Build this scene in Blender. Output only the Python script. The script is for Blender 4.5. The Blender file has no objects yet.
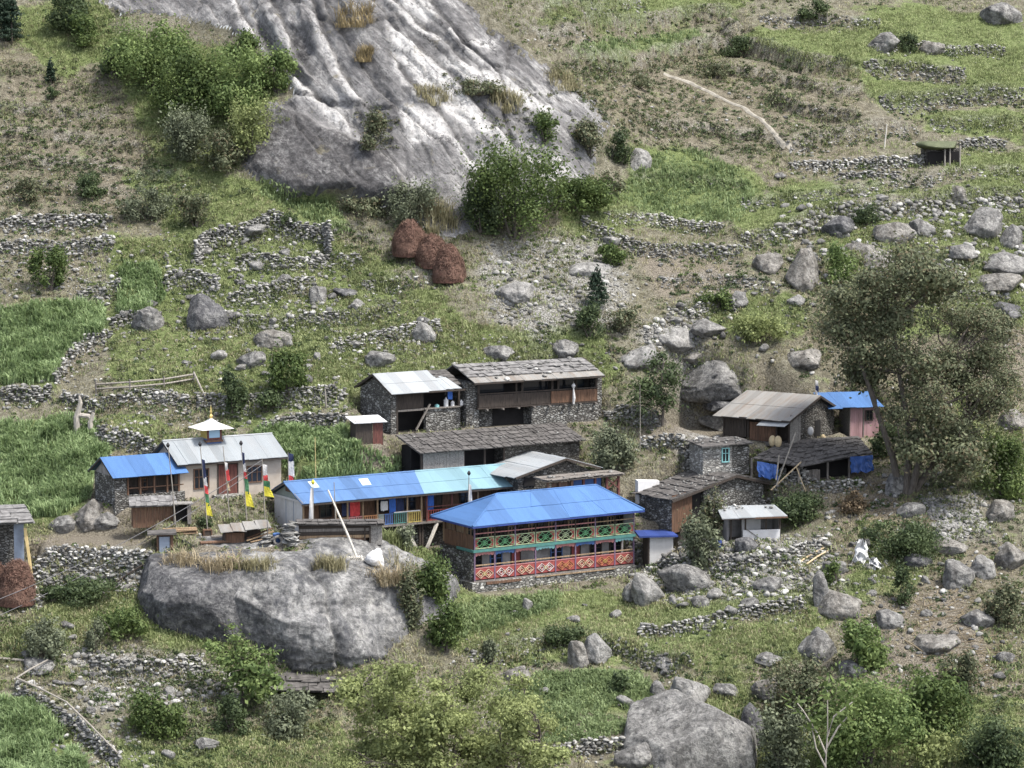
import bpy, math, random
import numpy as np
from mathutils import Vector, Matrix
from mathutils.bvhtree import BVHTree

# ------------------------------------------------------------------ camera, sky, sun, exposure
SC = bpy.context.scene
COL = SC.collection
F = 2904.0                      # focal length in pixels of a 1024 px wide picture
CAM = Vector((0.0, -225.0, 40.0))
PITCH = math.radians(6.2)
cam_d = bpy.data.cameras.new('camera')
cam = bpy.data.objects.new('camera', cam_d); COL.objects.link(cam)
cam.location = CAM
cam.rotation_euler = (math.pi/2 - PITCH, 0, 0)
cam_d.sensor_width = 36.0
cam_d.lens = 36.0*F/1024.0
cam_d.clip_start = 1.0
cam_d.clip_end = 3000.0
SC.camera = cam

SUN_DIR = Vector((0.58, -0.26, 1.15)).normalized()      # towards the sun
sun_d = bpy.data.lights.new('sun', 'SUN'); sun_d.energy = 2.05; sun_d.angle = math.radians(8)
sun_d.color = (1.0, 0.95, 0.88)
sun = bpy.data.objects.new('sun', sun_d); COL.objects.link(sun)
sun.rotation_euler = SUN_DIR.to_track_quat('Z', 'Y').to_euler()
sun.location = (30, -30, 90)
W = bpy.data.worlds.new('World'); SC.world = W; W.use_nodes = True
wn = W.node_tree.nodes; wl = W.node_tree.links
sky = wn.new('ShaderNodeTexSky'); sky.sky_type = 'NISHITA'; sky.sun_disc = False
sky.sun_elevation = math.asin(SUN_DIR.z); sky.sun_rotation = math.atan2(SUN_DIR.x, SUN_DIR.y)
sky.air_density = 0.7; sky.dust_density = 5.0; sky.altitude = 1000
bg = wn['Background']; bg.inputs[1].default_value = 0.15
hz = wn.new('ShaderNodeHueSaturation'); hz.inputs['Saturation'].default_value = 0.5     # thin high haze: a paler sky
wl.new(sky.outputs[0], hz.inputs['Color']); wl.new(hz.outputs[0], bg.inputs[0])
SC.view_settings.view_transform = 'Standard'; SC.view_settings.look = 'None'
SC.view_settings.exposure = 1.62; SC.view_settings.gamma = 1.0

# ------------------------------------------------------------------ numbers
def rng(seed): return np.random.default_rng(seed)

def ray(px, py):
    """direction of the sight line through a picture point"""
    a = (px-512.0)/F; b = (384.0-py)/F
    c, s = math.cos(PITCH), math.sin(PITCH)
    return Vector((a, c + b*s, -s + b*c))

def at_y(px, py, y):
    d = ray(px, py); t = (y-CAM.y)/d.y
    return CAM + d*t

def project(P):
    """world points (N,3) -> picture x, y"""
    P = np.asarray(P, float)
    q = P - np.array(CAM)
    c, s = math.cos(PITCH), math.sin(PITCH)
    f = q[:,1]*c - q[:,2]*s
    u = q[:,1]*s + q[:,2]*c
    f = np.maximum(f, 1.0)
    return 512 + F*q[:,0]/f, 384 - F*u/f

def _hash(ix, iy, iz, seed):
    h = (ix.astype(np.uint32)*np.uint32(374761393) + iy.astype(np.uint32)*np.uint32(668265263)
         + iz.astype(np.uint32)*np.uint32(2246822519) + np.uint32((seed*3266489917) & 0xffffffff))
    h = (h ^ (h >> np.uint32(13)))*np.uint32(1274126177)
    h = (h ^ (h >> np.uint32(16)))*np.uint32(2654435761)
    h = h ^ (h >> np.uint32(15))
    return h.astype(np.float64)/4294967295.0

def vnoise(P, seed=0):
    """value noise in -1..1 at points (N,3)"""
    P = np.asarray(P, float)
    i = np.floor(P).astype(np.int64); f = P - i
    f = f*f*f*(f*(f*6-15)+10)
    r = 0
    for dx in (0, 1):
        wx = f[:,0] if dx else 1-f[:,0]
        for dy in (0, 1):
            wy = f[:,1] if dy else 1-f[:,1]
            for dz in (0, 1):
                wz = f[:,2] if dz else 1-f[:,2]
                r = r + wx*wy*wz*_hash(i[:,0]+dx, i[:,1]+dy, i[:,2]+dz, seed)
    return r*2-1

def fbm(P, oct=4, seed=0, ridged=False):
    P = np.asarray(P, float); a = 1.0; s = 0; t = 0
    for k in range(oct):
        n = vnoise(P*(2.03**k) + k*17.3, seed+k)
        s = s + a*((1-2*np.abs(n)) if ridged else n); t += a; a *= 0.5
    return s/t

def smooth(a, b, x):
    t = np.clip((x-a)/(b-a), 0, 1); return t*t*(3-2*t)

def inside_poly(X, Y, poly):
    """signed distance to a polygon, positive inside"""
    p = np.array(poly, float); n = len(p)
    ins = np.zeros(len(X), bool); d = np.full(len(X), 1e9)
    for k in range(n):
        a = p[k]; b = p[(k+1) % n]; e = b-a
        t = np.clip(((X-a[0])*e[0] + (Y-a[1])*e[1])/max(1e-9, e@e), 0, 1)
        d = np.minimum(d, (X-a[0]-t*e[0])**2 + (Y-a[1]-t*e[1])**2)
        c = ((a[1] > Y) != (b[1] > Y))
        with np.errstate(divide='ignore', invalid='ignore'):
            xx = a[0] + (Y-a[1])*e[0]/(e[1] if e[1] != 0 else 1e-9)
        ins ^= (c & (X < xx))
    d = np.sqrt(d)
    return np.where(ins, d, -d)

# ------------------------------------------------------------------ materials
MATS = {}
def new_mat(name):
    m = bpy.data.materials.new(name); m.use_nodes = True
    MATS[name] = m
    nt = m.node_tree
    return m, nt.nodes, nt.links, nt.nodes['Principled BSDF']

def ramp(nodes, links, src, stops):
    r = nodes.new('ShaderNodeValToRGB')
    el = r.color_ramp.elements
    while len(el) < len(stops): el.new(0.5)
    for e, (p, c) in zip(el, stops):
        e.position = p; e.color = (c[0], c[1], c[2], 1) if not isinstance(c, (int, float)) else (c, c, c, 1)
    links.new(src, r.inputs[0]); return r.outputs[0]

def noise_node(nodes, links, vec, scale, detail=4, rough=0.55, dist=0.0):
    n = nodes.new('ShaderNodeTexNoise'); n.inputs['Scale'].default_value = scale
    n.inputs['Detail'].default_value = detail; n.inputs['Roughness'].default_value = rough
    n.inputs['Distortion'].default_value = dist
    if vec is not None: links.new(vec, n.inputs['Vector'])
    return n.outputs[0]

def mixc(nodes, links, fac, a, b, mode='MIX'):
    m = nodes.new('ShaderNodeMix'); m.data_type = 'RGBA'; m.blend_type = mode; m.clamp_factor = True
    for s, v in ((0, fac), (6, a), (7, b)):
        if isinstance(v, (int, float)): m.inputs[s].default_value = v
        elif isinstance(v, tuple): m.inputs[s].default_value = (v[0], v[1], v[2], 1)
        else: links.new(v, m.inputs[s])
    return m.outputs[2]

def mathn(nodes, links, op, a, b=None, c=None):
    m = nodes.new('ShaderNodeMath'); m.operation = op
    for s, v in enumerate((a, b, c)):
        if v is None: continue
        if isinstance(v, (int, float)): m.inputs[s].default_value = v
        else: links.new(v, m.inputs[s])
    return m.outputs[0]

def coords(nodes, links, scale=None, rot=None):
    t = nodes.new('ShaderNodeTexCoord')
    if scale is None and rot is None: return t.outputs['Object']
    mp = nodes.new('ShaderNodeMapping')
    if scale: mp.inputs['Scale'].default_value = scale
    if rot: mp.inputs['Rotation'].default_value = rot
    links.new(t.outputs['Object'], mp.inputs[0]); return mp.outputs[0]

def bump(nodes, links, height, bsdf, strength=0.5, dist=0.1):
    b = nodes.new('ShaderNodeBump'); b.inputs['Strength'].default_value = strength
    b.inputs['Distance'].default_value = dist
    links.new(height, b.inputs['Height']); links.new(b.outputs[0], bsdf.inputs['Normal'])

def plain(name, col, var=0.25, scale=3.0, rough=0.8, metal=0.0, stretch=None, dirt=None, dirt_amt=0.5, bmp=0.0):
    """a weathered surface: base colour with mottling, and dirt in patches"""
    m, N, L, B = new_mat(name)
    v = coords(N, L, stretch)
    n = noise_node(N, L, v, scale, 5, 0.6)
    lo = tuple(c*(1-var) for c in col); hi = tuple(min(1, c*(1+var)) for c in col)
    c = ramp(N, L, n, [(0.3, lo), (0.7, hi)])
    if dirt:
        n2 = noise_node(N, L, v, scale*0.45, 6, 0.65)
        f = ramp(N, L, n2, [(0.5, 0.0), (0.72, dirt_amt)])
        c = mixc(N, L, f, c, dirt)
    L.new(c, B.inputs['Base Color'])
    B.inputs['Roughness'].default_value = rough; B.inputs['Metallic'].default_value = metal
    B.inputs['Specular IOR Level'].default_value = 0.3
    if bmp: bump(N, L, n, B, bmp, 0.05)
    return m

def leafmat(name, a, b, trans=0.35, dead=None):
    """leaves: colour varies leaf by leaf and clump by clump"""
    m, N, L, B = new_mat(name)
    at = N.new('ShaderNodeAttribute'); at.attribute_name = 'rnd'
    v = coords(N, L)
    n = noise_node(N, L, v, 0.45, 5, 0.65)
    s = mathn(N, L, 'MULTIPLY_ADD', n, 1.5, -0.5)
    s = mathn(N, L, 'MULTIPLY_ADD', at.outputs['Fac'], 0.55, s)
    c = ramp(N, L, s, [(0.15, a), (0.85, b)])
    if dead:
        f = ramp(N, L, at.outputs['Fac'], [(0.80, 0.0), (0.9, 0.8)])
        c = mixc(N, L, f, c, dead)
    L.new(c, B.inputs['Base Color']); B.inputs['Roughness'].default_value = 0.65
    B.inputs['Specular IOR Level'].default_value = 0.25
    tr = N.new('ShaderNodeBsdfTranslucent'); L.new(c, tr.inputs[0])
    mx = N.new('ShaderNodeMixShader'); mx.inputs[0].default_value = trans
    L.new(B.outputs[0], mx.inputs[1]); L.new(tr.outputs[0], mx.inputs[2])
    L.new(mx.outputs[0], N['Material Output'].inputs[0])
    return m

def rockmat(name, dark=(0.062,0.06,0.057), mid=(0.14,0.137,0.131), light=(0.29,0.285,0.27), streak=0.0, lich=0.5, sc=1.0, darkside=0.0):
    m, N, L, B = new_mat(name)
    v = coords(N, L)
    n = noise_node(N, L, v, 0.55*sc, 8, 0.68, 0.4)
    n2 = noise_node(N, L, v, 3.2*sc, 8, 0.75)
    s = mathn(N, L, 'MULTIPLY_ADD', n2, 0.6, mathn(N, L, 'MULTIPLY', n, 0.62))
    c = ramp(N, L, s, [(0.47, dark), (0.60, mid), (0.74, light)])
    n3 = noise_node(N, L, v, 1.3*sc, 9, 0.8, 0.6)
    f = ramp(N, L, n3, [(0.52, 0.0), (0.60, lich)])
    c = mixc(N, L, f, c, (0.36, 0.355, 0.33))
    n4 = noise_node(N, L, v, 2.0*sc, 9, 0.78, 0.3)
    f4 = ramp(N, L, n4, [(0.37, 0.85), (0.45, 0.0)])
    c = mixc(N, L, f4, c, (0.045, 0.046, 0.05))
    if streak:
        vs = coords(N, L, (1.0, 1.0, 0.12))
        n5 = noise_node(N, L, vs, 1.1*sc, 7, 0.7, 0.2)
        f5 = ramp(N, L, n5, [(0.48, 0.0), (0.66, streak)])
        c = mixc(N, L, f5, c, (0.06, 0.062, 0.07))
    L.new(c, B.inputs['Base Color']); B.inputs['Roughness'].default_value = 0.95
    B.inputs['Specular IOR Level'].default_value = 0.12
    hh = mathn(N, L, 'MULTIPLY_ADD', n2, 0.5, n)
    bump(N, L, hh, B, 1.0, 0.4)
    return m

def stonewall(name, tint=(1,1,1), scale=3.2, mortar=(0.05,0.047,0.042), light=0.36):
    """coursed rubble masonry"""
    m, N, L, B = new_mat(name)
    v = coords(N, L, (1.0, 1.0, 1.7))
    vo = N.new('ShaderNodeTexVoronoi'); vo.inputs['Scale'].default_value = scale; L.new(v, vo.inputs['Vector'])
    ve = N.new('ShaderNodeTexVoronoi'); ve.feature = 'DISTANCE_TO_EDGE'; ve.inputs['Scale'].default_value = scale
    L.new(v, ve.inputs['Vector'])
    sp = N.new('ShaderNodeSeparateColor'); L.new(vo.outputs['Color'], sp.inputs[0])
    t = tint
    c = ramp(N, L, sp.outputs[0], [(0.0, (0.09*t[0],0.088*t[1],0.083*t[2])), (0.5, (0.2*t[0],0.195*t[1],0.18*t[2])), (1.0, (light*t[0],light*t[1],light*0.95*t[2]))])
    n = noise_node(N, L, v, 6, 5, 0.7)
    c = mixc(N, L, 0.5, c, ramp(N, L, n, [(0.3, 0.35), (0.7, 1.0)]), 'MULTIPLY')
    f = ramp(N, L, ve.outputs[0], [(0.02, 1.0), (0.11, 0.0)])
    c = mixc(N, L, f, c, mortar)
    L.new(c, B.inputs['Base Color']); B.inputs['Roughness'].default_value = 0.92
    B.inputs['Specular IOR Level'].default_value = 0.2
    bump(N, L, ramp(N, L, ve.outputs[0], [(0.0, 0.0), (0.2, 1.0)]), B, 1.0, 0.09)
    return m

def roofmetal(name, col, rust=None, rough=0.45, spec=0.4, pitchx=0.9, stain=0.25, corr=7.0):
    """painted or galvanised sheet: corrugated, with sheet-to-sheet differences and run-down dirt"""
    m, N, L, B = new_mat(name)
    t = N.new('ShaderNodeTexCoord')
    sx = N.new('ShaderNodeSeparateXYZ'); L.new(t.outputs['Object'], sx.inputs[0])
    cell = mathn(N, L, 'FLOOR', mathn(N, L, 'DIVIDE', sx.outputs[0], pitchx))
    wn_ = N.new('ShaderNodeTexWhiteNoise'); wn_.noise_dimensions = '1D'; L.new(cell, wn_.inputs['W'])
    c = ramp(N, L, wn_.outputs[0], [(0.0, tuple(x*0.80 for x in col)), (1.0, tuple(min(1, x*1.1) for x in col))])
    mp = N.new('ShaderNodeMapping'); mp.inputs['Scale'].default_value = (2.2, 0.35, 0.35); L.new(t.outputs['Object'], mp.inputs[0])
    n = noise_node(N, L, mp.outputs[0], 1.2, 6, 0.65)
    f = ramp(N, L, n, [(0.45, 0.0), (0.75, stain)])
    c = mixc(N, L, f, c, rust if rust else tuple(x*0.45 for x in col))
    L.new(c, B.inputs['Base Color']); B.inputs['Roughness'].default_value = rough
    B.inputs['Specular IOR Level'].default_value = spec
    wv = N.new('ShaderNodeTexWave'); wv.inputs['Scale'].default_value = corr; L.new(t.outputs['Object'], wv.inputs['Vector'])
    bump(N, L, wv.outputs['Fac'], B, 0.35, 0.03)
    return m

def wood(name, col, var=0.4, rough=0.85, sc=(6.0, 6.0, 0.8), dirt=(0.03,0.027,0.024)):
    return plain(name, col, var, 2.0, rough, stretch=sc, dirt=dirt, dirt_amt=0.6)

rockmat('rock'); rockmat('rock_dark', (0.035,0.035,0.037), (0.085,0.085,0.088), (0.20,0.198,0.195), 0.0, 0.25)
rockmat('rock_pale', (0.10,0.098,0.092), (0.20,0.196,0.185), (0.37,0.362,0.345), 0.0, 0.35)
rockmat('rock_warm', (0.065,0.06,0.054), (0.15,0.142,0.128), (0.31,0.295,0.27), 0.0, 0.35)
rockmat('rock_boulder', (0.05,0.05,0.051), (0.14,0.139,0.136), (0.34,0.336,0.325), 0.65, 0.45, 0.7)
stonewall('masonry'); stonewall('masonry_dark', (0.62,0.6,0.58), 3.4); stonewall('masonry_light', (1.25,1.25,1.22), 3.0, (0.09,0.088,0.08), 0.42)
stonewall('masonry_white', (2.0,2.0,2.0), 3.4, (0.22,0.215,0.2), 0.30)
roofmetal('blue_sheet', (0.075,0.145,0.285), None, 0.6, 0.25, 1.1, 0.4)
roofmetal('bright_blue_sheet', (0.062,0.138,0.30), None, 0.6, 0.25, 1.7, 0.35)
roofmetal('cyan_sheet', (0.165,0.275,0.315), None, 0.5, 0.3, 1.2, 0.15)
roofmetal('tin_sheet', (0.215,0.235,0.246), (0.22,0.21,0.2), 0.55, 0.4, 0.8, 0.35)
roofmetal('tin_bright', (0.27,0.288,0.297), (0.27,0.25,0.23), 0.55, 0.4, 0.9, 0.4)
roofmetal('tin_rusty', (0.205,0.2,0.187), (0.17,0.125,0.09), 0.65, 0.3, 0.7, 0.75)
roofmetal('clear_sheet', (0.50,0.60,0.66), None, 0.5, 0.3, 1.1, 0.2)
roofmetal('pink_sheet', (0.40,0.25,0.26), (0.2,0.13,0.12), 0.7, 0.2, 0.5, 0.5)
roofmetal('navy_sheet', (0.03,0.055,0.20), None, 0.6, 0.3, 0.9, 0.3)
plain('plank_grey', (0.20,0.19,0.175), 0.5, 1.6, 0.9, stretch=(7,7,7), dirt=(0.05,0.046,0.04), dirt_amt=0.7, bmp=0.3)
plain('shingle', (0.078,0.073,0.069), 0.55, 0.9, 0.9, stretch=(2.2,2.2,2.2), dirt=(0.035,0.033,0.03), dirt_amt=0.7, bmp=0.4)
plain('slate_pale', (0.15,0.146,0.142), 0.5, 1.0, 0.85, stretch=(2,2,2), dirt=(0.06,0.058,0.055), dirt_amt=0.7, bmp=0.3)
wood('wood_dark', (0.045,0.036,0.030)); wood('wood_brown', (0.115,0.066,0.042)); wood('wood_red', (0.115,0.045,0.036))
wood('wood_grey', (0.16,0.145,0.13)); wood('wood_pale', (0.42,0.33,0.21), 0.25); wood('wood_yellow', (0.52,0.40,0.19), 0.2, dirt=(0.2,0.15,0.08))
wood('wood_tan', (0.24,0.17,0.105)); wood('pole_white', (0.55,0.52,0.46), 0.2, dirt=(0.25,0.22,0.18)); wood('pole_grey', (0.24,0.22,0.19), 0.3)
plain('plaster_cream', (0.34,0.30,0.255), 0.14, 1.6, 0.95, dirt=(0.27,0.22,0.17), dirt_amt=0.7)
plain('plaster_white', (0.45,0.445,0.435), 0.12, 1.6, 0.95, dirt=(0.3,0.28,0.26), dirt_amt=0.6)
plain('plaster_grey', (0.26,0.25,0.245), 0.3, 1.4, 0.95, dirt=(0.11,0.1,0.095), dirt_amt=0.8)
plain('paint_white', (0.5,0.5,0.5), 0.1, 2, 0.7, dirt=(0.4,0.38,0.35), dirt_amt=0.5)
plain('paint_red', (0.235,0.055,0.05), 0.2, 3, 0.7, dirt=(0.2,0.05,0.04), dirt_amt=0.6)
plain('paint_rose', (0.34,0.15,0.145), 0.2, 3, 0.7); plain('paint_green', (0.10,0.26,0.13), 0.25, 3, 0.7)
plain('paint_palegreen', (0.30,0.36,0.22), 0.2, 3, 0.7); plain('paint_teal', (0.055,0.155,0.14), 0.2, 3, 0.7)
plain('paint_blue', (0.06,0.12,0.28), 0.2, 3, 0.7); plain('paint_cream', (0.45,0.39,0.28), 0.15, 3, 0.7)
plain('paint_orange', (0.36,0.17,0.075), 0.2, 3, 0.7); plain('paint_yellow', (0.36,0.28,0.08), 0.2, 3, 0.7)
plain('paint_mauve', (0.13,0.09,0.14), 0.25, 3, 0.75); plain('paint_aqua', (0.22,0.45,0.45), 0.15, 3, 0.7)
plain('paint_sage', (0.22,0.255,0.235), 0.12, 2, 0.8); plain('paint_greyblue', (0.22,0.26,0.32), 0.15, 2, 0.7, dirt=(0.12,0.12,0.13))
plain('tarp_blue', (0.035,0.085,0.26), 0.3, 2, 0.45); plain('tarp_white', (0.5,0.5,0.5), 0.12, 1.5, 0.6, dirt=(0.4,0.38,0.34), dirt_amt=0.5)
plain('cloth_white', (0.5,0.49,0.475), 0.1, 3, 0.9, dirt=(0.4,0.38,0.35)); plain('cloth_red', (0.50,0.06,0.06), 0.15, 3, 0.9)
plain('cloth_green', (0.05,0.14,0.07), 0.2, 3, 0.9); plain('cloth_yellow', (0.52,0.46,0.05), 0.12, 3, 0.9)
plain('cloth_navy', (0.025,0.033,0.075), 0.2, 3, 0.9); plain('cloth_blue', (0.04,0.11,0.36), 0.2, 3, 0.9)
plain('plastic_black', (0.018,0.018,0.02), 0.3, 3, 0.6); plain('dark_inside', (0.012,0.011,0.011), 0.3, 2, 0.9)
plain('gold', (0.55,0.42,0.16), 0.1, 3, 0.35, 0.8); plain('sack', (0.42,0.34,0.21), 0.2, 4, 0.9)
plain('hay_red', (0.095,0.050,0.037), 0.5, 5, 0.95, bmp=0.8); plain('hay_strand', (0.125,0.075,0.056), 0.5, 2, 0.95)
plain('bark', (0.09,0.078,0.066), 0.45, 3, 0.95, stretch=(3,3,0.6), bmp=0.6); plain('bark_pale', (0.30,0.275,0.24), 0.35, 3, 0.95, stretch=(3,3,0.6))
plain('wire', (0.10,0.10,0.105), 0.1, 3, 0.6); plain('rubber', (0.05,0.048,0.046), 0.2, 3, 0.8)
def glassmat():
    m, N, L, B = new_mat('glass_dark'); B.inputs['Base Color'].default_value = (0.012,0.015,0.02,1)
    B.inputs['Roughness'].default_value = 0.12
    m, N, L, B = new_mat('glass_sky'); B.inputs['Base Color'].default_value = (0.28,0.42,0.55,1); B.inputs['Roughness'].default_value = 0.2
glassmat()
leafmat('leaf_dark', (0.028,0.046,0.022), (0.105,0.14,0.06)); leafmat('leaf_mid', (0.035,0.062,0.019), (0.13,0.175,0.055))
leafmat('leaf_bright', (0.058,0.098,0.03), (0.215,0.28,0.10), 0.4); leafmat('leaf_yellow', (0.115,0.142,0.048), (0.325,0.365,0.155), 0.4)
leafmat('leaf_olive', (0.052,0.063,0.034), (0.17,0.188,0.105), 0.25, (0.13,0.10,0.06)); leafmat('leaf_grey', (0.06,0.072,0.045), (0.20,0.225,0.14), 0.3)
leafmat('leaf_conifer', (0.010,0.024,0.014), (0.04,0.062,0.036), 0.15); leafmat('leaf_brown', (0.075,0.055,0.036), (0.20,0.15,0.09), 0.2)
leafmat('crop', (0.095,0.15,0.055), (0.33,0.42,0.21), 0.4); leafmat('crop_dark', (0.075,0.115,0.045), (0.26,0.325,0.155), 0.4)
leafmat('grass_green', (0.10,0.128,0.048), (0.295,0.325,0.155), 0.35); leafmat('grass_dry', (0.13,0.12,0.068), (0.36,0.33,0.2), 0.3)
leafmat('straw', (0.20,0.16,0.10), (0.42,0.36,0.24), 0.3); leafmat('grass_gold', (0.16,0.13,0.07), (0.36,0.29,0.16), 0.3)
# ------------------------------------------------------------------ mesh helpers
def link(o, parent=None):
    COL.objects.link(o)
    if parent is not None: o.parent = parent
    return o

def tag(o, label=None, cat=None, group=None, kind=None):
    if label: o['label'] = label
    if cat: o['category'] = cat
    if group: o['group'] = group
    if kind: o['kind'] = kind
    return o

def np_mesh(name, V, Fc, nside, mat, parent=None, attr=None, smoothf=False, origin=None, mats=None):
    """one mesh object out of numpy arrays; all faces have nside corners"""
    V = np.asarray(V, np.float32).reshape(-1, 3); Fc = np.asarray(Fc, np.int32).reshape(-1, nside)
    if origin is not None: V = V - np.array(origin, np.float32)
    me = bpy.data.meshes.new(name)
    me.vertices.add(len(V)); me.vertices.foreach_set('co', V.ravel())
    me.loops.add(Fc.size); me.loops.foreach_set('vertex_index', Fc.ravel())
    me.polygons.add(len(Fc)); me.polygons.foreach_set('loop_start', np.arange(0, Fc.size, nside, dtype=np.int32))
    if smoothf: me.polygons.foreach_set('use_smooth', np.ones(len(Fc), bool))
    me.update(calc_edges=True)
    if attr is not None:
        for k, a in attr.items():
            t = me.attributes.new(k, 'FLOAT', 'POINT'); t.data.foreach_set('value', np.asarray(a, np.float32))
    me.materials.append(MATS[mat])
    o = bpy.data.objects.new(name, me); link(o, parent)
    if origin is not None: o.location = origin
    return o

class MB:
    def __init__(s): s.v = []; s.f = []
    def add(s, vs, fs):
        n = len(s.v); s.v += [tuple(p) for p in vs]; s.f += [tuple(i+n for i in f) for f in fs]; return s
    def hexa(s, p):                       # eight corners: bottom four, top four
        return s.add(p, [(3,2,1,0),(4,5,6,7),(0,1,5,4),(1,2,6,5),(2,3,7,6),(3,0,4,7)])
    def box(s, x0, x1, y0, y1, z0, z1):
        return s.hexa([(x0,y0,z0),(x1,y0,z0),(x1,y1,z0),(x0,y1,z0),(x0,y0,z1),(x1,y0,z1),(x1,y1,z1),(x0,y1,z1)])
    def sheet(s, a, b, c, d, th=0.04):    # four corners of the upper face, counter-clockwise from above
        P = [Vector(q) for q in (a,b,c,d)]
        n = (P[1]-P[0]).cross(P[3]-P[0])
        if n.length < 1e-9: n = (P[2]-P[1]).cross(P[0]-P[1])
        n = n.normalized()*th
        return s.hexa([p-n for p in P] + P)
    def prism(s, pts, d):                 # a polygon pushed along d
        n = len(pts); d = Vector(d); P = [Vector(p) for p in pts]; Q = [p+d for p in P]
        return s.add(P+Q, [tuple(range(n))[::-1], tuple(range(n, 2*n))] + [(i,(i+1)%n,(i+1)%n+n,i+n) for i in range(n)])
    def tube(s, path, radii, n=7, cap=True):
        P = [Vector(p) for p in path]; k = len(P)
        if not isinstance(radii, (list, tuple)): radii = [radii]*k
        rings = []
        for i in range(k):
            t = (P[min(i+1,k-1)]-P[max(i-1,0)]).normalized()
            a = t.cross(Vector((0,0,1)) if abs(t.z) < 0.9 else Vector((1,0,0))).normalized(); b = t.cross(a)
            rings.append([P[i] + (a*math.cos(2*math.pi*j/n) + b*math.sin(2*math.pi*j/n))*radii[i] for j in range(n)])
        vs = [p for r in rings for p in r]
        fs = [(i*n+j, i*n+(j+1)%n, (i+1)*n+(j+1)%n, (i+1)*n+j) for i in range(k-1) for j in range(n)]
        if cap: fs += [tuple(range(n))[::-1], tuple(range((k-1)*n, k*n))]
        return s.add(vs, fs)
    def bar(s, p, q, w, h=None):          # square section bar
        h = h or w; p = Vector(p); q = Vector(q); t = (q-p).normalized()
        a = t.cross(Vector((0,0,1)) if abs(t.z) < 0.95 else Vector((0,1,0))).normalized(); b = a.cross(t).normalized()
        a *= w/2; b *= h/2
        return s.hexa([p-a-b,p+a-b,q+a-b,q-a-b,p-a+b,p+a+b,q+a+b,q-a+b])
    def build(s, name, mat, parent=None, label=None):
        me = bpy.data.meshes.new(name); me.from_pydata(s.v, [], s.f); me.update()
        me.materials.append(MATS[mat])
        o = bpy.data.objects.new(name, me); link(o, parent)
        if label: o['label'] = label
        return o

def empty(name, loc, rz=0.0):
    o = bpy.data.objects.new(name, None); o.empty_display_size = 0.3
    link(o); o.location = loc; o.rotation_euler = (0,0,rz); return o

def copy_tree(o, parent=None):
    c = o.copy(); COL.objects.link(c)
    if parent is not None: c.parent = parent
    for ch in list(o.children): copy_tree(ch, c)
    return c

# unit icospheres
def icosphere(sub):
    t = (1+5**0.5)/2
    v = [(-1,t,0),(1,t,0),(-1,-t,0),(1,-t,0),(0,-1,t),(0,1,t),(0,-1,-t),(0,1,-t),(t,0,-1),(t,0,1),(-t,0,-1),(-t,0,1)]
    f = [(0,11,5),(0,5,1),(0,1,7),(0,7,10),(0,10,11),(1,5,9),(5,11,4),(11,10,2),(10,7,6),(7,1,8),(3,9,4),(3,4,2),(3,2,6),(3,6,8),(3,8,9),(4,9,5),(2,4,11),(6,2,10),(8,6,7),(9,8,1)]
    v = [np.array(p, float)/np.linalg.norm(p) for p in v]
    for _ in range(sub):
        cache = {}; nf = []
        def mid(a, b):
            k = (min(a,b), max(a,b))
            if k not in cache:
                m = v[a]+v[b]; v.append(m/np.linalg.norm(m)); cache[k] = len(v)-1
            return cache[k]
        for a,b,c in f:
            ab, bc, ca = mid(a,b), mid(b,c), mid(c,a)
            nf += [(a,ab,ca),(b,bc,ab),(c,ca,bc),(ab,bc,ca)]
        f = nf
    return np.array(v), np.array(f, np.int32)
ICO = {k: icosphere(k) for k in (1, 2, 3, 4, 5)}

STONE_P = {}
def stones(C, S, seed, sub=1, rough=0.22):
    """many stones at once: centres (N,3), half sizes (N,3) -> verts, faces"""
    g = rng(seed); V0, F0 = ICO[sub]; n = len(C)
    # broken stone: spheres cut back by a few random planes, two dozen patterns
    if sub not in STONE_P:
        pat = []; gp = rng(4242)
        for _ in range(24):
            nn = gp.normal(0, 1, (7, 3)); nn /= np.linalg.norm(nn, axis=1)[:,None]; c = V0 @ nn.T
            r = np.minimum(np.where(c > 0.05, gp.uniform(0.5, 0.95, 7)[None]/np.maximum(c, 0.05), 9), 1.05).min(1)
            q = V0*r[:,None]*(1+gp.uniform(-0.05, 0.05, (len(V0),1))); pat.append(q/np.abs(q).max(0))
        STONE_P[sub] = np.array(pat)
    Q = STONE_P[sub][g.integers(0, 24, n)]
    P = Q*np.asarray(S)[:,None,:]
    a = g.normal(0, 1, (n,4)); a[:,0] += 0.0
    ang = g.uniform(0, 2*np.pi, n); tx = g.normal(0, 0.22, n); ty = g.normal(0, 0.22, n)
    ca, sa = np.cos(ang)[:,None], np.sin(ang)[:,None]
    x, y, z = P[:,:,0], P[:,:,1], P[:,:,2]
    x, z = x*np.cos(tx)[:,None]+z*np.sin(tx)[:,None], -x*np.sin(tx)[:,None]+z*np.cos(tx)[:,None]
    y, z = y*np.cos(ty)[:,None]+z*np.sin(ty)[:,None], -y*np.sin(ty)[:,None]+z*np.cos(ty)[:,None]
    x, y = x*ca - y*sa, x*sa + y*ca
    P = np.stack([x,y,z], 2) + np.asarray(C)[:,None,:]
    Fc = F0[None] + (np.arange(n)*len(V0))[:,None,None]
    r = np.repeat(g.uniform(0,1,n), len(V0))
    return P.reshape(-1,3), Fc.reshape(-1,3), r

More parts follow.
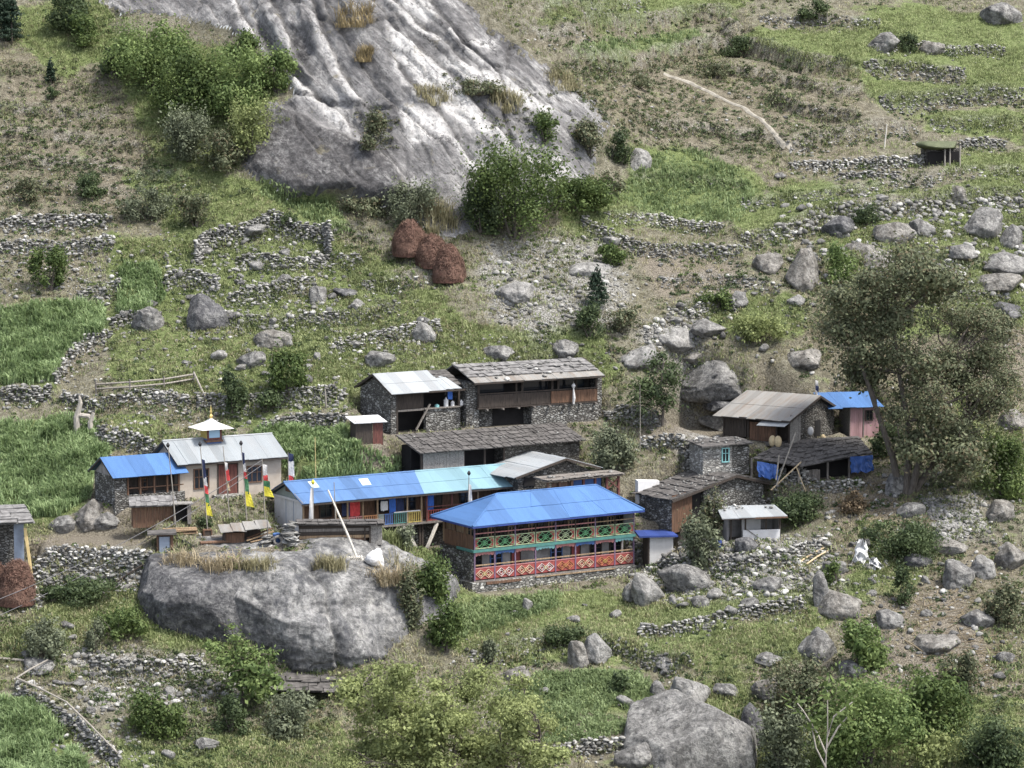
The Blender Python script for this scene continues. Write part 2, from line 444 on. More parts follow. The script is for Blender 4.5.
def leaves(C, size, seed, out=None, elong=1.7, up=0.0):
    """rhombic leaves at centres C; returns verts, quads, rnd"""
    g = rng(seed); n = len(C)
    s = np.asarray(size)*g.uniform(0.6, 1.4, n)
    N_ = g.normal(0, 1, (n,3))
    if out is not None: N_ = N_*0.75 + out*0.9
    N_[:,2] += up
    N_ /= np.linalg.norm(N_, axis=1)[:,None]+1e-9
    T = np.cross(N_, g.normal(0,1,(n,3))); T /= np.linalg.norm(T,axis=1)[:,None]+1e-9
    B = np.cross(N_, T)
    u = T*(s*elong*0.5)[:,None]; v = B*(s*0.5)[:,None]
    V = np.stack([C-u, C-v, C+u, C+v], 1).reshape(-1,3)
    return V, np.arange(4*n).reshape(-1,4), np.repeat(g.uniform(0,1,n), 4)

def blades(B, h, w, seed, lean=0.35, per=4, spread=0.12):
    """grass or crop tufts: per blades each, each blade a bent pair of faces"""
    g = rng(seed); n = len(B); m = n*per
    P = np.repeat(B, per, 0) + np.concatenate([g.normal(0, spread, (m,2)), np.zeros((m,1))], 1)
    hh = np.repeat(np.broadcast_to(h, n), per)*g.uniform(0.55, 1.3, m)
    d = g.uniform(0, 2*np.pi, m); D = np.stack([np.cos(d), np.sin(d), np.zeros(m)], 1)
    S = np.stack([-np.sin(d), np.cos(d), np.zeros(m)], 1)*w*0.5
    l = g.uniform(0.1, 1.0, m)*lean
    mid = P + D*(l*hh*0.35)[:,None]; mid[:,2] += hh*0.6
    tip = P + D*(l*hh*1.3)[:,None]; tip[:,2] += hh*(1.0-0.25*l)
    V = np.stack([P-S*0.6, P+S*0.6, mid+S, mid-S, tip], 1)
    base = (np.arange(m)*5)[:,None]
    Fa = np.concatenate([base+np.array([[0,1,2]]), base+np.array([[0,2,3]]), base+np.array([[3,2,4]])], 0)
    r = np.repeat(np.clip(np.repeat(g.uniform(0,0.8,n), per)+g.uniform(0,0.25,m),0,1), 5)
    return V.reshape(-1,3), Fa.astype(np.int32), r

# ------------------------------------------------------------------ terrain
# picture columns and rows with the depth (y) of the ground there
TAB = {
 -140: [(880,-42),(768,-29),(700,-21),(620,-13),(560,-5),(500,5),(440,13),(380,21),(300,31),(230,39),(190,45),(100,56),(0,69),(-80,80)],
 30:  [(880,-41),(768,-28),(700,-20),(620,-12),(560,-4),(500,6),(440,14),(380,22),(300,32),(230,40),(190,46),(100,57),(0,70),(-80,81)],
 110: [(768,-28),(700,-20),(640,-13),(585,-7),(552,-5),(525,-2),(440,12),(380,20),(300,32),(230,40),(190,46),(100,57),(0,69),(-80,79)],
 200: [(880,-38),(768,-25.5),(700,-17.5),(672,-14.5),(600,-9.5),(548,-6),(530,-3),(440,13),(380,20),(300,32),(230,40),(190,45),(100,55),(0,66),(-80,76)],
 300: [(768,-25),(712,-16),(696,-13.4),(600,-9.5),(552,-7),(440,13),(380,21),(300,32),(240,39),(190,44),(130,49),(60,54),(0,59),(-80,67)],
 420: [(880,-38),(768,-25),(705,-16.5),(680,-13),(600,-6),(350,26),(270,36.5),(230,41),(190,44),(130,48),(60,53),(0,57.5),(-80,64)],
 540: [(768,-25),(700,-15),(665,-10),(640,-7),(600,-1),(345,28),(300,33),(240,42),(190,46),(130,50),(60,57),(0,63),(-80,72)],
 640: [(880,-38),(768,-25),(700,-15),(660,-9),(620,-3),(590,3),(400,24),(350,29),(300,35),(240,45),(190,53),(130,60),(60,74),(0,89),(-80,108)],
 780: [(768,-24),(700,-15),(650,-9),(600,-3),(400,24.5),(350,30),(300,36),(250,43),(190,54),(130,65),(60,79),(0,93),(-80,112)],
 900: [(880,-39),(768,-25),(700,-16),(650,-9),(600,-2),(560,4),(500,12),(400,26),(350,31.5),(300,37.5),(250,44),(200,53),(130,66),(60,80),(0,95),(-80,114)],
 1050:[(768,-26),(700,-16),(650,-9),(600,-2),(560,4),(500,13),(440,21),(400,27),(350,33),(300,40),(250,47),(200,56),(130,70),(60,83),(0,97),(-80,116)],
 1180:[(880,-40),(768,-26),(700,-16),(650,-9),(600,-2),(560,4),(500,13),(440,21),(400,27),(350,33),(300,40),(250,47),(200,56),(130,70),(60,83),(0,97),(-80,116)],
}
# houses: front left foot in the picture, its depth, turn of the front, length of the front, depth of the house
class Frame:
    def __init__(s, px, py, y, deg, L, Wd, right=False):
        s.th = math.radians(deg); s.L = L; s.W = Wd
        s.ex = Vector((math.cos(s.th), math.sin(s.th), 0)); s.ey = Vector((-math.sin(s.th), math.cos(s.th), 0))
        s.o = at_y(px, py, y)
        if right: s.o = s.o - s.ex*L       # the given point is the front right foot
    def world(s, x, y, z=0.0): return s.o + s.ex*x + s.ey*y + Vector((0,0,z))
    def loc(s, px, py, yl=0.0):
        """local x, z of a picture point on the upright plane yl behind the front"""
        p0 = s.o + s.ey*yl; n = s.ey; d = ray(px, py)
        t = (p0-CAM).dot(n)/d.dot(n); q = CAM + d*t - s.o
        return q.dot(s.ex), q.z
HS = {
 'lodge':  Frame(474,592, 0.0, 32, 15.2, 5.2),
 'hall':   Frame(303,533, 0.5, 31, 19.6, 5.0),
 'temple': Frame(179,499, 4.0, 30, 9.0, 4.8),
 'annex':  Frame(115,506, 0.8, 30, 6.0, 4.2),
 'tinfar': Frame(391,434, 14.0, 32, 6.4, 5.2),
 'longfar':Frame(478,428, 17.5, 28, 11.6, 5.0),
 'shingle':Frame(420,478, 9.5, 32, 15.6, 3.2),
 'privy':  Frame(356,444, 10.5, 20, 2.3, 1.6),
 'greyhut':Frame(516,496, 8.6, 34, 8.0, 4.8),
 'shed':   Frame(672,524, 9.0, 37, 10.2, 4.4),
 'tinright':Frame(790,443, 18.0, -35, 6.6, 7.6, True),
 'pink':   Frame(850,437, 24.0, 12, 2.6, 3.0),
 'slateshed':Frame(797,482, 15.0, 20, 6.2, 4.0),
 'store':  Frame(703,467, 14.0, 22, 4.3, 2.6),
 'shack':  Frame(728,541, 6.5, 10, 4.4, 2.4),
 'kiosk':  Frame(648,564, 7.6, 12, 2.1, 1.5),
 'leftshed':Frame(-34,585, -7.0, 8, 4.6, 3.0),
}
ctrl = []
for cx, rows in TAB.items():
    for py, y in rows:
        p = at_y(cx, py, y); ctrl.append((p.x, p.y, p.z))
for k, h in HS.items():
    for a, b in ((0.1,-0.6),(0.5,-0.6),(0.9,-0.6)):
        if k in ('pink','leftshed','kiosk','privy') and a != 0.5: continue
        p = h.world(h.L*a, b); ctrl.append((p.x, p.y, p.z))
ctrl = np.array(ctrl)
def _tps(r2): return np.where(r2 > 1e-12, 0.5*r2*np.log(np.maximum(r2, 1e-12)), 0.0)
def fit_tps(c, lam):
    n = len(c); xy = c[:,:2]/50.0
    K = _tps(((xy[:,None]-xy[None])**2).sum(2)) + lam*np.eye(n)
    Pm = np.concatenate([np.ones((n,1)), xy], 1)
    A = np.block([[K, Pm],[Pm.T, np.zeros((3,3))]])
    w = np.linalg.solve(A, np.concatenate([c[:,2], np.zeros(3)]))
    return xy, w
_xy, _w = fit_tps(ctrl, 0.0012)
def base_h(x, y):
    q = np.stack([x, y], 1)/50.0; out = np.empty(len(q))
    for i in range(0, len(q), 40000):
        s = q[i:i+40000]
        out[i:i+40000] = _tps(((s[:,None]-_xy[None])**2).sum(2)) @ _w[:-3] + _w[-3] + s @ _w[-2:]
    return out

STEP = 0.34
xc = np.arange(-66, 66.01, STEP); yc = np.arange(-44, 116.01, STEP)
def grow(a0, lim, sgn):
    r = []; s = STEP; a = a0
    while abs(a-a0) < lim: s *= 1.28; a += sgn*s; r.append(a)
    return r
xs = np.array(grow(xc[0], 600, -1)[::-1] + list(xc) + grow(xc[-1], 600, 1))
ys = np.array(grow(yc[0], 300, -1)[::-1] + list(yc) + grow(yc[-1], 700, 1))
GX, GY = np.meshgrid(xs, ys)
X = GX.ravel(); Y = GY.ravel()
Xk = np.clip(X, xc[0], xc[-1]); Yk = np.clip(Y, yc[0], yc[-1])
nx, ny = len(xs), len(ys)
core = base_h(Xk, Yk)
over = np.where(Y > Yk, (Y-Yk)*0.5, (Y-Yk)*0.45)
Z = core + over + 0.10*np.abs(X-Xk)
Z0 = Z.copy()
PX, PY = project(np.stack([X, Y, Z0], 1))

# base-terrain ray hit for laying out walls (before the steps exist)
def grid_z(x, y):
    i = np.clip(np.searchsorted(xs, x)-1, 0, nx-2); j = np.clip(np.searchsorted(ys, y)-1, 0, ny-2)
    fx = (x-xs[i])/(xs[i+1]-xs[i]); fy = (y-ys[j])/(ys[j+1]-ys[j])
    z = Z.reshape(ny, nx)
    return (z[j,i]*(1-fx)+z[j,i+1]*fx)*(1-fy) + (z[j+1,i]*(1-fx)+z[j+1,i+1]*fx)*fy
def march(px, py):
    d = np.array(ray(px, py)); d = d/d[1]
    t = np.arange(165, 420, 0.25)
    P = np.array(CAM)[None] + d[None]*t[:,None]
    g = grid_z(P[:,0], P[:,1]) - P[:,2]
    k = int(np.argmax(g > 0))
    return Vector(P[k]) if g[k] > 0 else Vector(P[-1])
# ---- terrace walls: picture polyline (left to right), step height, wall height, label (None = bare grassy bank)
WALLS = [
 ([(0,226),(35,230),(70,228),(112,226)], 1.0, 0.9, 'low stone wall under the dry slope at the far left edge, uppermost of two'),
 ([(0,250),(45,249),(80,253),(112,250)], 1.1, 0.9, 'low stone wall at the far left edge, just above the corn field'),
 ([(196,268),(205,250),(240,240),(272,228),(300,236),(326,243),(330,262)], 1.1, 2.0, 'tall ruined stone enclosure wall on the left slope below the cliff'),
 ([(236,262),(268,265),(300,270),(330,262),(360,262)], 0.9, 0.8, 'stone wall across the foot of the ruined enclosure'),
 ([(78,298),(95,292),(122,291)], 0.8, 0.7, 'short stone wall above the bright left corn field'),
 ([(166,286),(190,283),(218,290)], 1.1, 1.2, 'stone wall just above the large dark boulder on the left slope'),
 ([(228,302),(262,297),(300,290),(318,283)], 1.2, 1.0, 'stone wall running up right from the large dark left boulder'),
 ([(222,328),(262,322),(310,318),(360,320),(400,312)], 1.2, 0.7, 'long stone terrace edge above the flat topped boulder'),
 ([(330,348),(352,342),(384,336),(412,332),(440,330)], 0.9, 0.9, 'pale tumbled stone wall above the tin roofed stone house'),
 ([(322,238),(352,236),(378,243),(402,256),(412,270)], 0.9, 0.0, None),
 ([(362,292),(392,288),(420,281),(446,277)], 1.2, 0.6, 'grassy stone terrace edge just below the red brown haystacks'),
 ([(55,384),(66,362),(84,348),(112,340)], 1.0, 1.0, 'tumbled stone wall along the right edge of the left corn field'),
 ([(110,328),(128,322),(160,324)], 0.9, 0.9, 'short stone wall under the small green plot on the left slope'),
 ([(62,400),(92,408),(118,404),(150,400),(190,402)], 0.9, 1.1, 'stone wall beneath the long fence pole'),
 ([(96,438),(118,441),(138,446),(156,454)], 1.4, 1.2, 'curved stone retaining wall behind the blue roofed annex'),
 ([(0,398),(30,402),(52,397)], 1.0, 1.2, 'stone wall at the far left edge below the corn field'),
 ([(196,402),(226,408),(262,404),(300,398),(346,398)], 1.2, 1.2, 'stone wall running left from the tin roofed stone house'),
 ([(262,424),(300,418),(346,424)], 0.8, 0.9, 'lower stone wall beside the small white roofed privy'),
 ([(34,580),(60,574),(92,572),(122,569),(152,566)], 2.0, 2.0, 'tall dry stone retaining wall under the bare yard at the left'),
 ([(640,638),(672,636),(700,630),(728,618),(760,612),(806,606)], 0.7, 0.9, 'dry stone wall across the lawn right of the blue roofed lodge'),
 ([(470,662),(500,655),(530,644),(566,636),(610,644),(650,658),(690,668)], 1.5, 0.6, 'rocky terrace edge below the lodge lawn'),
 ([(540,756),(580,752),(612,750),(640,748)], 0.8, 0.9, 'low stone wall at the bottom beside the largest right boulder'),
 ([(608,222),(632,218),(660,219),(690,226),(722,234)], 0.9, 0.6, 'pale stone wall under the upper green field'),
 ([(580,226),(606,240),(632,250),(664,254),(690,254),(742,255)], 1.0, 0.7, 'stone wall slanting down right below the upper green field'),
 ([(742,246),(770,238),(800,228),(828,214),(868,206),(905,202),(946,198),(985,196),(1024,197)], 1.9, 0.8, 'long curved stone terrace wall across the right slope'),
 ([(790,168),(820,166),(860,163),(900,165),(924,164)], 0.8, 0.7, 'pale stone wall left of the upper stone hut'),
 ([(834,183),(868,182),(900,184),(934,183)], 0.4, 0.5, 'low line of stones in the grass below the upper stone hut'),
 ([(788,150),(820,140),(850,133),(884,126),(918,128)], 1.7, 0.6, 'stone terrace bank behind the lone leaning post'),
 ([(960,143),(985,143),(1006,142)], 0.8, 0.7, 'short stone wall right of the upper stone hut'),
 ([(864,72),(890,70),(918,73),(944,78),(966,80)], 1.8, 0.9, 'stone wall across the highest right field'),
 ([(880,106),(918,103),(960,99),(1000,100),(1024,100)], 2.1, 0.9, 'long dark stone terrace wall on the upper right slope'),
 ([(520,34),(560,36),(585,36)], 0.9, 0.5, 'short stone edge beside the top of the cliff'),
 ([(570,56),(610,58),(660,50),(706,42),(742,30)], 2.2, 0.0, None),
 ([(580,30),(630,26),(684,17),(735,12)], 2.2, 0.0, None),
 ([(720,30),(745,42),(775,55),(805,70),(860,75)], 2.4, 0.0, None),
 ([(766,100),(800,112),(860,120)], 1.6, 0.0, None),
 ([(640,120),(700,128),(760,136),(785,150)], 1.0, 0.0, None),
 ([(700,62),(760,74),(820,92),(870,96)], 1.2, 0.0, None), ([(740,205),(800,200),(880,192),(960,176),(1024,168)], 0.9, 0.4, 'thin line of stones along the grass below the upper stone hut terrace'), ([(540,16),(580,12),(640,4)], 0.9, 0.4, 'thin stone edge at the very top right of the cliff'), ([(930,120),(975,120),(1024,122)], 1.1, 0.5, 'stone edge of the field between the long dark wall and the hut'), ([(760,22),(820,20),(880,26)], 0.9, 0.5, 'stone edge across the highest meadow'), ([(630,176),(690,178),(750,186)], 0.5, 0.0, None), ([(660,284),(720,280),(780,290)], 1.0, 0.5, 'low stone edge on the slope left of the slanted slab'), ([(880,296),(940,300),(1010,298)], 1.0, 0.5, 'low stone edge above the big sparse tree'), ([(876,52),(910,50),(940,52),(990,50),(1005,54)], 0.9, 0.6, 'stone row between the two boulders in the top right field'),
 ([(16,692),(46,708),(72,728),(96,748),(120,770)], 0.7, 1.0, 'tumbled stone wall topped by fallen poles at the bottom left'),
 ([(88,664),(118,672),(160,676),(205,672)], 0.9, 1.1, 'tumbled stone wall below the cave of the giant boulder'),
 ([(0,604),(22,606),(44,604)], 0.6, 0.9, 'pile of pale stones under the left red haystack'),
 ([(690,318),(706,308),(724,302),(738,310)], 1.0, 1.0, 'short stone wall above the big dark boulder right of centre'),
 ([(604,420),(620,416),(642,420),(660,428)], 1.0, 1.2, 'stone wall at the right end of the long slate roofed house'),
 ([(640,446),(668,444),(700,446)], 1.0, 1.1, 'brown stone wall left of the whitewashed store'),
 ([(742,482),(780,486),(820,486),(862,490)], 1.0, 1.2, 'stone wall in front of the low slate roofed shed'),
 ([(660,566),(700,572),(752,566),(800,556),(826,548)], 1.3, 1.1, 'loose stone wall below the white topped shack'),
 ([(860,540),(900,536),(932,530)], 1.2, 0.0, None),
 ([(0,186),(60,190),(130,196)], 0.7, 0.0, None), ([(0,160),(80,166),(180,178)], 0.6, 0.0, None),
 ([(0,136),(70,140),(160,152)], 0.6, 0.0, None), ([(0,112),(60,116),(120,124)], 0.6, 0.0, None),
 ([(820,262),(870,258),(930,262),(1000,266)], 1.0, 0.0, None), ([(940,320),(980,316),(1024,318)], 1.0, 0.0, None),
]
WPATH = []
def resample(P, step):
    P = [Vector(p) for p in P]; out = [P[0]]; acc = 0
    for a, b in zip(P[:-1], P[1:]):
        L = (b-a).length; n = max(1, int(round(L/step)))
        out += [a.lerp(b, (i+1)/n) for i in range(n)]
    return out
for pts, sh, wh, lab in WALLS:
    W3 = [march(*p) for p in pts]
    # even out the depth along the wall so that it stays a wall and not a zigzag
    WPATH.append(W3)
BANK = np.zeros(len(X)); LIP = np.zeros(len(X))
for W3, (pts, sh, wh, lab) in zip(WPATH, WALLS):
    if sh <= 0: continue
    P = np.array([(p.x, p.y) for p in W3])
    best = np.full(len(X), 1e9); sgn = np.zeros(len(X)); endd = np.zeros(len(X))
    box = (X > P[:,0].min()-9) & (X < P[:,0].max()+9) & (Y > P[:,1].min()-9) & (Y < P[:,1].max()+9)
    idx = np.nonzero(box)[0]; x = X[idx]; y = Y[idx]
    bb = np.full(len(idx), 1e9); sg = np.zeros(len(idx)); en = np.zeros(len(idx))
    cum = np.concatenate([[0], np.cumsum(np.hypot(*np.diff(P, axis=0).T))])
    for k in range(len(P)-1):
        a, e = P[k], P[k+1]-P[k]; L = np.hypot(*e)
        t = ((x-a[0])*e[0]+(y-a[1])*e[1])/(L*L); tc = np.clip(t, 0, 1)
        d = np.hypot(x-a[0]-tc*e[0], y-a[1]-tc*e[1])
        s = np.sign(-e[1]*(x-a[0]) + e[0]*(y-a[1]))
        q = d < bb; bb[q] = d[q]; sg[q] = s[q]
        pos = cum[k] + tc*L; out = np.where((t < 0) & (k == 0) | (t > 1) & (k == len(P)-2), d, 0)
        en[q] = (np.minimum(pos, cum[-1]-pos) - out*2)[q]
    fade = smooth(-1.5, 1.5, en)
    fall = np.exp(-bb/2.6)
    BANK[idx] = np.maximum(BANK[idx], np.where(sg < 0, np.exp(-bb/(0.55+0.5*sh)), 0)*fade*min(1, sh)); LIP[idx] = np.maximum(LIP[idx], np.where(sg > 0, np.exp(-bb/0.45), 0)*fade)
    Z[idx] += 0.5*sh*sg*fall*fade*smooth(0, 0.25, bb)

# ---- level ground under the houses and yards
PADS = []
def add_pad(cx, cy, hx, hy, th, z, blend): PADS.append((cx, cy, hx, hy, th, z, blend))
def yard(h, x0, x1, y0, y1, dz, blend):
    c = h.world((x0+x1)/2, (y0+y1)/2); add_pad(c.x, c.y, (x1-x0)/2, (y1-y0)/2, h.th, h.o.z+dz, blend)
yard(HS['hall'], -7.5, 5.2, -3.2, 1, -0.25, 3.0)
yard(HS['hall'], 7.0, 19, -1.6, 1, -2.2, 1.5)
yard(HS['temple'], -1, 10, -3.0, 1, -0.1, 1.5)
yard(HS['tinright'], -6.5, -0.2, -1.0, 5, -0.2, 2.0)
yard(HS['greyhut'], -1, 9, -1.6, 1, -0.1, 1.0)
a = at_y(28, 543, -3.5); b = at_y(140, 543, -3.5)
add_pad((a.x+b.x)/2, -2.6, (b.x-a.x)/2, 2.2, 0.12, a.z, 1.6)
for k, h in HS.items():
    c = h.world(h.L/2, h.W/2)
    add_pad(c.x, c.y, h.L/2+0.15, h.W/2+0.15, h.th, h.o.z-0.06, 1.1 if k not in ('lodge',) else 1.4)
HOUSE = np.zeros(len(X), bool)
def pad_dist(x, y, p):
    cx, cy, hx, hy, th, z, bl = p
    c, s = math.cos(th), math.sin(th)
    u = (x-cx)*c + (y-cy)*s; v = -(x-cx)*s + (y-cy)*c
    return np.hypot(np.maximum(np.abs(u)-hx, 0), np.maximum(np.abs(v)-hy, 0))
# low pads first: nothing of a lower house is buried by the ground of a higher one
for p in sorted(PADS, key=lambda q: -q[5]):
    d = pad_dist(X, Y, p); w = 1-smooth(0, p[6], d)
    Z = Z*(1-w) + p[5]*w
NH = len(HS)
HPADS = PADS[-NH:]
def in_house(x, y, grow_=0.0):
    r = np.zeros(len(x), bool)
    for p in HPADS: r |= pad_dist(x, y, p) <= 0.05+grow_
    return r
near_pad = np.full(len(X), 1e9)
for p in PADS: near_pad = np.minimum(near_pad, pad_dist(X, Y, p))

# ---- what the ground is made of (soft, wandering outlines)
P0 = np.stack([X, Y, Z0], 1)
wob = 14*fbm(P0*0.16, 4, 5) + 7*fbm(P0*0.6, 3, 9)
def mask(polys, soft=8, w=1.0):
    m = np.zeros(len(X))
    for p in polys: m = np.maximum(m, smooth(-soft, soft, inside_poly(PX, PY, p)+wob*w))
    return m
CLIFF = [[(40,-90),(92,-6),(128,14),(180,20),(226,32),(262,52),(290,92),(262,112),(238,135),(246,172),(290,196),(345,200),(400,214),(452,240),(505,205),(560,200),(590,165),(604,128),(575,95),(540,60),(505,30),(462,-5),(450,-90)]]
CROPS = {
 'corn_left': [(0,312),(58,304),(104,306),(106,330),(66,352),(52,385),(0,386)],
 'corn_low': [(0,425),(60,418),(95,424),(112,450),(92,478),(90,498),(60,516),(0,520)],
 'corn_mid': [(228,455),(262,428),(350,430),(362,452),(412,462),(420,476),(300,488),(280,460)],
 'plot_bottom': [(540,672),(640,672),(664,700),(660,716),(600,742),(510,746),(500,690)],
 'field_upper': [(640,158),(690,148),(735,168),(758,192),(740,222),(700,222),(640,212),(622,196)],
 'corn_corner': [(0,700),(34,706),(64,735),(86,768),(86,800),(0,800)],
 'plot_small': [(120,268),(158,264),(166,300),(140,318),(118,312)],
 'strip_top': [(566,42),(640,36),(706,30),(690,42),(640,50),(580,54)],
 'strip_rise': [(262,178),(300,192),(336,206),(352,232),(330,236),(300,214),(262,196)],
 'lawn_left': [(440,598),(500,600),(560,592),(560,606),(500,628),(452,640)],
}
GREEN = list(CROPS.values()) + [
 [(60,585),(235,600),(240,650),(60,655)], [(800,205),(1024,200),(1024,330),(900,330),(830,260)], [(960,380),(1024,380),(1024,500),(970,490)], [(860,520),(940,540),(900,600),(850,590)],
 [(110,240),(340,240),(470,330),(470,375),(340,395),(190,395),(110,380)],
 [(740,215),(790,190),(860,188),(940,190),(1024,160),(1024,196),(905,200),(820,214),(760,238),(735,236)],
 [(740,34),(830,26),(920,8),(1010,20),(1024,40),(1024,96),(960,98),(880,104),(866,80),(960,84),(960,76),(860,66),(800,62)],
 [(548,8),(640,-4),(760,-10),(735,8),(640,20),(540,26)], [(1024,110),(940,112),(930,124),(1024,138)], [(1024,145),(960,148),(940,180),(1024,160)],
 [(330,240),(380,246),(410,270),(360,290),(330,262)], [(330,300),(430,286),(446,300),(430,328),(330,340),(240,345),(240,322)],
 [(440,600),(640,588),(800,590),(806,606),(720,622),(650,660),(460,656)], [(640,640),(780,616),(826,616),(800,660),(760,690),(690,668)],
 [(0,630),(60,600),(148,588),(150,640),(90,640),(0,660)], [(120,742),(330,724),(360,768),(360,800),(110,800)],
 [(100,30),(250,58),(290,120),(252,150),(200,200),(130,120)], [(440,320),(600,340),(620,380),(560,385),(430,360)], [(330,345),(470,340),(470,372),(250,400),(250,360)],
 [(410,540),(455,552),(460,620),(430,600)], [(690,290),(800,296),(800,330),(720,330)], [(0,20),(60,0),(100,0),(110,60),(60,70)],
 [(100,415),(160,415),(190,440),(160,450),(110,436)], [(210,395),(350,360),(360,395),(230,420)], [(130,180),(240,180),(330,240),(240,240),(180,260)],
 [(700,690),(800,680),(1024,700),(1024,800),(700,800)], [(0,520),(60,520),(40,545),(0,545)], [(560,205),(640,205),(610,240),(560,235)],
]
DRY = [[(0,50),(60,70),(130,90),(200,200),(120,222),(0,222)], [(560,60),(700,50),(800,70),(870,110),(786,160),(700,150),(620,130),(580,95)], [(700,165),(880,128),(920,130),(820,166)],
 [(800,230),(1024,210),(1024,480),(960,500),(860,400),(800,330)], [(860,480),(960,500),(1024,560),(1024,700),(900,700),(800,560)], [(180,540),(420,535),(420,570),(190,575)]]
SOIL = [[(640,385),(720,385),(722,440),(640,440)], [(28,532),(140,528),(150,552),(30,556)], [(60,640),(140,636),(150,668),(80,672)], [(880,600),(960,590),(1000,690),(900,700),(850,650)],
 [(740,670),(830,660),(850,700),(760,712)], [(195,536),(300,540),(400,552),(300,560),(200,560)], [(820,480),(900,470),(900,530),(830,530)], [(560,720),(660,708),(690,730),(560,752)], [(640,250),(740,262),(740,300),(650,300)], [(960,320),(1024,330),(1024,440),(980,420)]]
PALE = [[(478,245),(520,232),(600,240),(640,290),(620,330),(560,318),(545,345),(490,318)], [(640,330),(690,300),(700,345),(650,350)], [(680,440),(720,436),(720,460),(690,470)], [(920,498),(980,494),(990,540),(940,545)], [(620,540),(830,535),(838,585),(760,598),(660,604),(630,590)], [(60,650),(120,650),(235,672),(240,700),(90,712)], [(40,576),(150,570),(150,590),(50,598)]]
rock = mask(CLIFF, 6, 0.8)
green = mask(GREEN, 10); dry = mask(DRY, 22); soil_and_shade = mask(SOIL, 8, 0.6); pale = mask(PALE, 12, 1.0)
soil_and_shade = np.maximum(soil_and_shade, 0.85*(1-smooth(0.0, 1.6, near_pad)))
green *= (1-soil_and_shade)*(1-rock)*(1-0.75*BANK); pale = np.maximum(pale, 0.6*LIP)*(1-rock); dry = np.maximum(dry, BANK*0.9)

# ---- relief
rough = 0.22*fbm(P0*0.45, 4, 21) + 0.10*fbm(P0*1.7, 2, 33)
calm = np.clip(0.25*np.maximum(mask(list(CROPS.values()), 8), 0) + 0.75*soil_and_shade, 0, 1)
relief = rough*(1-calm)*smooth(0, 1.5, near_pad)
relief += 0.9*fbm(P0*0.12, 3, 41)*smooth(1, 6, near_pad)*0.7
relief += pale*0.25*fbm(P0*1.1, 3, 52)*smooth(0, 1.5, near_pad)
Z = Z + relief
# cattle tracks across the dry slope
tr = mask(DRY[:1], 20)
Z += tr*0.16*np.sin((Z0 + 0.5*fbm(P0*0.25,3,61))*2*math.pi/1.15)
# cliff: slanting slabs and cracks that run down to the right
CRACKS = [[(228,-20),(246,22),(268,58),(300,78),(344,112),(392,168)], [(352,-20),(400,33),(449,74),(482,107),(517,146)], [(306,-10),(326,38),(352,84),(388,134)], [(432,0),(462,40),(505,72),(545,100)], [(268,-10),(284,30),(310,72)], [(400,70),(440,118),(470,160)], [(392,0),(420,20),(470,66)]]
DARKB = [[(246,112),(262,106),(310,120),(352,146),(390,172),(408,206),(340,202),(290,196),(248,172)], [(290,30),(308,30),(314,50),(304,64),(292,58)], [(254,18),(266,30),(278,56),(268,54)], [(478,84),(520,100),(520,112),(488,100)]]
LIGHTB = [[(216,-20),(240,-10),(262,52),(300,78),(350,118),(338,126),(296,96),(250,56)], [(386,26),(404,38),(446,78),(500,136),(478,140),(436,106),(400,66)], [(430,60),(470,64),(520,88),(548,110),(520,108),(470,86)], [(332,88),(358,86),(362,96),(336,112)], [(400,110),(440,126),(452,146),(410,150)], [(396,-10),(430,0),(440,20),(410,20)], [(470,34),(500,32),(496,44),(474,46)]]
def crack_lines(lines, px_, py_):
    d = np.full(len(px_), 1e9); sg = np.zeros(len(px_))
    for ln in lines:
        for a_, b_ in zip(ln[:-1], ln[1:]):
            ax_, ay_, ex_, ey_ = a_[0], a_[1], b_[0]-a_[0], b_[1]-a_[1]; t = np.clip(((px_-ax_)*ex_+(py_-ay_)*ey_)/(ex_*ex_+ey_*ey_), 0, 1)
            q = np.hypot(px_-ax_-t*ex_, py_-ay_-t*ey_); s = np.sign(ex_*(py_-ay_)-ey_*(px_-ax_)); m_ = q < d; d[m_] = q[m_]; sg[m_] = s[m_]
    return d, sg
def facets(u, v, seed):
    """broken blocks: every cell of a jittered net has its own offset and tilt"""
    iu = np.floor(u).astype(np.int64); iv = np.floor(v).astype(np.int64); z = np.zeros_like(iu)
    f1 = np.full(len(u), 9.0); f2 = np.full(len(u), 9.0); h = np.zeros(len(u))
    for du in (-1, 0, 1):
        for dv in (-1, 0, 1):
            a, b = iu+du, iv+dv; r = [_hash(a, b, z+k, seed) for k in range(5)]
            pu = u-(a+r[0]); pv = v-(b+r[1]); d = np.hypot(pu, pv); hh = (r[2]-0.5)*2 + (r[3]-0.5)*1.9*pv + (r[4]-0.5)*1.2*pu
            m_ = d < f1; f2 = np.where(m_, f1, np.minimum(f2, d)); f1 = np.where(m_, d, f1); h = np.where(m_, hh, h)
    return h, f2-f1
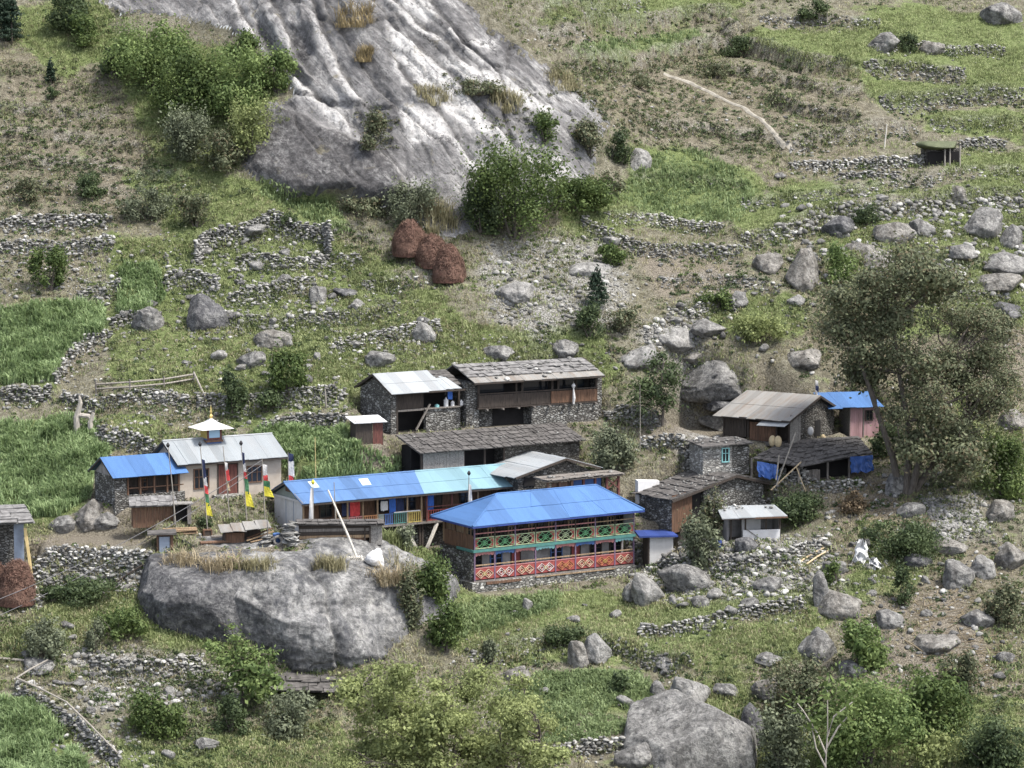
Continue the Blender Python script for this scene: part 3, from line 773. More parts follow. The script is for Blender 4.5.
def cliff_shape(x, y, z, z0, rk):
    q0 = np.stack([x, y, z0], 1); px_, py_ = project(q0); wob_ = 14*fbm(q0*0.16, 4, 5) + 7*fbm(q0*0.6, 3, 9)
    cc = (x + z0*1.05)/1.45 + 0.8*fbm(q0*0.15, 3, 71) + 0.25*fbm(q0*0.6, 3, 72); al = (x - z0)/1.45 + 0.8*fbm(q0*0.2, 3, 73)
    h1, e1 = facets(al/17.0, cc/6.2, 7); h2, e2 = facets(al/6.5+3, cc/2.4, 8); h3, e3 = facets(al/1.7+3, cc/0.9, 9)
    ed = smooth(0.0, 1.0, rk)
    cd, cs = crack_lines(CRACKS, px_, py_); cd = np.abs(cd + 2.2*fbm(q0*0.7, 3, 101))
    def mk(polys, soft, w): 
        m = np.zeros(len(x))
        for p in polys: m = np.maximum(m, smooth(-soft, soft, inside_poly(px_, py_, p)+wob_*w))
        return m
    D = 0.32*h1 + 0.15*h2 + 0.09*h3 - 0.45*np.exp(-e1/0.025) - 0.14*np.exp(-e2/0.04) + 0.9*fbm(q0*0.07, 2, 91) + 0.18*fbm(q0*1.1, 4, 99, True)
    D += -0.45*np.exp(-(cd/3.4)**2) + 0.22*np.sign(cs)*np.exp(-cd/40.0)*smooth(0, 2, cd) + 1.4*mk(DARKB[:1], 9, 0.3) - 0.8*mk(DARKB[1:3], 5, 0.2)
    D *= ed
    dark = np.clip(mk(DARKB, 5, 0.35), 0, 1); light = np.clip(mk(LIGHTB, 5, 0.4), 0, 1)  # dark block's own tone, plus pit shade put into the colour
    dark = np.maximum(dark, np.maximum(0.9*np.exp(-(cd/2.4)**2), 0.7*np.exp(-e1/0.03)))  # shade inside cracks and slab gaps painted dark
    light = np.maximum(light*(1-dark), 0.75*np.exp(-((cd-6)/4.0)**2)*(cs > 0)*(fbm(q0*0.3, 2, 103) > -0.1)*(1-dark))  # slab edges that catch the light, painted pale beside the cracks
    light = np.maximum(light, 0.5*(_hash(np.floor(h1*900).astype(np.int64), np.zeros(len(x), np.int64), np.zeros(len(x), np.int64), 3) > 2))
    return x + 0.2*D, y - 0.8*D, z + 0.5*D, dark, light
ZB = Z.copy()
VX, VY, VZ = X.copy(), Y.copy(), Z.copy()
soil_, pale_ = soil_and_shade.copy(), pale.copy()
ri = np.nonzero(rock > 0.02)[0]
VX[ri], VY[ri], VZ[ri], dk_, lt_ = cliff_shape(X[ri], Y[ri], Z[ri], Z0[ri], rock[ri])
V = np.stack([VX, VY, VZ], 1)
ii = (np.arange(ny-1)[:,None]*nx + np.arange(nx-1)[None]).ravel()
FQ = np.stack([ii, ii+1, ii+1+nx, ii+nx], 1)
frock = rock[FQ].mean(1) > 0.5
BVH = BVHTree.FromPolygons([tuple(v) for v in V], [tuple(f) for f in FQ.tolist()])
Z = VZ

def at(px, py):
    """where the sight line through a picture point meets the ground"""
    h = BVH.ray_cast(CAM, ray(px, py))
    return h[0] if h[0] is not None else march(px, py)
def ground(x, y):
    h = BVH.ray_cast(Vector((x, y, 300)), Vector((0,0,-1)))
    return h[0].z if h[0] is not None else 0.0
PATH_PX = [(664,74),(690,83),(716,96),(744,108),(762,120),(776,136),(784,146),(800,152)]
def scatter(poly, n, seed, avoid_house=True, dens=None):
    g = rng(seed); p = np.array(poly, float); lo = p.min(0); hi = p.max(0); out = []
    q = g.uniform(lo, hi, (n*4, 2)); q = q[inside_poly(q[:,0], q[:,1], poly) > 0]
    if len(q): q = q[crack_lines([PATH_PX], q[:,0], q[:,1])[0] > 5]
    if dens is not None: q = q[dens(q) > g.uniform(0, 1, len(q))]
    for a_, b_ in q[:n]:
        h = BVH.ray_cast(CAM, ray(a_, b_))
        if h[0] is not None: out.append(tuple(h[0]) + (h[1].z,))
    out = np.array(out).reshape(-1, 4)
    if avoid_house and len(out): out = out[~in_house(out[:,0], out[:,1], 0.1)]
    return out

# ---- ground and cliff materials
def groundmat():
    m, N, L, B = new_mat('hillside_ground')
    def A(k):
        a = N.new('ShaderNodeAttribute'); a.attribute_name = k; return a.outputs['Fac']
    v = coords(N, L)
    n1 = noise_node(N, L, v, 0.28, 6, 0.6); n2 = noise_node(N, L, v, 1.6, 8, 0.7); n3 = noise_node(N, L, v, 7.0, 6, 0.7)
    base = ramp(N, L, n2, [(0.30, (0.10,0.092,0.065)), (0.5, (0.205,0.192,0.14)), (0.72, (0.33,0.315,0.25))])
    mo = mathn(N, L, 'MULTIPLY_ADD', n1, 1.6, -0.55)
    dryc = ramp(N, L, n2, [(0.3, (0.10,0.088,0.062)), (0.5, (0.20,0.178,0.13)), (0.7, (0.33,0.30,0.23))])
    c = mixc(N, L, A('dry'), base, dryc)
    gr = ramp(N, L, n2, [(0.3, (0.075,0.10,0.034)), (0.5, (0.16,0.20,0.076)), (0.72, (0.26,0.29,0.14))])
    gf = mathn(N, L, 'ADD', mathn(N, L, 'MULTIPLY', A('green'), 0.85), mathn(N, L, 'MULTIPLY_ADD', n1, 1.3, -0.50))
    gf = mathn(N, L, 'ADD', gf, mathn(N, L, 'MULTIPLY_ADD', n2, 1.2, -0.60))
    gfr = ramp(N, L, gf, [(0.28, 0.0), (0.55, 1.0)])
    c = mixc(N, L, gfr, c, gr)
    so = ramp(N, L, n3, [(0.3, (0.13,0.11,0.085)), (0.6, (0.27,0.24,0.19)), (0.8, (0.40,0.37,0.31))])
    c = mixc(N, L, A('soil_and_shade'), c, so)
    pl = ramp(N, L, n3, [(0.32, (0.10,0.095,0.085)), (0.5, (0.27,0.265,0.245)), (0.68, (0.56,0.55,0.52))])
    pf = mathn(N, L, 'MULTIPLY', A('pale'), ramp(N, L, n2, [(0.36, 0.25), (0.56, 1.0)]))
    c = mixc(N, L, pf, c, pl)
    c = mixc(N, L, 0.7, c, ramp(N, L, n3, [(0.36, 0.3), (0.55, 1.0)]), 'MULTIPLY')
    L.new(c, B.inputs['Base Color']); B.inputs['Roughness'].default_value = 0.95
    B.inputs['Specular IOR Level'].default_value = 0.15
    bump(N, L, mathn(N, L, 'MULTIPLY_ADD', n2, 1.4, n3), B, 1.0, 0.30)
def cliffmat():
    m, N, L, B = new_mat('cliff_rock')
    t = N.new('ShaderNodeTexCoord')
    mp = N.new('ShaderNodeMapping'); mp.vector_type = 'TEXTURE'
    mp.inputs['Rotation'].default_value = (0, math.radians(46), 0); L.new(t.outputs['Object'], mp.inputs[0])
    ms = N.new('ShaderNodeMapping'); ms.inputs['Scale'].default_value = (0.10, 0.25, 1.0); L.new(mp.outputs[0], ms.inputs[0])
    v = t.outputs['Object']
    s1 = noise_node(N, L, ms.outputs[0], 0.55, 7, 0.66, 0.3)
    s2 = noise_node(N, L, ms.outputs[0], 2.2, 7, 0.7, 0.2)
    n1 = noise_node(N, L, v, 0.22, 8, 0.66); n2 = noise_node(N, L, v, 2.0, 8, 0.75)
    s = mathn(N, L, 'ADD', mathn(N, L, 'MULTIPLY', s1, 0.45), mathn(N, L, 'MULTIPLY', n1, 0.35))
    s = mathn(N, L, 'ADD', s, mathn(N, L, 'MULTIPLY', n2, 0.22))
    c = ramp(N, L, s, [(0.41, (0.085,0.083,0.084)), (0.485, (0.16,0.157,0.156)), (0.535, (0.245,0.241,0.237)), (0.60, (0.40,0.393,0.38))])
    def A(k):
        a = N.new('ShaderNodeAttribute'); a.attribute_name = k; return a.outputs['Fac']
    f = ramp(N, L, s2, [(0.52, 0.0), (0.60, 0.75)])
    c = mixc(N, L, f, c, (0.12,0.115,0.115))
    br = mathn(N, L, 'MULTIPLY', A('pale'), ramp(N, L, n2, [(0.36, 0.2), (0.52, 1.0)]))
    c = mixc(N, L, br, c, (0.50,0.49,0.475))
    dk = mathn(N, L, 'MULTIPLY', A('soil_and_shade'), ramp(N, L, n2, [(0.40, 0.95), (0.60, 0.45)]))  # on the cliff this attribute holds dark rock and painted shade
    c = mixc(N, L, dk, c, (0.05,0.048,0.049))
    n3 = noise_node(N, L, v, 0.42, 9, 0.72, 0.5)
    f2 = ramp(N, L, n3, [(0.60, 0.0), (0.68, 0.8)])
    c = mixc(N, L, f2, c, (0.17,0.155,0.11))
    f3 = ramp(N, L, n3, [(0.30, 0.85), (0.39, 0.0)])
    c = mixc(N, L, f3, c, (0.055,0.053,0.056))
    # joints: thin broken dark lines along the bedding
    vd = N.new('ShaderNodeVectorMath'); vd.operation = 'MULTIPLY_ADD'; nv = N.new('ShaderNodeTexNoise'); nv.inputs['Scale'].default_value = 0.5; nv.inputs['Detail'].default_value = 6; nv.inputs['Roughness'].default_value = 0.7; L.new(v, nv.inputs['Vector'])
    L.new(nv.outputs['Color'], vd.inputs[0]); vd.inputs[1].default_value = (0.9,0.9,0.9); L.new(ms.outputs[0], vd.inputs[2])
    ve = N.new('ShaderNodeTexVoronoi'); ve.feature = 'DISTANCE_TO_EDGE'; ve.inputs['Scale'].default_value = 0.55; L.new(vd.outputs[0], ve.inputs['Vector'])
    jl = mathn(N, L, 'MULTIPLY', ramp(N, L, ve.outputs[0], [(0.0, 0.9), (0.02, 0.0)]), ramp(N, L, noise_node(N, L, v, 0.35, 4, 0.6), [(0.46, 0.0), (0.54, 1.0)]))
    c = mixc(N, L, jl, c, (0.045,0.043,0.044))
    ns = noise_node(N, L, v, 1.1, 8, 0.8); c = mixc(N, L, ramp(N, L, ns, [(0.60, 0.0), (0.65, 0.75)]), c, (0.075,0.072,0.072))
    L.new(c, B.inputs['Base Color']); B.inputs['Roughness'].default_value = 0.9
    B.inputs['Specular IOR Level'].default_value = 0.2
    bump(N, L, mathn(N, L, 'MULTIPLY_ADD', n2, 1.0, mathn(N, L, 'MULTIPLY', s1, 1.2)), B, 0.9, 0.45)
groundmat(); cliffmat()
def submesh(name, fsel, mat):
    f = FQ[fsel]; u, inv = np.unique(f, return_inverse=True)
    return np_mesh(name, V[u], inv.reshape(-1, 4), 4, mat, attr={'green': green[u], 'dry': dry[u], 'soil_and_shade': soil_[u], 'pale': pale_[u]}, smoothf=True)
hill = tag(submesh('terraced_hillside', rock[FQ].max(1) < 0.93, 'hillside_ground'), kind='structure')
# the cliff face itself, on a finer net than the ground
fx_, fy_ = np.arange(-54, 16, 0.14), np.arange(34, 92, 0.14)
fX, fY = [a.ravel() for a in np.meshgrid(fx_, fy_)]
def gsamp(arr, x, y):
    i = np.clip(np.searchsorted(xs, x)-1, 0, nx-2); j = np.clip(np.searchsorted(ys, y)-1, 0, ny-2)
    a = (x-xs[i])/(xs[i+1]-xs[i]); b = (y-ys[j])/(ys[j+1]-ys[j]); z = arr.reshape(ny, nx)
    return (z[j,i]*(1-a)+z[j,i+1]*a)*(1-b) + (z[j+1,i]*(1-a)+z[j+1,i+1]*a)*b
frk = gsamp(rock, fX, fY)
sel = frk > 0.02; fz, fz0 = gsamp(ZB, fX, fY), gsamp(Z0, fX, fY)
cx_, cy_, cz_, cdk, clt = fX.copy(), fY.copy(), fz.copy(), np.zeros(len(fX)), np.zeros(len(fX))
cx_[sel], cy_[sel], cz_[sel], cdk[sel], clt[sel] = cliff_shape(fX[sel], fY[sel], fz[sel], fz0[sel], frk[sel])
n1_ = len(fx_); jj = (np.arange(len(fy_)-1)[:,None]*n1_ + np.arange(n1_-1)[None]).ravel(); fq = np.stack([jj, jj+1, jj+1+n1_, jj+n1_], 1)
fq = fq[frk[fq].min(1) > 0.30]; u_, inv_ = np.unique(fq, return_inverse=True)
cliff = tag(np_mesh('rock_cliff', np.stack([cx_, cy_, cz_], 1)[u_], inv_.reshape(-1, 4), 4, 'cliff_rock', attr={'soil_and_shade': cdk[u_], 'pale': clt[u_]}, smoothf=False), kind='structure')

# ---- footpath
def strip(name, pts, w, mat, lift=0.06, seed=1):
    P = resample([at(*p) for p in pts], 0.5); g = rng(seed); vs = []; fs = []
    for i, p in enumerate(P):
        t = (P[min(i+1, len(P)-1)]-P[max(i-1, 0)]); t.z = 0; t.normalize(); n = Vector((-t.y, t.x, 0))
        ww = w*(0.7+0.6*g.random())
        for s in (-1, -0.33, 0.33, 1):
            q = p + n*s*ww*0.5; z = max(ground(q.x, q.y), p.z-0.3)
            vs.append((q.x, q.y, z+lift-(0.12 if abs(s) == 1 else 0)))
        if i: fs += [(i*4-4+k, i*4-3+k, i*4+1+k, i*4+k) for k in range(3)]
    m = MB(); m.add(vs, fs); o = m.build(name, mat); return tag(o, kind='structure')
plain('path_dust', (0.25,0.232,0.195), 0.25, 2, 0.95)
strip('footpath', [(664,74),(690,83),(716,96),(744,108),(762,120),(776,136),(784,146),(792,149)], 0.45, 'path_dust', 0.14)

# ---- the dry stone walls
def build_wall(W3, wh, label, seed, mat='rock_warm', size=0.23):
    g = rng(seed); P = resample(W3, 0.5); C = []; S = []
    for i in range(len(P)-1):
        a_, b_ = P[i], P[i+1]; t = (b_-a_); L = t.length; t.normalize(); n = Vector((-t.y, t.x, 0)).normalized()
        zl = min(ground(a_.x-n.x*0.55, a_.y-n.y*0.55), ground(a_.x, a_.y)); zh = ground(a_.x+n.x*0.6, a_.y+n.y*0.6)
        top = max(zl+wh, zh+0.12)*1.0 + 0.22*vnoise(np.array([[i*0.21, seed, 0.5]]), 3)[0]*wh
        top = min(top, zl+wh*1.9)
        z = zl-0.1
        while z < top:
            hgt = size*g.uniform(0.5, 1.1)
            for rep in range(int(math.ceil(L/(size*1.7)))):
                f = g.random(); lean = -0.12 + 0.25*(z-zl)/max(0.4, wh)
                p = a_.lerp(b_, f) + n*(lean+g.normal(0, 0.09))
                C.append((p.x, p.y, z+hgt*0.5)); k = g.uniform(0.6, 1.6)
                S.append((size*k*g.uniform(0.9,1.6)*0.66, size*k*0.62, hgt*0.58*g.uniform(0.8,1.15)))
            z += hgt*0.92
        if g.random() < 0.55:            # stones that have rolled off
            d = -abs(g.normal(0, 0.8))-0.4; q = a_ + n*d; C.append((q.x, q.y, ground(q.x, q.y)+0.05)); k = g.uniform(0.10, 0.26); S.append((k, k*0.8, k*0.6))
    vv, ff, rr = stones(np.array(C), np.array(S), seed)
    o = np_mesh('dry_stone_wall', vv, ff, 3, mat, origin=(P[0].x, P[0].y, P[0].z), attr={'rnd': rr})
    return tag(o, label, 'stone wall', 'dry stone walls of the terraces')
def wallmat(name, k, lo=0.06):
    m, N, L, B = new_mat(name)
    a_ = N.new('ShaderNodeAttribute'); a_.attribute_name = 'rnd'
    v = coords(N, L); n = noise_node(N, L, v, 4, 6, 0.75)
    c = ramp(N, L, a_.outputs['Fac'], [(0.0, (0.10*k,0.098*k,0.092*k)), (0.45, (0.20*k,0.197*k,0.185*k)), (0.8, (0.31*k,0.305*k,0.285*k)), (1.0, (0.46*k,0.455*k,0.43*k))])
    c = mixc(N, L, 0.75, c, ramp(N, L, n, [(0.32, 0.35), (0.55, 1.0), (0.7, 1.25)]), 'MULTIPLY')
    n1 = noise_node(N, L, v, 0.5, 4, 0.6)
    L.new(c, B.inputs['Base Color']); B.inputs['Roughness'].default_value = 0.95; B.inputs['Specular IOR Level'].default_value = 0.15
    bump(N, L, n, B, 0.7, 0.08)
wallmat('wall_stone', 0.90); wallmat('wall_stone_pale', 1.15); wallmat('scree_stone', 0.95)
for k, (W3, (pts, sh, wh, lab)) in enumerate(zip(WPATH, WALLS)):
    if wh > 0: build_wall(W3, wh, lab, 100+k, 'wall_stone_pale' if ('pale' in lab or 'yard' in lab) else 'wall_stone')
# ------------------------------------------------------------------ boulders
def rock_shape(sub, seed, planes=None, nplanes=15, amp=0.07, fine=0.025, soft=0.018):
    g = rng(seed); D, Fc = ICO[sub]
    if planes is None:
        n = g.normal(0, 1, (nplanes, 3)); n /= np.linalg.norm(n, axis=1)[:,None]
        d = g.uniform(0.52, 0.98, nplanes)
    else:
        n = np.array([p[0] for p in planes], float); n /= np.linalg.norm(n, axis=1)[:,None]; d = np.array([p[1] for p in planes], float)
    c = D @ n.T
    r = np.where(c > 0.05, d[None]/np.maximum(c, 0.05), 9e9)
    r = np.minimum(r, (1.08 if planes is None else 1e9))
    k = soft*np.median(d)
    m = r.min(1); rs = m - k*np.log(np.exp(-(np.minimum(r, m[:,None]+60*k)-m[:,None])/k).sum(1))
    rr = np.maximum(rs, 0.3*m)
    return D, Fc, rr

def boulder(label, px, py, w, h, mat='rock', seed=1, sub=4, tilt=0.0, deep=0.85, sink=0.42, cat='boulder', name='boulder', group=None):
    p = at(px, min(py+h*0.42, 790)); sc = F/(p-CAM).length
    rx, rz = w/2/sc, h/2/sc*1.12; ry = rx*deep
    D, Fc, r = rock_shape(sub, seed)
    P = D*r[:,None]
    gg = rng(seed+50)
    for _ in range(14):
        nn = gg.normal(0, 1, 3); nn[1] = -abs(nn[1])*0.8; nn /= np.linalg.norm(nn); c_ = P @ nn; dm = c_.max()*gg.uniform(0.80, 0.95); ov = c_ > dm; P[ov] *= (dm/c_[ov])[:,None]
    nz = fbm(P*1.4+seed*3.1, 3, seed)*0.04 - np.clip(fbm(P*1.1+seed*1.7, 2, seed+3, True)-0.7, 0, 1)*0.35 + fbm(P*6+seed, 3, seed+7)*0.03
    P = P*(1+nz)[:,None]
    P = P/np.abs(P).max(0)
    P = P*np.array([rx, ry, rz])
    if tilt:
        c, s = math.cos(tilt), math.sin(tilt); x, z = P[:,0].copy(), P[:,2].copy(); P[:,0], P[:,2] = x*c+z*s, -x*s+z*c
    o = np_mesh(name, P, Fc, 3, mat, smoothf=False)
    o.location = p + Vector((0, ry*0.55, rz*sink))
    me = o.data; me.polygons.foreach_set('use_smooth', np.ones(len(Fc), bool))
    return tag(o, label, cat, group or 'boulders on the hillside')

BOULD = [
 ('pale boulder perched behind the huge bottom right boulder', 686, 690, 52, 38, 'rock_pale', 6),
 ('small round boulder left of the perched pale boulder', 656, 689, 20, 20, 'rock', 7),
 ('grey slab of rock against the right side of the huge bottom boulder', 752, 720, 30, 66, 'rock_dark', 8),
 ('small grey boulder at the left foot of the huge bottom boulder', 634, 756, 40, 30, 'rock', 9),
 ('flat grey rock just right of the perched pale boulder', 726, 690, 30, 18, 'rock', 10),
 ('pale grey boulder at the right front corner of the blue roofed lodge', 646, 587, 42, 44, 'rock_pale', 11),
 ('darker grey boulder right behind the pale one beside the lodge', 690, 577, 62, 38, 'rock', 12),
 ('small angular boulder in front of the pale boulder by the lodge', 632, 592, 20, 26, 'rock_pale', 13),
 ('large dark boulder in the middle of the left slope', 205, 311, 50, 44, 'rock_dark', 14),
 ('pale pointed boulder left of the large dark boulder on the left slope', 148, 318, 36, 30, 'rock', 15),
 ('flat topped grey boulder under the long terrace edge on the left', 276, 338, 48, 24, 'rock_warm', 16),
 ('tilted dark boulder just below the flat topped boulder', 250, 359, 34, 20, 'rock', 17),
 ('upright grey boulder on the terrace right of the ruined enclosure', 319, 291, 22, 26, 'rock', 18),
 ('dark flat slab of rock on the terrace left of the haystacks', 347, 292, 34, 12, 'rock_dark', 19),
 ('small pale boulder below the dark flat slab', 356, 304, 18, 14, 'rock_pale', 20),
 ('big angular boulder behind the bare yard at the left', 88, 512, 38, 38, 'rock_warm', 21),
 ('rounded grey boulder below the big angular boulder of the left yard', 104, 520, 36, 22, 'rock', 22),
 ('dark grey boulder left of the big angular yard boulder', 62, 523, 30, 20, 'rock', 23),
 ('grey boulder in the lower right beside the bright green bush', 820, 646, 46, 42, 'rock', 24),
 ('pale rock shelf above the boulder by the bright green bush', 842, 603, 54, 30, 'rock_warm', 25),
 ('narrow upright rock left of the pale rock shelf', 822, 588, 18, 46, 'rock', 26),
 ('rounded boulder in the pile at the right, left of two', 957, 575, 40, 36, 'rock', 27),
 ('pale rounded boulder in the pile at the right, right of two', 985, 566, 30, 28, 'rock_pale', 28),
 ('grey boulder at the right edge above the pale rounded one', 1010, 556, 36, 34, 'rock_warm', 29),
 ('flat boulder behind the rounded boulders at the right', 950, 548, 40, 18, 'rock_warm', 30),
 ('low boulder in front of the pile at the right', 976, 618, 40, 20, 'rock', 31),
 ('massive dark boulder behind the tin roofed house on the right', 722, 378, 92, 48, 'rock', 32),
 ('dark undercut rock below the massive boulder on the right', 738, 404, 70, 18, 'rock_dark', 33),
 ('pale smooth rock left of the massive right boulder', 672, 336, 54, 32, 'rock_pale', 34),
 ('grey rock between the dark tree and the massive right boulder', 690, 356, 40, 20, 'rock_warm', 35),
 ('tall grey boulder near the right edge on the upper terrace', 985, 222, 46, 38, 'rock', 36),
 ('rounded boulder touching the right edge on the upper terrace', 1014, 236, 26, 30, 'rock', 37),
 ('flat topped boulder just above the tall grey one on the right', 958, 193, 30, 22, 'rock_warm', 38),
 ('dark boulder in the top right field, left of two', 884, 41, 38, 24, 'rock', 39),
 ('rounded boulder in the top right field, right of two', 933, 46, 28, 20, 'rock_warm', 40),
 ('slanted smooth slab on the slope above the tin roofed right house', 806, 268, 40, 52, 'rock_warm', 41),
 ('pale little boulder on the grass right of the slanted slab', 796, 300, 20, 15, 'rock_pale', 42),
 ('grey boulder half buried left of the slanted slab', 738, 299, 22, 20, 'rock', 43),
 ('grey boulder under the curved terrace wall', 895, 229, 44, 28, 'rock_warm', 44),
 ('grey boulder on the right slope above the big sparse tree', 946, 272, 36, 26, 'rock', 45),
 ('wide grey rock at the right edge above the big sparse tree', 1000, 280, 50, 26, 'rock_warm', 46),
 ('grey boulder directly behind the long slate roofed house', 560, 349, 46, 26, 'rock', 47),
 ('low grey boulder behind the left end of the long slate roof', 502, 352, 40, 18, 'rock', 48),
 ('small grey boulder above the tin roofed stone house', 378, 357, 40, 22, 'rock', 49),
 ('grey boulder at the end of the pale tumbled wall', 424, 331, 26, 26, 'rock_pale', 50),
 ('pale grey boulder on the lawn in front of the lodge', 526, 605, 14, 18, 'rock_pale', 51),
 ('tall pale rock in the terrace edge below the lawn, left of two', 578, 652, 26, 34, 'rock_warm', 52),
 ('tall pale rock in the terrace edge below the lawn, right of two', 597, 648, 30, 36, 'rock_pale', 53),
 ('pale rock at the left end of the terrace edge below the lawn', 520, 672, 34, 26, 'rock_warm', 54),
 ('rounded rock at the right end of the terrace edge below the lawn', 668, 661, 24, 16, 'rock_pale', 55),
 ('rough outcrop in the top right corner', 1004, 12, 44, 30, 'rock', 56),
 ('dark broken rock under the curved terrace wall, left part', 842, 226, 40, 26, 'rock_dark', 80),
 ('grey rock under the curved terrace wall between two shrubs', 922, 226, 30, 22, 'rock', 81),
 ('long low outcrop on the right slope below the curved wall', 960, 252, 44, 18, 'rock', 82),
 ('brownish outcrop above the crown of the big sparse tree', 884, 256, 40, 20, 'rock_warm', 83),
 ('pale outcrop left of the slanted slab', 770, 262, 34, 24, 'rock_warm', 84),
 ('grey ledge of rock right of the pale smooth rock', 708, 328, 44, 22, 'rock', 85),
 ('dark ledge at the right edge above the trees', 1010, 310, 36, 20, 'rock_dark', 86),
 ('outcrop on the right edge beside the olive bush', 1012, 420, 36, 26, 'rock_warm', 87),
 ('grey rock above the right field row of stones', 880, 196, 22, 12, 'rock', 88),
 ('pair of fused grey rocks low on the dirt slope', 850, 668, 36, 22, 'rock', 89),
 ('angular rock between the shack scree and the white sheets', 838, 566, 30, 22, 'rock', 90),
 ('grey slab leaning at the foot of the big sparse tree', 897, 481, 26, 34, 'rock', 57),
 ('grey rock in the scree below the dark bush on the right', 745, 545, 28, 18, 'rock_dark', 58),
 ('pale boulder in the slope below the scree', 770, 585, 34, 20, 'rock', 59),
 ('grey outcrop at the upper end of the cliff near the pale rubble', 640, 158, 34, 26, 'rock_pale', 60),
 ('pale rubble boulder among the rockslide above the long house', 520, 292, 50, 26, 'rock_pale', 61),
 ('whitish boulder in the rockslide right of the big cliff bush', 612, 240, 26, 14, 'rock_pale', 62),
 ('grey rock on the bank under the corn behind the temple', 162, 395, 24, 16, 'rock', 63),
 ('pale flat rock in the bottom left tumble of stones', 35, 665, 40, 18, 'rock', 64),
 ('pale round rock in the bottom left bushes', 204, 742, 30, 16, 'rock', 65),
 ('rock in the brown dirt at the lower right', 770, 660, 30, 16, 'rock', 66),
 ('grey rock above the bottom right bushes', 770, 690, 36, 30, 'rock_warm', 67),
 ('grey rock at the left of the bare lower right dirt', 890, 618, 34, 20, 'rock', 68),
 ('dark rock left of the pile of rounded boulders', 920, 560, 30, 22, 'rock_dark', 69),
 ('grey rock in the slope just left of the white scree', 912, 508, 30, 22, 'rock', 70),
 ('grey rock at the right edge beside the white scree', 1000, 510, 34, 26, 'rock_warm', 71),
]
for lab, px, py, w, h, mt, sd in BOULD:
    boulder(lab, px, py, w, h, mt, sd, 4 if w < 80 else 5)

for lab, px, py, w, h, mt, sd in (('broad outcrop sunk in the slope under the curved wall, beside the two dark rocks', 868, 246, 66, 34, 'rock_warm', 101), ('wide sunken outcrop at the right edge below the rounded boulder', 1004, 258, 60, 34, 'rock', 102), ('pale sunken slab between the conifer and the pale smooth rock', 644, 352, 62, 34, 'rock_pale', 103), ('sunken slab on the slope left of the big sparse tree', 806, 352, 52, 30, 'rock_warm', 104), ('broad sunken slab on the dirt slope below the rounded boulders', 936, 640, 56, 26, 'rock_warm', 105), ('sunken outcrop above the ruined enclosure beside the cliff', 250, 226, 40, 18, 'rock', 106), ('sunken pale slab above the long house in the rockslide', 590, 268, 54, 24, 'rock_pale', 107), ('wide sunken rock on the slope right of the dark slender tree', 726, 420, 56, 22, 'rock_warm', 108)):
    boulder(lab, px, py, w, h, mt, sd, 4, 0.0, 1.1, 0.12)

# the giant boulder that carries the terrace in front of the long blue hall
def giant():
    c = at_y(283, 622, -7.5)
    planes = [((-0.05,-0.12,1),5.3), ((0.42,-0.25,0.85),6.4), ((0.18,-0.72,0.66),5.4), ((0.92,-0.25,0.25),11.4), ((0.55,-0.85,0.05),8.8),
              ((-0.50,-0.84,-0.26),4.7), ((-0.97,-0.15,-0.18),10.6), ((0.10,-0.95,-0.30),5.8), ((-0.45,-0.2,-0.87),5.2), ((0,1,0),6), ((0,0,-1),6.0), ((-0.6,-0.3,0.74),8.3)]
    D, Fc, r = rock_shape(5, 3, planes, soft=0.035)
    # finer skin for the giant: two more splits of the sphere
    Dv, Df = icosphere(6); 
    n = np.array([p[0] for p in planes], float); n /= np.linalg.norm(n, axis=1)[:,None]; d = np.array([p[1] for p in planes])
    cc_ = Dv @ n.T; r = np.where(cc_ > 0.05, d[None]/np.maximum(cc_, 0.05), 9e9); k = 0.28
    m = r.min(1); r = m - k*np.log(np.exp(-(np.minimum(r, m[:,None]+60*k)-m[:,None])/k).sum(1))
    P = Dv*r[:,None]
    lay = P @ np.array([0.35, 0.2, 0.91])
    gg = rng(12)                       # chipped edges: more planes that shave the hull
    for _ in range(26):
        nn = gg.normal(0, 1, 3); nn[1] = -abs(nn[1])-0.2; nn /= np.linalg.norm(nn); c_ = P @ nn; dm = c_.max()*gg.uniform(0.84, 0.95); over_ = c_ > dm; P[over_] *= (dm/c_[over_])[:,None]
    nz = 0.35*fbm(P*0.16, 3, 4) - 0.9*np.clip(fbm(P*0.24, 3, 44, True)-0.62, 0, 1) + 0.16*fbm(P*0.6, 3, 14, True) + 0.10*fbm(P*1.5, 3, 24)
    crack = np.exp(-((P[:,0]+4.6+0.35*P[:,2]+0.8*fbm(P*0.4,2,6))/0.45)**2)*0.9 + np.exp(-((P[:,0]-4.4+0.3*P[:,2]+0.7*fbm(P*0.4,2,8))/0.3)**2)*0.6
    crack *= (P[:,1] < 0)
    P = P + Dv*(nz-crack)[:,None]
    o = np_mesh('giant_boulder', P, Df, 3, 'rock_boulder', smoothf=True); o.location = c
    tag(o, 'giant grey boulder as big as a house below the long blue hall', 'boulder', 'boulders on the hillside'); return o
GIANT = giant()
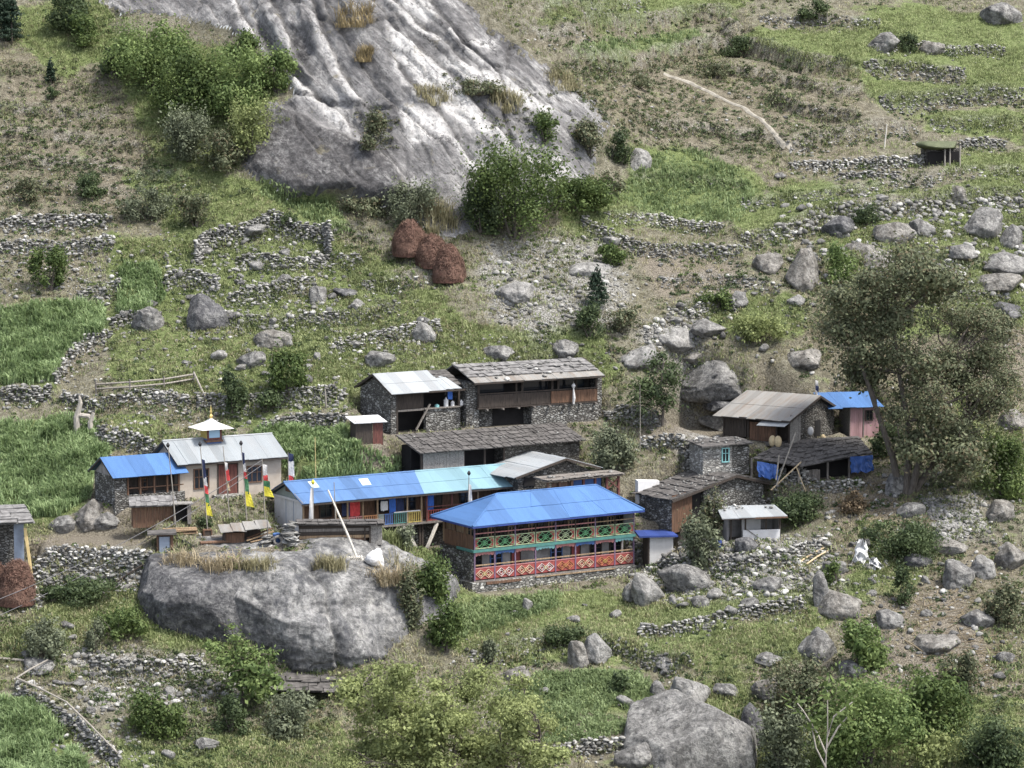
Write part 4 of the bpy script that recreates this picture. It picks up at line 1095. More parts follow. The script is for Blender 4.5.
def planed(label, c, planes, seed, mat, chips=22):
    n = np.array([p[0] for p in planes], float); n /= np.linalg.norm(n, axis=1)[:,None]; d = np.array([p[1] for p in planes]); Dv, Df = ICO[5]
    cc_ = Dv @ n.T; r = np.where(cc_ > 0.05, d[None]/np.maximum(cc_, 0.05), 9e9); k = 0.10; m = r.min(1); r = m - k*np.log(np.exp(-(np.minimum(r, m[:,None]+60*k)-m[:,None])/k).sum(1)); P = Dv*r[:,None]; gg = rng(seed)
    for _ in range(chips):
        nn = gg.normal(0, 1, 3); nn[1] = -abs(nn[1])-0.2; nn /= np.linalg.norm(nn); q = P @ nn; dm = q.max()*gg.uniform(0.86, 0.96); ov = q > dm; P[ov] *= (dm/q[ov])[:,None]
    P = P + Dv*(0.14*fbm(P*0.3, 3, seed) - 0.5*np.clip(fbm(P*0.35, 3, seed+4, True)-0.62, 0, 1) + 0.07*fbm(P*1.4, 4, seed+2, True))[:,None]
    o = np_mesh('boulder', P, Df, 3, mat, smoothf=True); o.location = c; return tag(o, label, 'boulder', 'boulders on the hillside')
planed('huge grey boulder with a slanting flat face at the bottom right of the lower field', at_y(692, 752, -22.5), [((-0.30,-0.42,0.86),2.7),((-0.75,-0.45,0.45),4.0),((0.97,-0.15,0.15),4.4),((0.25,-0.96,0.05),3.0),((0,1,0.1),3.2),((0,0,-1),3.4),((-0.97,0.1,0.1),4.9),((0.45,0.2,0.87),3.5)], 21, 'rock')

LEFTROCK = planed('overhanging rock, its shade put into the colour, fused to the left end of the giant boulder', at_y(197,610,-9.6), [((-0.05,-0.25,1),3.1),((-0.9,-0.3,-0.25),3.7),((-0.15,-0.92,-0.35),2.8),((1,0,0.1),4.2),((0,1,0.1),3.4),((0,0,-1),4.2),((0.45,-0.85,0.05),3.6),((-0.6,-0.3,0.74),4.2),((-0.7,-0.7,0.1),3.5)], 33, 'rock_dark', 26)  # darker stone colour stands in for shade on the boulder's left end
# fieldstones: loose ones lying about, one object each
protos = []
for k in range(8):
    D, Fc, r = rock_shape(2, 300+k, nplanes=10); P = D*r[:,None]*np.array([1, 0.8, 0.62]); P *= (1+0.1*fbm(P*2+k, 2, k))[:,None]
    protos.append((P, Fc))
g = rng(77); cnt = 0; pm = []
spots = []
for poly, n in (([(110,240),(340,250),(460,330),(340,390),(190,390),(110,380)], 74), ([(620,560),(860,540),(1010,560),(1010,680),(850,640),(640,600)], 54), ([(640,260),(820,290),(820,380),(650,340)], 18),
                ([(0,600),(150,640),(230,690),(180,768),(40,700)], 24), ([(450,640),(700,650),(660,740),(480,740)], 14), ([(680,150),(1020,190),(1020,250),(740,240)], 16), ([(440,600),(800,590),(700,640),(460,640)], 10)):
    spots += [tuple(q) for q in scatter(poly, n, 500+len(spots))]
for x, y, z, nz in spots:
    P, Fc = protos[cnt % 8]
    if len(pm) < 8:
        o = np_mesh('fieldstone', P, Fc, 3, 'rock_pale' if cnt % 3 == 0 else 'rock', smoothf=True); pm.append(o)
    else:
        o = pm[cnt % 8].copy(); COL.objects.link(o)
    s = 0.22 + 0.62*g.random()**2.2
    o.location = (x, y, z+s*0.25); o.scale = (s, s, s*g.uniform(0.7, 1.2)); o.rotation_euler = (g.normal(0,0.2), g.normal(0,0.2), g.uniform(0, 6.28))
    tag(o, 'small grey fieldstone lying loose on the terraced slope', 'stone', 'loose fieldstones on the slope'); cnt += 1

# rubble too fine to count
def rubble(name, parts, mat, seed):
    C = []; S = []; g = rng(seed)
    for poly, n, a_, b_ in parts:
        q = scatter(poly, n, seed+len(C))
        for x, y, z, nz in q:
            s = a_ + (b_*0.85-a_)*g.random()**(3.2 if b_ < 0.45 else 1.8)
            C.append((x, y, z+s*0.2)); S.append((s*g.uniform(0.8,1.4), s*g.uniform(0.7,1.1), s*g.uniform(0.5,0.9)))
    vv, ff, rr = stones(np.array(C), np.array(S), seed, 1, 0.2)
    return tag(np_mesh(name, vv, ff, 3, mat, attr={'rnd': rr}), kind='stuff')
rubble('rubble_stones', [(p, n, 0.09, 0.42) for p, n in zip(PALE, (420, 300, 180, 60, 1900, 320, 300))] +
       [([(0,220),(340,240),(470,340),(350,400),(0,410)], 1100, 0.07, 0.34), ([(640,240),(1024,250),(1024,480),(880,480),(820,380),(640,330)], 520, 0.07, 0.38),
        ([(840,480),(1024,480),(1024,700),(860,690),(800,560)], 900, 0.07, 0.36), ([(0,80),(220,200),(0,220)], 260, 0.06, 0.2), ([(560,60),(860,110),(790,160),(620,140)], 180, 0.08, 0.3),
        ([(440,620),(700,650),(660,768),(440,768)], 300, 0.07, 0.25), ([(780,205),(1024,200),(1024,300),(820,290),(770,250)], 520, 0.12, 0.55), ([(740,236),(830,214),(905,203),(1024,198),(1024,212),(900,218),(820,232)], 320, 0.15, 0.5), ([(60,395),(350,400),(350,425),(60,440)], 260, 0.1, 0.36), ([(0,215),(120,225),(130,300),(0,300)], 260, 0.1, 0.36), ([(160,240),(340,230),(340,330),(180,340)], 420, 0.12, 0.42), ([(0,660),(120,700),(160,768),(60,768)], 220, 0.1, 0.4), ([(330,330),(460,330),(620,350),(620,370),(340,380)], 240, 0.1, 0.35),
        ([(190,515),(420,530),(420,560),(190,545)], 150, 0.07, 0.25)], 'scree_stone', 900)
rubble('white_scree', [([(922,500),(975,494),(984,530),(940,545)], 700, 0.14, 0.34), ([(565,298),(578,305),(574,328),(560,322)], 60, 0.12, 0.3), ([(500,300),(520,296),(530,318),(505,320)], 50, 0.15, 0.4)], 'rock_pale', 910)

# ------------------------------------------------------------------ plants
GROUND_D = {}
def clump_points(clumps, n, seed, shell=0.55):
    """points inside ellipsoidal clumps: (x,y,z,rx,ry,rz)"""
    g = rng(seed); c = np.array(clumps, float); w = (c[:,3]*c[:,4]*c[:,5])**0.7; w /= w.sum()
    k = g.choice(len(c), n, p=w); d = g.normal(0, 1, (n,3)); d /= np.linalg.norm(d, axis=1)[:,None]
    r = shell + (1-shell)*g.random(n)**0.7; r *= np.where(g.random(n) < 0.12, 1.25, 1.0)
    r = np.where(g.random(n) < 0.25, r*g.random(n), r)
    off = d*r[:,None]; lo = g.random(n) < 0.42; off[lo] = g.normal(0, 0.66, (int(lo.sum()), 3))
    return c[k,:3] + off*c[k,3:], d

def shrub_clumps(rx, ry, h, n, seed):
    g = rng(seed); out = []
    for i in range(n):
        a = g.uniform(0, 6.283); q = g.random()**0.6*0.82; z = g.uniform(0.10, 0.84)
        f = math.sqrt(max(0.15, 1-((z-0.25)/0.75)**2 if z > 0.25 else 0.75))
        s = g.uniform(0.17, 0.40)
        out.append((math.cos(a)*q*rx*f, math.sin(a)*q*ry*f, z*h, rx*s, ry*s, h*s*0.72))
    return out

def bush(label, px, py, w, h, mat, seed, leaf=0.15, dens=1.0, name='bush', cat='bush', group='bushes on the hillside', nc=None, up=0.15):
    p = at(px, min(py+h*0.46, 800)); sc = F/(p-CAM).length; rx = w/2/sc; H = h/sc*1.02; ry = rx*0.8
    root = empty(name, p); tag(root, label, cat, group)
    nc = nc or int(np.clip(8+rx*H*1.6, 9, 34)); cl = shrub_clumps(rx, ry, H, nc, seed)
    n = int(np.clip(rx*2*H*210*dens*(0.15/leaf)**1.5, 140, 9000))
    C, d = clump_points(cl, n, seed); C[:,2] = np.maximum(C[:,2], 0.02)
    vv, ff, rr = leaves(C, leaf, seed, d, 1.8, up); np_mesh('foliage', vv, ff, 4, mat, root, {'rnd': rr})
    m = MB()
    for c in cl[:min(9, nc)]:
        m.tube([(c[0]*0.12, c[1]*0.12, -0.15), (c[0]*0.5, c[1]*0.5, c[2]*0.55), (c[0], c[1], c[2])], [0.05+0.012*H, 0.03, 0.012], 5)
    m.build('stem', 'bark', root); return root

def grassbush(label, px, py, w, h, mat, seed, n=90, name='grass_clump', cat='grass clump', group='grass clumps on rocks', onrock=None):
    """a clump of long drooping grass"""
    if onrock is None: p = at(px, py+h*0.4)
    else: p = onrock
    sc = F/(p-CAM).length; rx = w/2/sc; H = h/sc; g = rng(seed)
    a = g.uniform(0, 6.283, n); r = g.random(n)**0.5
    B = np.stack([np.cos(a)*r*rx*0.85, np.sin(a)*r*rx*0.6, np.zeros(n)], 1)
    for i in range(n): B[i,2] = max(-H*0.5, min(H*0.4, (ground(p.x+B[i,0], p.y+B[i,1])-p.z))) if onrock is None else -0.15-0.25*r[i]**2*H
    vv, ff, rr = blades(B, H*0.85*(0.5+rng(seed+1).random(n)), 0.06, seed, 1.0, 9, 0.22)
    o = np_mesh(name, vv, ff, 3, mat, attr={'rnd': rr}); o.location = p
    return tag(o, label, cat, group), p

BUSH = [
 ('largest dense green bush at the foot of the cliff', 515,192,122,100,'leaf_mid',1,0.17,1.4),
 ('dark lower part of the thicket left of the largest cliff foot bush', 482,205,44,62,'leaf_dark',2,0.16,1.2),
 ('low green bush spreading right from the largest cliff foot bush', 580,193,70,36,'leaf_mid',3,0.16,1.2),
 ('small olive bush at the right end of the cliff foot thicket', 612,182,30,22,'leaf_olive',4,0.15,1.0),
 ('bright green shrub on the upper left slope, the tallest one', 152,54,96,66,'leaf_bright',5,0.17,1.3),
 ('wide light green shrub beside the cliff at the upper left', 236,82,92,70,'leaf_bright',6,0.17,1.2),
 ('mid green shrub between the two bright ones at the upper left', 188,88,84,70,'leaf_mid',7,0.17,1.2),
 ('dark green shrub at the left of the bright upper left thicket', 118,62,40,34,'leaf_dark',8,0.16,1.1),
 ('grey leaved shrub below the bright upper left thicket', 188,138,60,48,'leaf_grey',9,0.15,1.0),
 ('yellowish shrub at the right of the upper left thicket beside the rock', 250,128,50,56,'leaf_yellow',10,0.15,0.8),
 ('light green shrub wedged against the left edge of the cliff', 278, 74, 44, 40, 'leaf_bright', 81, 0.15, 1.0),
 ('light green shrub at the top of the cliff edge above the thicket', 244, 44, 40, 26, 'leaf_mid', 82, 0.15, 1.0),
 ('olive shrub low in the upper left thicket', 222,150,56,44,'leaf_olive',11,0.15,0.9),
 ('dark bushy tree at the top left beside the bare track', 66,14,44,40,'leaf_dark',12,0.16,1.3),
 ('dark green bush just right of the top left track', 84,32,32,30,'leaf_mid',13,0.16,1.1),
 ('dark shrub against the left edge near the top', 6,20,26,44,'leaf_conifer',14,0.15,1.3),
 ('small dark shrub on the dry left slope', 54,92,16,14,'leaf_dark',15,0.13,1.0),
 ('olive tuft on a ledge of the cliff', 372,132,36,38,'leaf_olive',16,0.14,0.9),
 ('dark scrub in the middle crack of the cliff', 480,86,60,18,'leaf_olive',17,0.13,0.7),
 ('greyish dry bush at the cliff foot above the haystacks', 412,205,62,46,'leaf_grey',18,0.14,0.7),
 ('low olive bush under the cliff left of the haystacks', 362,208,54,22,'leaf_olive',19,0.14,0.9),
 ('round dark green bush on the rocky slope right of centre', 612,254,42,24,'leaf_mid',20,0.15,1.2),
 ('dense dark bush at the foot of the little conifer', 590,322,38,34,'leaf_dark',21,0.15,1.2),
 ('olive bush right of the little conifer', 622,322,40,24,'leaf_olive',22,0.14,0.8),
 ('grey green bush at the right end of the shingled shed', 612,452,52,46,'leaf_grey',23,0.15,1.2),
 ('tall grey green bush left of the white topped shack', 698,546,46,56,'leaf_grey',24,0.15,1.2),
 ('slim bush in front of the plank fronted shed', 712,514,30,44,'leaf_olive',25,0.14,0.9),
 ('dark dense bush between the slate shed and the shack', 802,508,52,34,'leaf_dark',26,0.15,1.5),
 ('bright green bush beside the slanted slab on the right slope', 838,264,34,40,'leaf_bright',27,0.15,1.1),
 ('dark shrub among the terraces at the left edge', 50,272,40,40,'leaf_mid',28,0.15,1.1),
 ('dark bush behind the cupola of the temple', 232,394,36,44,'leaf_dark',29,0.15,1.1),
 ('wide green bush on the bank behind the temple', 288,374,54,44,'leaf_mid',30,0.15,1.0),
 ('dark low bush in front of the wall behind the temple', 268,402,44,20,'leaf_dark',31,0.14,1.0),
 ('grey leaved shrub above the ruined enclosure', 150,204,52,34,'leaf_grey',32,0.14,0.9),
 ('dark shrub above the top left terrace wall', 92,186,36,24,'leaf_dark',33,0.14,0.9),
 ('olive shrub on the slope above the ruined enclosure', 196,212,46,32,'leaf_olive',34,0.14,0.9),
 ('olive shrub at the far left above the terrace walls', 28,190,44,22,'leaf_olive',35,0.14,0.8),
 ('dark little shrub on top of the ruined enclosure', 288,218,22,16,'leaf_dark',36,0.13,1.0),
 ('dark green hedge under the tall dry wall on the left', 84,592,90,22,'leaf_dark',37,0.14,1.6),
 ('grey green bush in the lower left garden', 44,640,50,46,'leaf_grey',38,0.14,1.1),
 ('light green bush beside the cave of the giant boulder', 118,622,62,34,'leaf_mid',39,0.15,1.1),
 ('small grey bush in the middle of the lower left garden', 96,634,30,36,'leaf_grey',40,0.13,1.0),
 ('yellow green bush growing on the giant boulder', 232,586,34,46,'leaf_yellow',41,0.13,1.0),
 ('lush green bush on the bank right of the giant boulder', 432,584,48,50,'leaf_mid',42,0.15,1.2),
 ('olive bush tight against the right side of the giant boulder', 414,600,32,60,'leaf_olive',43,0.14,1.0),
 ('dark green bush on the bank below the lodge corner', 446,628,44,50,'leaf_mid',44,0.15,1.0),
 ('round grey bush at the left end of the lower terrace edge', 492,652,22,26,'leaf_grey',45,0.12,1.4),
 ('dark bush hanging over the terrace edge below the lawn', 564,636,46,24,'leaf_dark',46,0.14,1.2),
 ('dark bush in the lower terrace edge near the right boulders', 624,684,30,18,'leaf_dark',47,0.13,1.0),
 ('grey green bush at the bottom left beside the tumbled wall', 156,716,66,46,'leaf_mid',48,0.14,1.1),
 ('pale grey bush below the bright little tree', 288,716,70,40,'leaf_grey',49,0.14,1.0),
 ('dark bush under the bright little tree', 232,714,44,40,'leaf_dark',50,0.14,1.0),
 ('bright yellow green bush at the lower right', 862,648,58,50,'leaf_bright',51,0.17,1.3),
 ('green tuft of leaves on the rock shelf at the right', 836,574,32,22,'leaf_mid',52,0.14,1.2),
 ('wide dark bush on the bank below the dirt slope', 900,540,86,40,'leaf_dark',53,0.14,1.1),
 ('dark bush below the wide bank bush at the right', 902,588,26,36,'leaf_dark',54,0.13,1.1),
 ('olive bush right of the huge bottom boulder', 806,688,88,60,'leaf_olive',55,0.14,1.0),
 ('big fresh green bush at the bottom right', 868,724,124,84,'leaf_bright',56,0.16,1.2),
 ('wide green bush reaching right at the bottom right', 930,706,96,60,'leaf_mid',57,0.17,1.1),
 ('dark bush in the very bottom right corner', 996,750,80,56,'leaf_dark',58,0.16,1.1),
 ('yellow green bush at the bottom between the right bushes', 936,752,60,36,'leaf_yellow',59,0.16,1.0),
 ('grey bush at the bottom right of the huge boulder', 784,744,64,64,'leaf_grey',60,0.15,1.0),
 ('olive bush at the right edge beside the white scree', 1004,468,52,60,'leaf_mid',61,0.15,1.0),
 ('dry olive bush at the right edge of the lower slope', 1006,604,46,44,'leaf_olive',62,0.14,1.0),
 ('dry brown bush above the bottom right bushes', 966,674,60,46,'leaf_olive',63,0.14,0.7),
 ('olive scrub bush right of the cliff', 590,140,46,36,'leaf_olive',64,0.14,0.9),
 ('dark scrub bush beside the grey outcrop right of the cliff', 620,148,34,34,'leaf_dark',65,0.14,0.8),
 ('small green bush at the lower end of the cliff', 545,128,32,30,'leaf_mid',66,0.14,0.9),
 ('dark bush hanging from the curved terrace wall', 866,216,40,20,'leaf_dark',67,0.14,1.2),
 ('yellow green bush on the slope above the massive right boulder', 762,326,60,30,'leaf_yellow',68,0.14,1.0),
 ('mid green bush left of the slanted slab', 716,300,40,18,'leaf_mid',69,0.14,0.9),
 ('rusty brown dry bush under the big sparse tree', 856,502,40,24,'leaf_brown',70,0.13,0.9),
 ('dark bush at the end of the slate roofed shed', 894,440,44,36,'leaf_dark',71,0.14,1.0),
 ('dark scrub bush on the edge of the top right field', 742,46,50,20,'leaf_dark',72,0.13,0.8),
 ('dark bush between the two boulders in the top right field', 909,44,24,18,'leaf_dark',73,0.13,1.1),
 ('olive bush along the top edge right of centre', 812,10,36,18,'leaf_dark',74,0.13,0.9),
 ('dark scrub bush at the foot of the upper bank', 716,72,36,14,'leaf_olive',75,0.13,0.7),
 ('small dark bush on the scrubby slope above the trail', 640,82,30,14,'leaf_olive',76,0.13,0.7),
 ('olive bush under the hall beside its white props', 404,540,30,26,'leaf_grey',77,0.13,1.0),
 ('small green bush at the left of the wooden booth', 206,524,24,12,'leaf_dark',78,0.11,1.0),
 ('dark bush in the cleft of the right slope', 960,330,50,22,'leaf_olive',79,0.14,0.9),
 ('grey bush on the right slope below the tall grey boulder', 1004,330,40,26,'leaf_olive',80,0.14,0.9),
]
for b in BUSH:
    lab, px, py, w, h, mt, sd, lf, dn = b
    bush(lab, px, py, w, h, mt, sd, lf, dn)

# ---- trees
def limb_path(a, b, g, bend=0.18, n=5):
    a = Vector(a); b = Vector(b); L = (b-a).length; out = []
    s = Vector((g.normal(0,1), g.normal(0,1), g.normal(0,0.5)+0.6))*L*bend
    for i in range(n):
        t = i/(n-1); out.append(a.lerp(b, t) + s*(t*(1-t)*1.6) + Vector((g.normal(0,1),g.normal(0,1),g.normal(0,1)))*L*0.025*(0 < i < n-1))
    return out
def tree(label, base, clumps, trunks, mat, nleaf, leaf, seed, name='tree', barkm='bark', r0=0.28, group='trees', twigs=True, shell=0.4, up=0.2):
    root = empty(name, base); tag(root, label, 'tree', group); g = rng(seed)
    tm = MB(); bm_ = MB(); tops = []
    for tr_ in trunks:
        k = len(tr_); tm.tube([Vector(p) for p in tr_], [r0*(1-0.62*i/(k-1)) for i in range(k)], 8); tops += [Vector(p) for p in tr_[1:]]
    for c in clumps:
        cv = Vector(c[:3]); s = min(tops, key=lambda q: (q-cv).length + (3 if q.z > cv.z else 0)); L = (cv-s).length
        P = limb_path(s, cv, g); bm_.tube(P, [max(0.03, r0*0.36*(1-0.75*i/4)) for i in range(5)], 5)
        if twigs:
            for _ in range(5):
                e = cv + Vector((g.normal(0,1)*c[3], g.normal(0,1)*c[4], g.normal(0,1)*c[5]))*0.75
                bm_.tube(limb_path(P[3], e, g, 0.1, 4), [0.04, 0.03, 0.022, 0.012], 4)
    tm.build('trunk', barkm, root); bm_.build('branches', barkm, root)
    C, d = clump_points(clumps, nleaf, seed, shell); vv, ff, rr = leaves(C, leaf, seed, d, 1.8, up)
    np_mesh('crown', vv, ff, 4, mat, root, {'rnd': rr}); return root

# the big sparse tree on the right
b = at(905, 494); g = rng(4); cl = []
def crown_shape(n, fn, g, smin, smax):
    out = []; tries = 0
    while len(out) < n and tries < 5000:
        tries += 1; q = fn(g)
        if q is None: continue
        s = g.uniform(smin, smax); out.append((*q, s, s*0.9, s*0.7))
    return out
def fn_big(g):
    px, py = g.uniform(816, 1012), g.uniform(246, 470)
    if inside_poly(np.array([px]), np.array([py]), [(818,350),(812,310),(834,268),(880,246),(915,252),(960,282),(1000,320),(1012,370),(1006,440),(960,470),(925,462),(900,470),(890,430),(866,396)])[0] < 9: return None
    x = (px-905)/12.0; z = (494-py)/12.0*1.01; return (x, g.uniform(-4.5, 4.5)*math.sqrt(max(0.1, 1-(x/9)**2)), z)
cl = crown_shape(84, fn_big, g, 1.0, 2.0)
tree('big sparse olive tree with bare twigs standing right of the tin roofed house', b, cl,
     [[(0,0,-0.5),(0.3,0.2,2.5),(0.2,0.1,6),(-0.6,0.3,10),(-1.2,0.4,14.5)], [(0.3,0,-0.5),(1.2,-0.3,3),(2.4,-0.4,7),(3.6,0.2,11)], [(-0.3,0.1,-0.5),(-1.0,0.4,3),(-2.4,0.6,7),(-3.8,0.5,11)], [(0.5,0.3,-0.3),(2.4,0.8,2.5),(5.0,0.9,5.5)]],
     'leaf_olive', 62000, 0.17, 11, 'broadleaf_tree', 'bark', 0.34, shell=0.15)
# feathery yellow green tree at the bottom
b = at_y(440, 800, -30.0); g = rng(6)
def fn_yel(g):
    px, py = g.uniform(340, 570), g.uniform(645, 775)
    if inside_poly(np.array([px]), np.array([py]), [(340,705),(352,676),(390,660),(440,662),(500,675),(540,705),(566,735),(560,770),(340,775)])[0] < 3: return None
    return ((px-440)/14.2, g.uniform(-3.4, 3.4), (800-py)/14.0)
cl = [(c[0], c[1], c[2], c[3]*1.15, c[4]*1.15, c[5]*1.0) for c in crown_shape(84, fn_yel, g, 0.6, 1.2)]
tree('feathery yellow green tree with crooked dark limbs at the bottom centre', b, cl,
     [[(0,0,-1.5),(-0.4,0.1,1.5),(-2.2,0.2,4.0),(-4.4,0.3,6.5),(-5.2,0.3,8.0)], [(0.2,0,-1.5),(0.8,0.1,2.0),(1.2,0.2,4.8),(0.4,0.3,7.6)], [(0.4,0,-1.5),(2.0,-0.2,1.5),(4.4,0.1,3.4),(6.8,0.2,4.2)]],
     'leaf_yellow', 50000, 0.15, 12, 'feathery_tree', 'bark', 0.22, shell=0.1, up=0.4)
# dark tree by the yard
b = at(662, 426); g = rng(8)
cl = [(g.normal(0,0.9), g.normal(0,0.7), z, 0.95*f, 0.8*f, 0.75*f) for z, f in [(1.3,0.9),(1.9,1.2),(2.5,1.25),(3.2,1.2),(3.8,1.1),(4.3,1.0),(4.9,0.9),(5.4,0.8),(5.9,0.6),(2.9,1.2),(2.1,1.1),(3.5,1.1)]]
tree('dark slender tree at the edge of the bare yard right of the long house', b, cl, [[(0,0,-0.4),(0.1,0,1.5),(-0.1,0,3.4),(0.1,0,5.4)]], 'leaf_dark', 3400, 0.16, 13, 'broadleaf_tree', 'bark', 0.14, shell=0.2)
# bright little tree before the giant boulder
b = at(236, 706); g = rng(9)
cl = [(x, y, z, s, s, s*0.55) for x, y, z, s in [(-0.3,0,5.9,0.55),(0.1,-0.2,5.1,0.7),(-1.3,-0.2,4.3,0.95),(0.6,-0.3,4.3,0.9),(1.6,0,3.7,0.9),(2.6,-0.1,3.9,0.6),(-0.7,-0.5,3.6,1.0),(0.9,-0.5,3.1,1.1),(2.0,-0.4,2.7,1.0),(0.2,0.2,2.4,1.0),(1.2,-0.6,1.9,1.1),(2.6,-0.3,2.0,0.8),(-1.9,0,4.5,0.5),(1.8,-0.4,1.2,1.0)]]
tree('bright green young tree growing in front of the giant boulder', b, cl, [[(0.5,0,-0.4),(0.4,0,1.6),(0.1,-0.1,3.4),(-0.2,0,5.4)]], 'leaf_bright', 3600, 0.20, 14, 'young_tree', 'bark', 0.12, shell=0.2, up=0.6)
# little conifers
def conifer(label, px, py, h, w, seed, mat='leaf_conifer'):
    b = at(px, py); sc = F/(b-CAM).length; H = h/sc; R = w/2/sc; g = rng(seed); cl = []
    for i in range(9):
        t = i/8; z = H*(0.14+0.82*t); r = R*(1-t)**0.85+0.08
        for k in range(5 if t < 0.8 else 2):
            a = g.uniform(0, 6.28); cl.append((math.cos(a)*r*0.6, math.sin(a)*r*0.6, z, r*0.5, r*0.5, H*0.05))
    root = empty('conifer', b); tag(root, label, 'tree', 'conifers on the slope')
    MB().tube([(0,0,-0.3),(0,0,H*0.98)], [0.10, 0.02], 6).build('trunk', 'bark', root)
    C, d = clump_points(cl, int(500*R*H/2)+300, seed, 0.2); vv, ff, rr = leaves(C, 0.13, seed, d, 2.6, -0.1); np_mesh('crown', vv, ff, 4, mat, root, {'rnd': rr})
conifer('little dark conifer standing above its round bush right of centre', 597, 308, 44, 26, 21)
conifer('little conifer on the bare track at the top left', 51, 84, 26, 10, 22)
conifer('tall dark conifer at the top left edge', 12, 44, 54, 28, 23)
# leafless sapling with big drooping leaves at the bottom right
b = at_y(824, 790, -28); root = empty('sapling', b); tag(root, 'thin pale sapling with a few large drooping leaves at the bottom right', 'sapling')
m = MB(); tips = []
for P in ([(0,0,-0.6),(0.1,0,2.2),(0.2,0,4.2),(0.15,0,7.2)], [(0.1,0,2.6),(-0.5,0,4.0),(-1.5,0,5.6),(-1.9,0.1,6.1)], [(0.15,0,3.0),(0.9,0,4.4),(1.6,0,5.2)], [(0.1,0,1.6),(-0.6,-0.2,3.0),(-0.9,-0.2,4.4)], [(0.2,0,3.8),(0.6,-0.1,5.2),(1.9,0,6.2)]):
    m.tube(P, [0.075-0.014*i for i in range(len(P))], 6); tips.append(P[-1])
m.build('trunk', 'bark_pale', root)
g = rng(31); C = np.concatenate([np.array(t)+g.normal(0, 0.45, (22,3)) for t in tips]); vv, ff, rr = leaves(C, 0.26, 31, None, 2.4, 0.5); np_mesh('crown', vv, ff, 4, 'leaf_mid', root, {'rnd': rr})

# ---- ground cover that nobody could count
def cover(name, parts, mat, seed):
    Vs = []; Fs = []; Rs = []; off = 0
    for k, (poly, n, h, w, lean, per, spread) in enumerate(parts):
        q = scatter(poly, n, seed+k)
        if not len(q): continue
        nn_ = fbm(q[:,:3]*0.3, 3, seed); q = q[nn_ > -0.28 - 0.25*rng(seed).random(len(q))]
        hh = h*(0.45+0.75*(fbm(q[:,:3]*0.5, 3, seed)+0.6))
        v_, f_, r_ = blades(q[:,:3], hh, w, seed+k, lean, per, spread)
        Vs.append(v_); Fs.append(f_+off); Rs.append(r_); off += len(v_)
    return tag(np_mesh(name, np.concatenate(Vs), np.concatenate(Fs), 3, mat, attr={'rnd': np.concatenate(Rs)}), kind='stuff')
def area(p):
    p = np.array(p, float); x, y = p[:,0], p[:,1]; return 0.5*abs((x*np.roll(y,-1)-np.roll(x,-1)*y).sum())
cover('corn_crop', [(CROPS[k], int(area(CROPS[k])*0.34), 0.85, 0.10, 0.9, 5, 0.12) for k in ('corn_left','corn_low','plot_small','corn_corner')] + [(CROPS['corn_mid'], int(area(CROPS['corn_mid'])*0.32), 0.7, 0.12, 0.9, 5, 0.14)], 'crop', 2000)
cover('potato_crop', [(CROPS[k], int(area(CROPS[k])*0.30), 0.42, 0.10, 1.0, 5, 0.15) for k in ('plot_bottom','lawn_left')] + [(CROPS[k], int(area(CROPS[k])*0.22), 0.42, 0.10, 0.9, 4, 0.16) for k in ('field_upper','strip_top','strip_rise')], 'crop_dark', 2100)
cover('meadow_grass', [(p, int(area(p)*(0.30 if min(q[0] for q in p) > 530 and max(q[1] for q in p) < 240 else 0.16)), 0.24, 0.07, 0.8, 5, 0.16) for p in GREEN[len(CROPS):]], 'grass_green', 2200)
FULL = [(-30,-20),(1054,-20),(1054,790),(-30,790)]
def patchy(sc_, lo, hi, seed, ban=()):
    def f(q):
        n = fbm(np.stack([q[:,0]*sc_, q[:,1]*sc_*1.6, q[:,0]*0], 1), 4, seed); w = smooth(lo, hi, n)
        for p in ban: w = w*(inside_poly(q[:,0], q[:,1], p) < -2)
        return w
    return f
def cover2(name, n, h, w, lean, per, spread, mat, seed, dens):
    q = scatter(FULL, n, seed, dens=dens); hh = h*(0.7+0.6*rng(seed).random(len(q)))
    v_, f_, r_ = blades(q[:,:3], hh, w, seed, lean, per, spread)
    return tag(np_mesh(name, v_, f_, 3, mat, attr={'rnd': r_}), kind='stuff')
cover2('dry_grass', 26000, 0.26, 0.05, 0.9, 5, 0.18, 'grass_dry', 2300, patchy(0.02, -0.25, 0.25, 3, CLIFF+list(CROPS.values())+[p for p in GREEN if min(q[0] for q in p) > 530 and max(q[1] for q in p) < 240]))
cover2('rough_grass', 24000, 0.30, 0.07, 0.8, 5, 0.2, 'grass_green', 2400, patchy(0.018, -0.35, 0.15, 8, CLIFF+list(CROPS.values())+SOIL))
# low scrub: small leafy mounds
def scrub(name, n, mat, seed, dens, smin=0.25, smax=0.7, per=26, leaf=0.12):
    q = scatter(FULL, n, seed, dens=dens); g = rng(seed); s = smin + (smax-smin)*g.random(len(q))**2
    d = g.normal(0, 1, (len(q)*per, 3)); d /= np.linalg.norm(d, axis=1)[:,None]; d[:,2] = np.abs(d[:,2])
    S = np.repeat(s, per); C = np.repeat(q[:,:3], per, 0) + d*(S*(0.35+0.65*g.random(len(S))))[:,None]*np.array([1.1,1,0.85])
    vv, ff, rr = leaves(C, leaf, seed, d, 1.7, 0.2)
    return tag(np_mesh(name, vv, ff, 4, mat, attr={'rnd': rr}), kind='stuff')
BAN = CLIFF+list(CROPS.values())+SOIL[:4]+[p for p in GREEN if min(q[0] for q in p) > 530 and max(q[1] for q in p) < 240]+[[(440,596),(640,588),(800,590),(700,655),(460,656)]]
scrub('low_scrub', 3000, 'leaf_olive', 2500, patchy(0.016, -0.05, 0.35, 12, BAN))
scrub('dark_scrub', 1700, 'leaf_dark', 2600, patchy(0.022, 0.0, 0.35, 19, BAN), 0.2, 0.6)
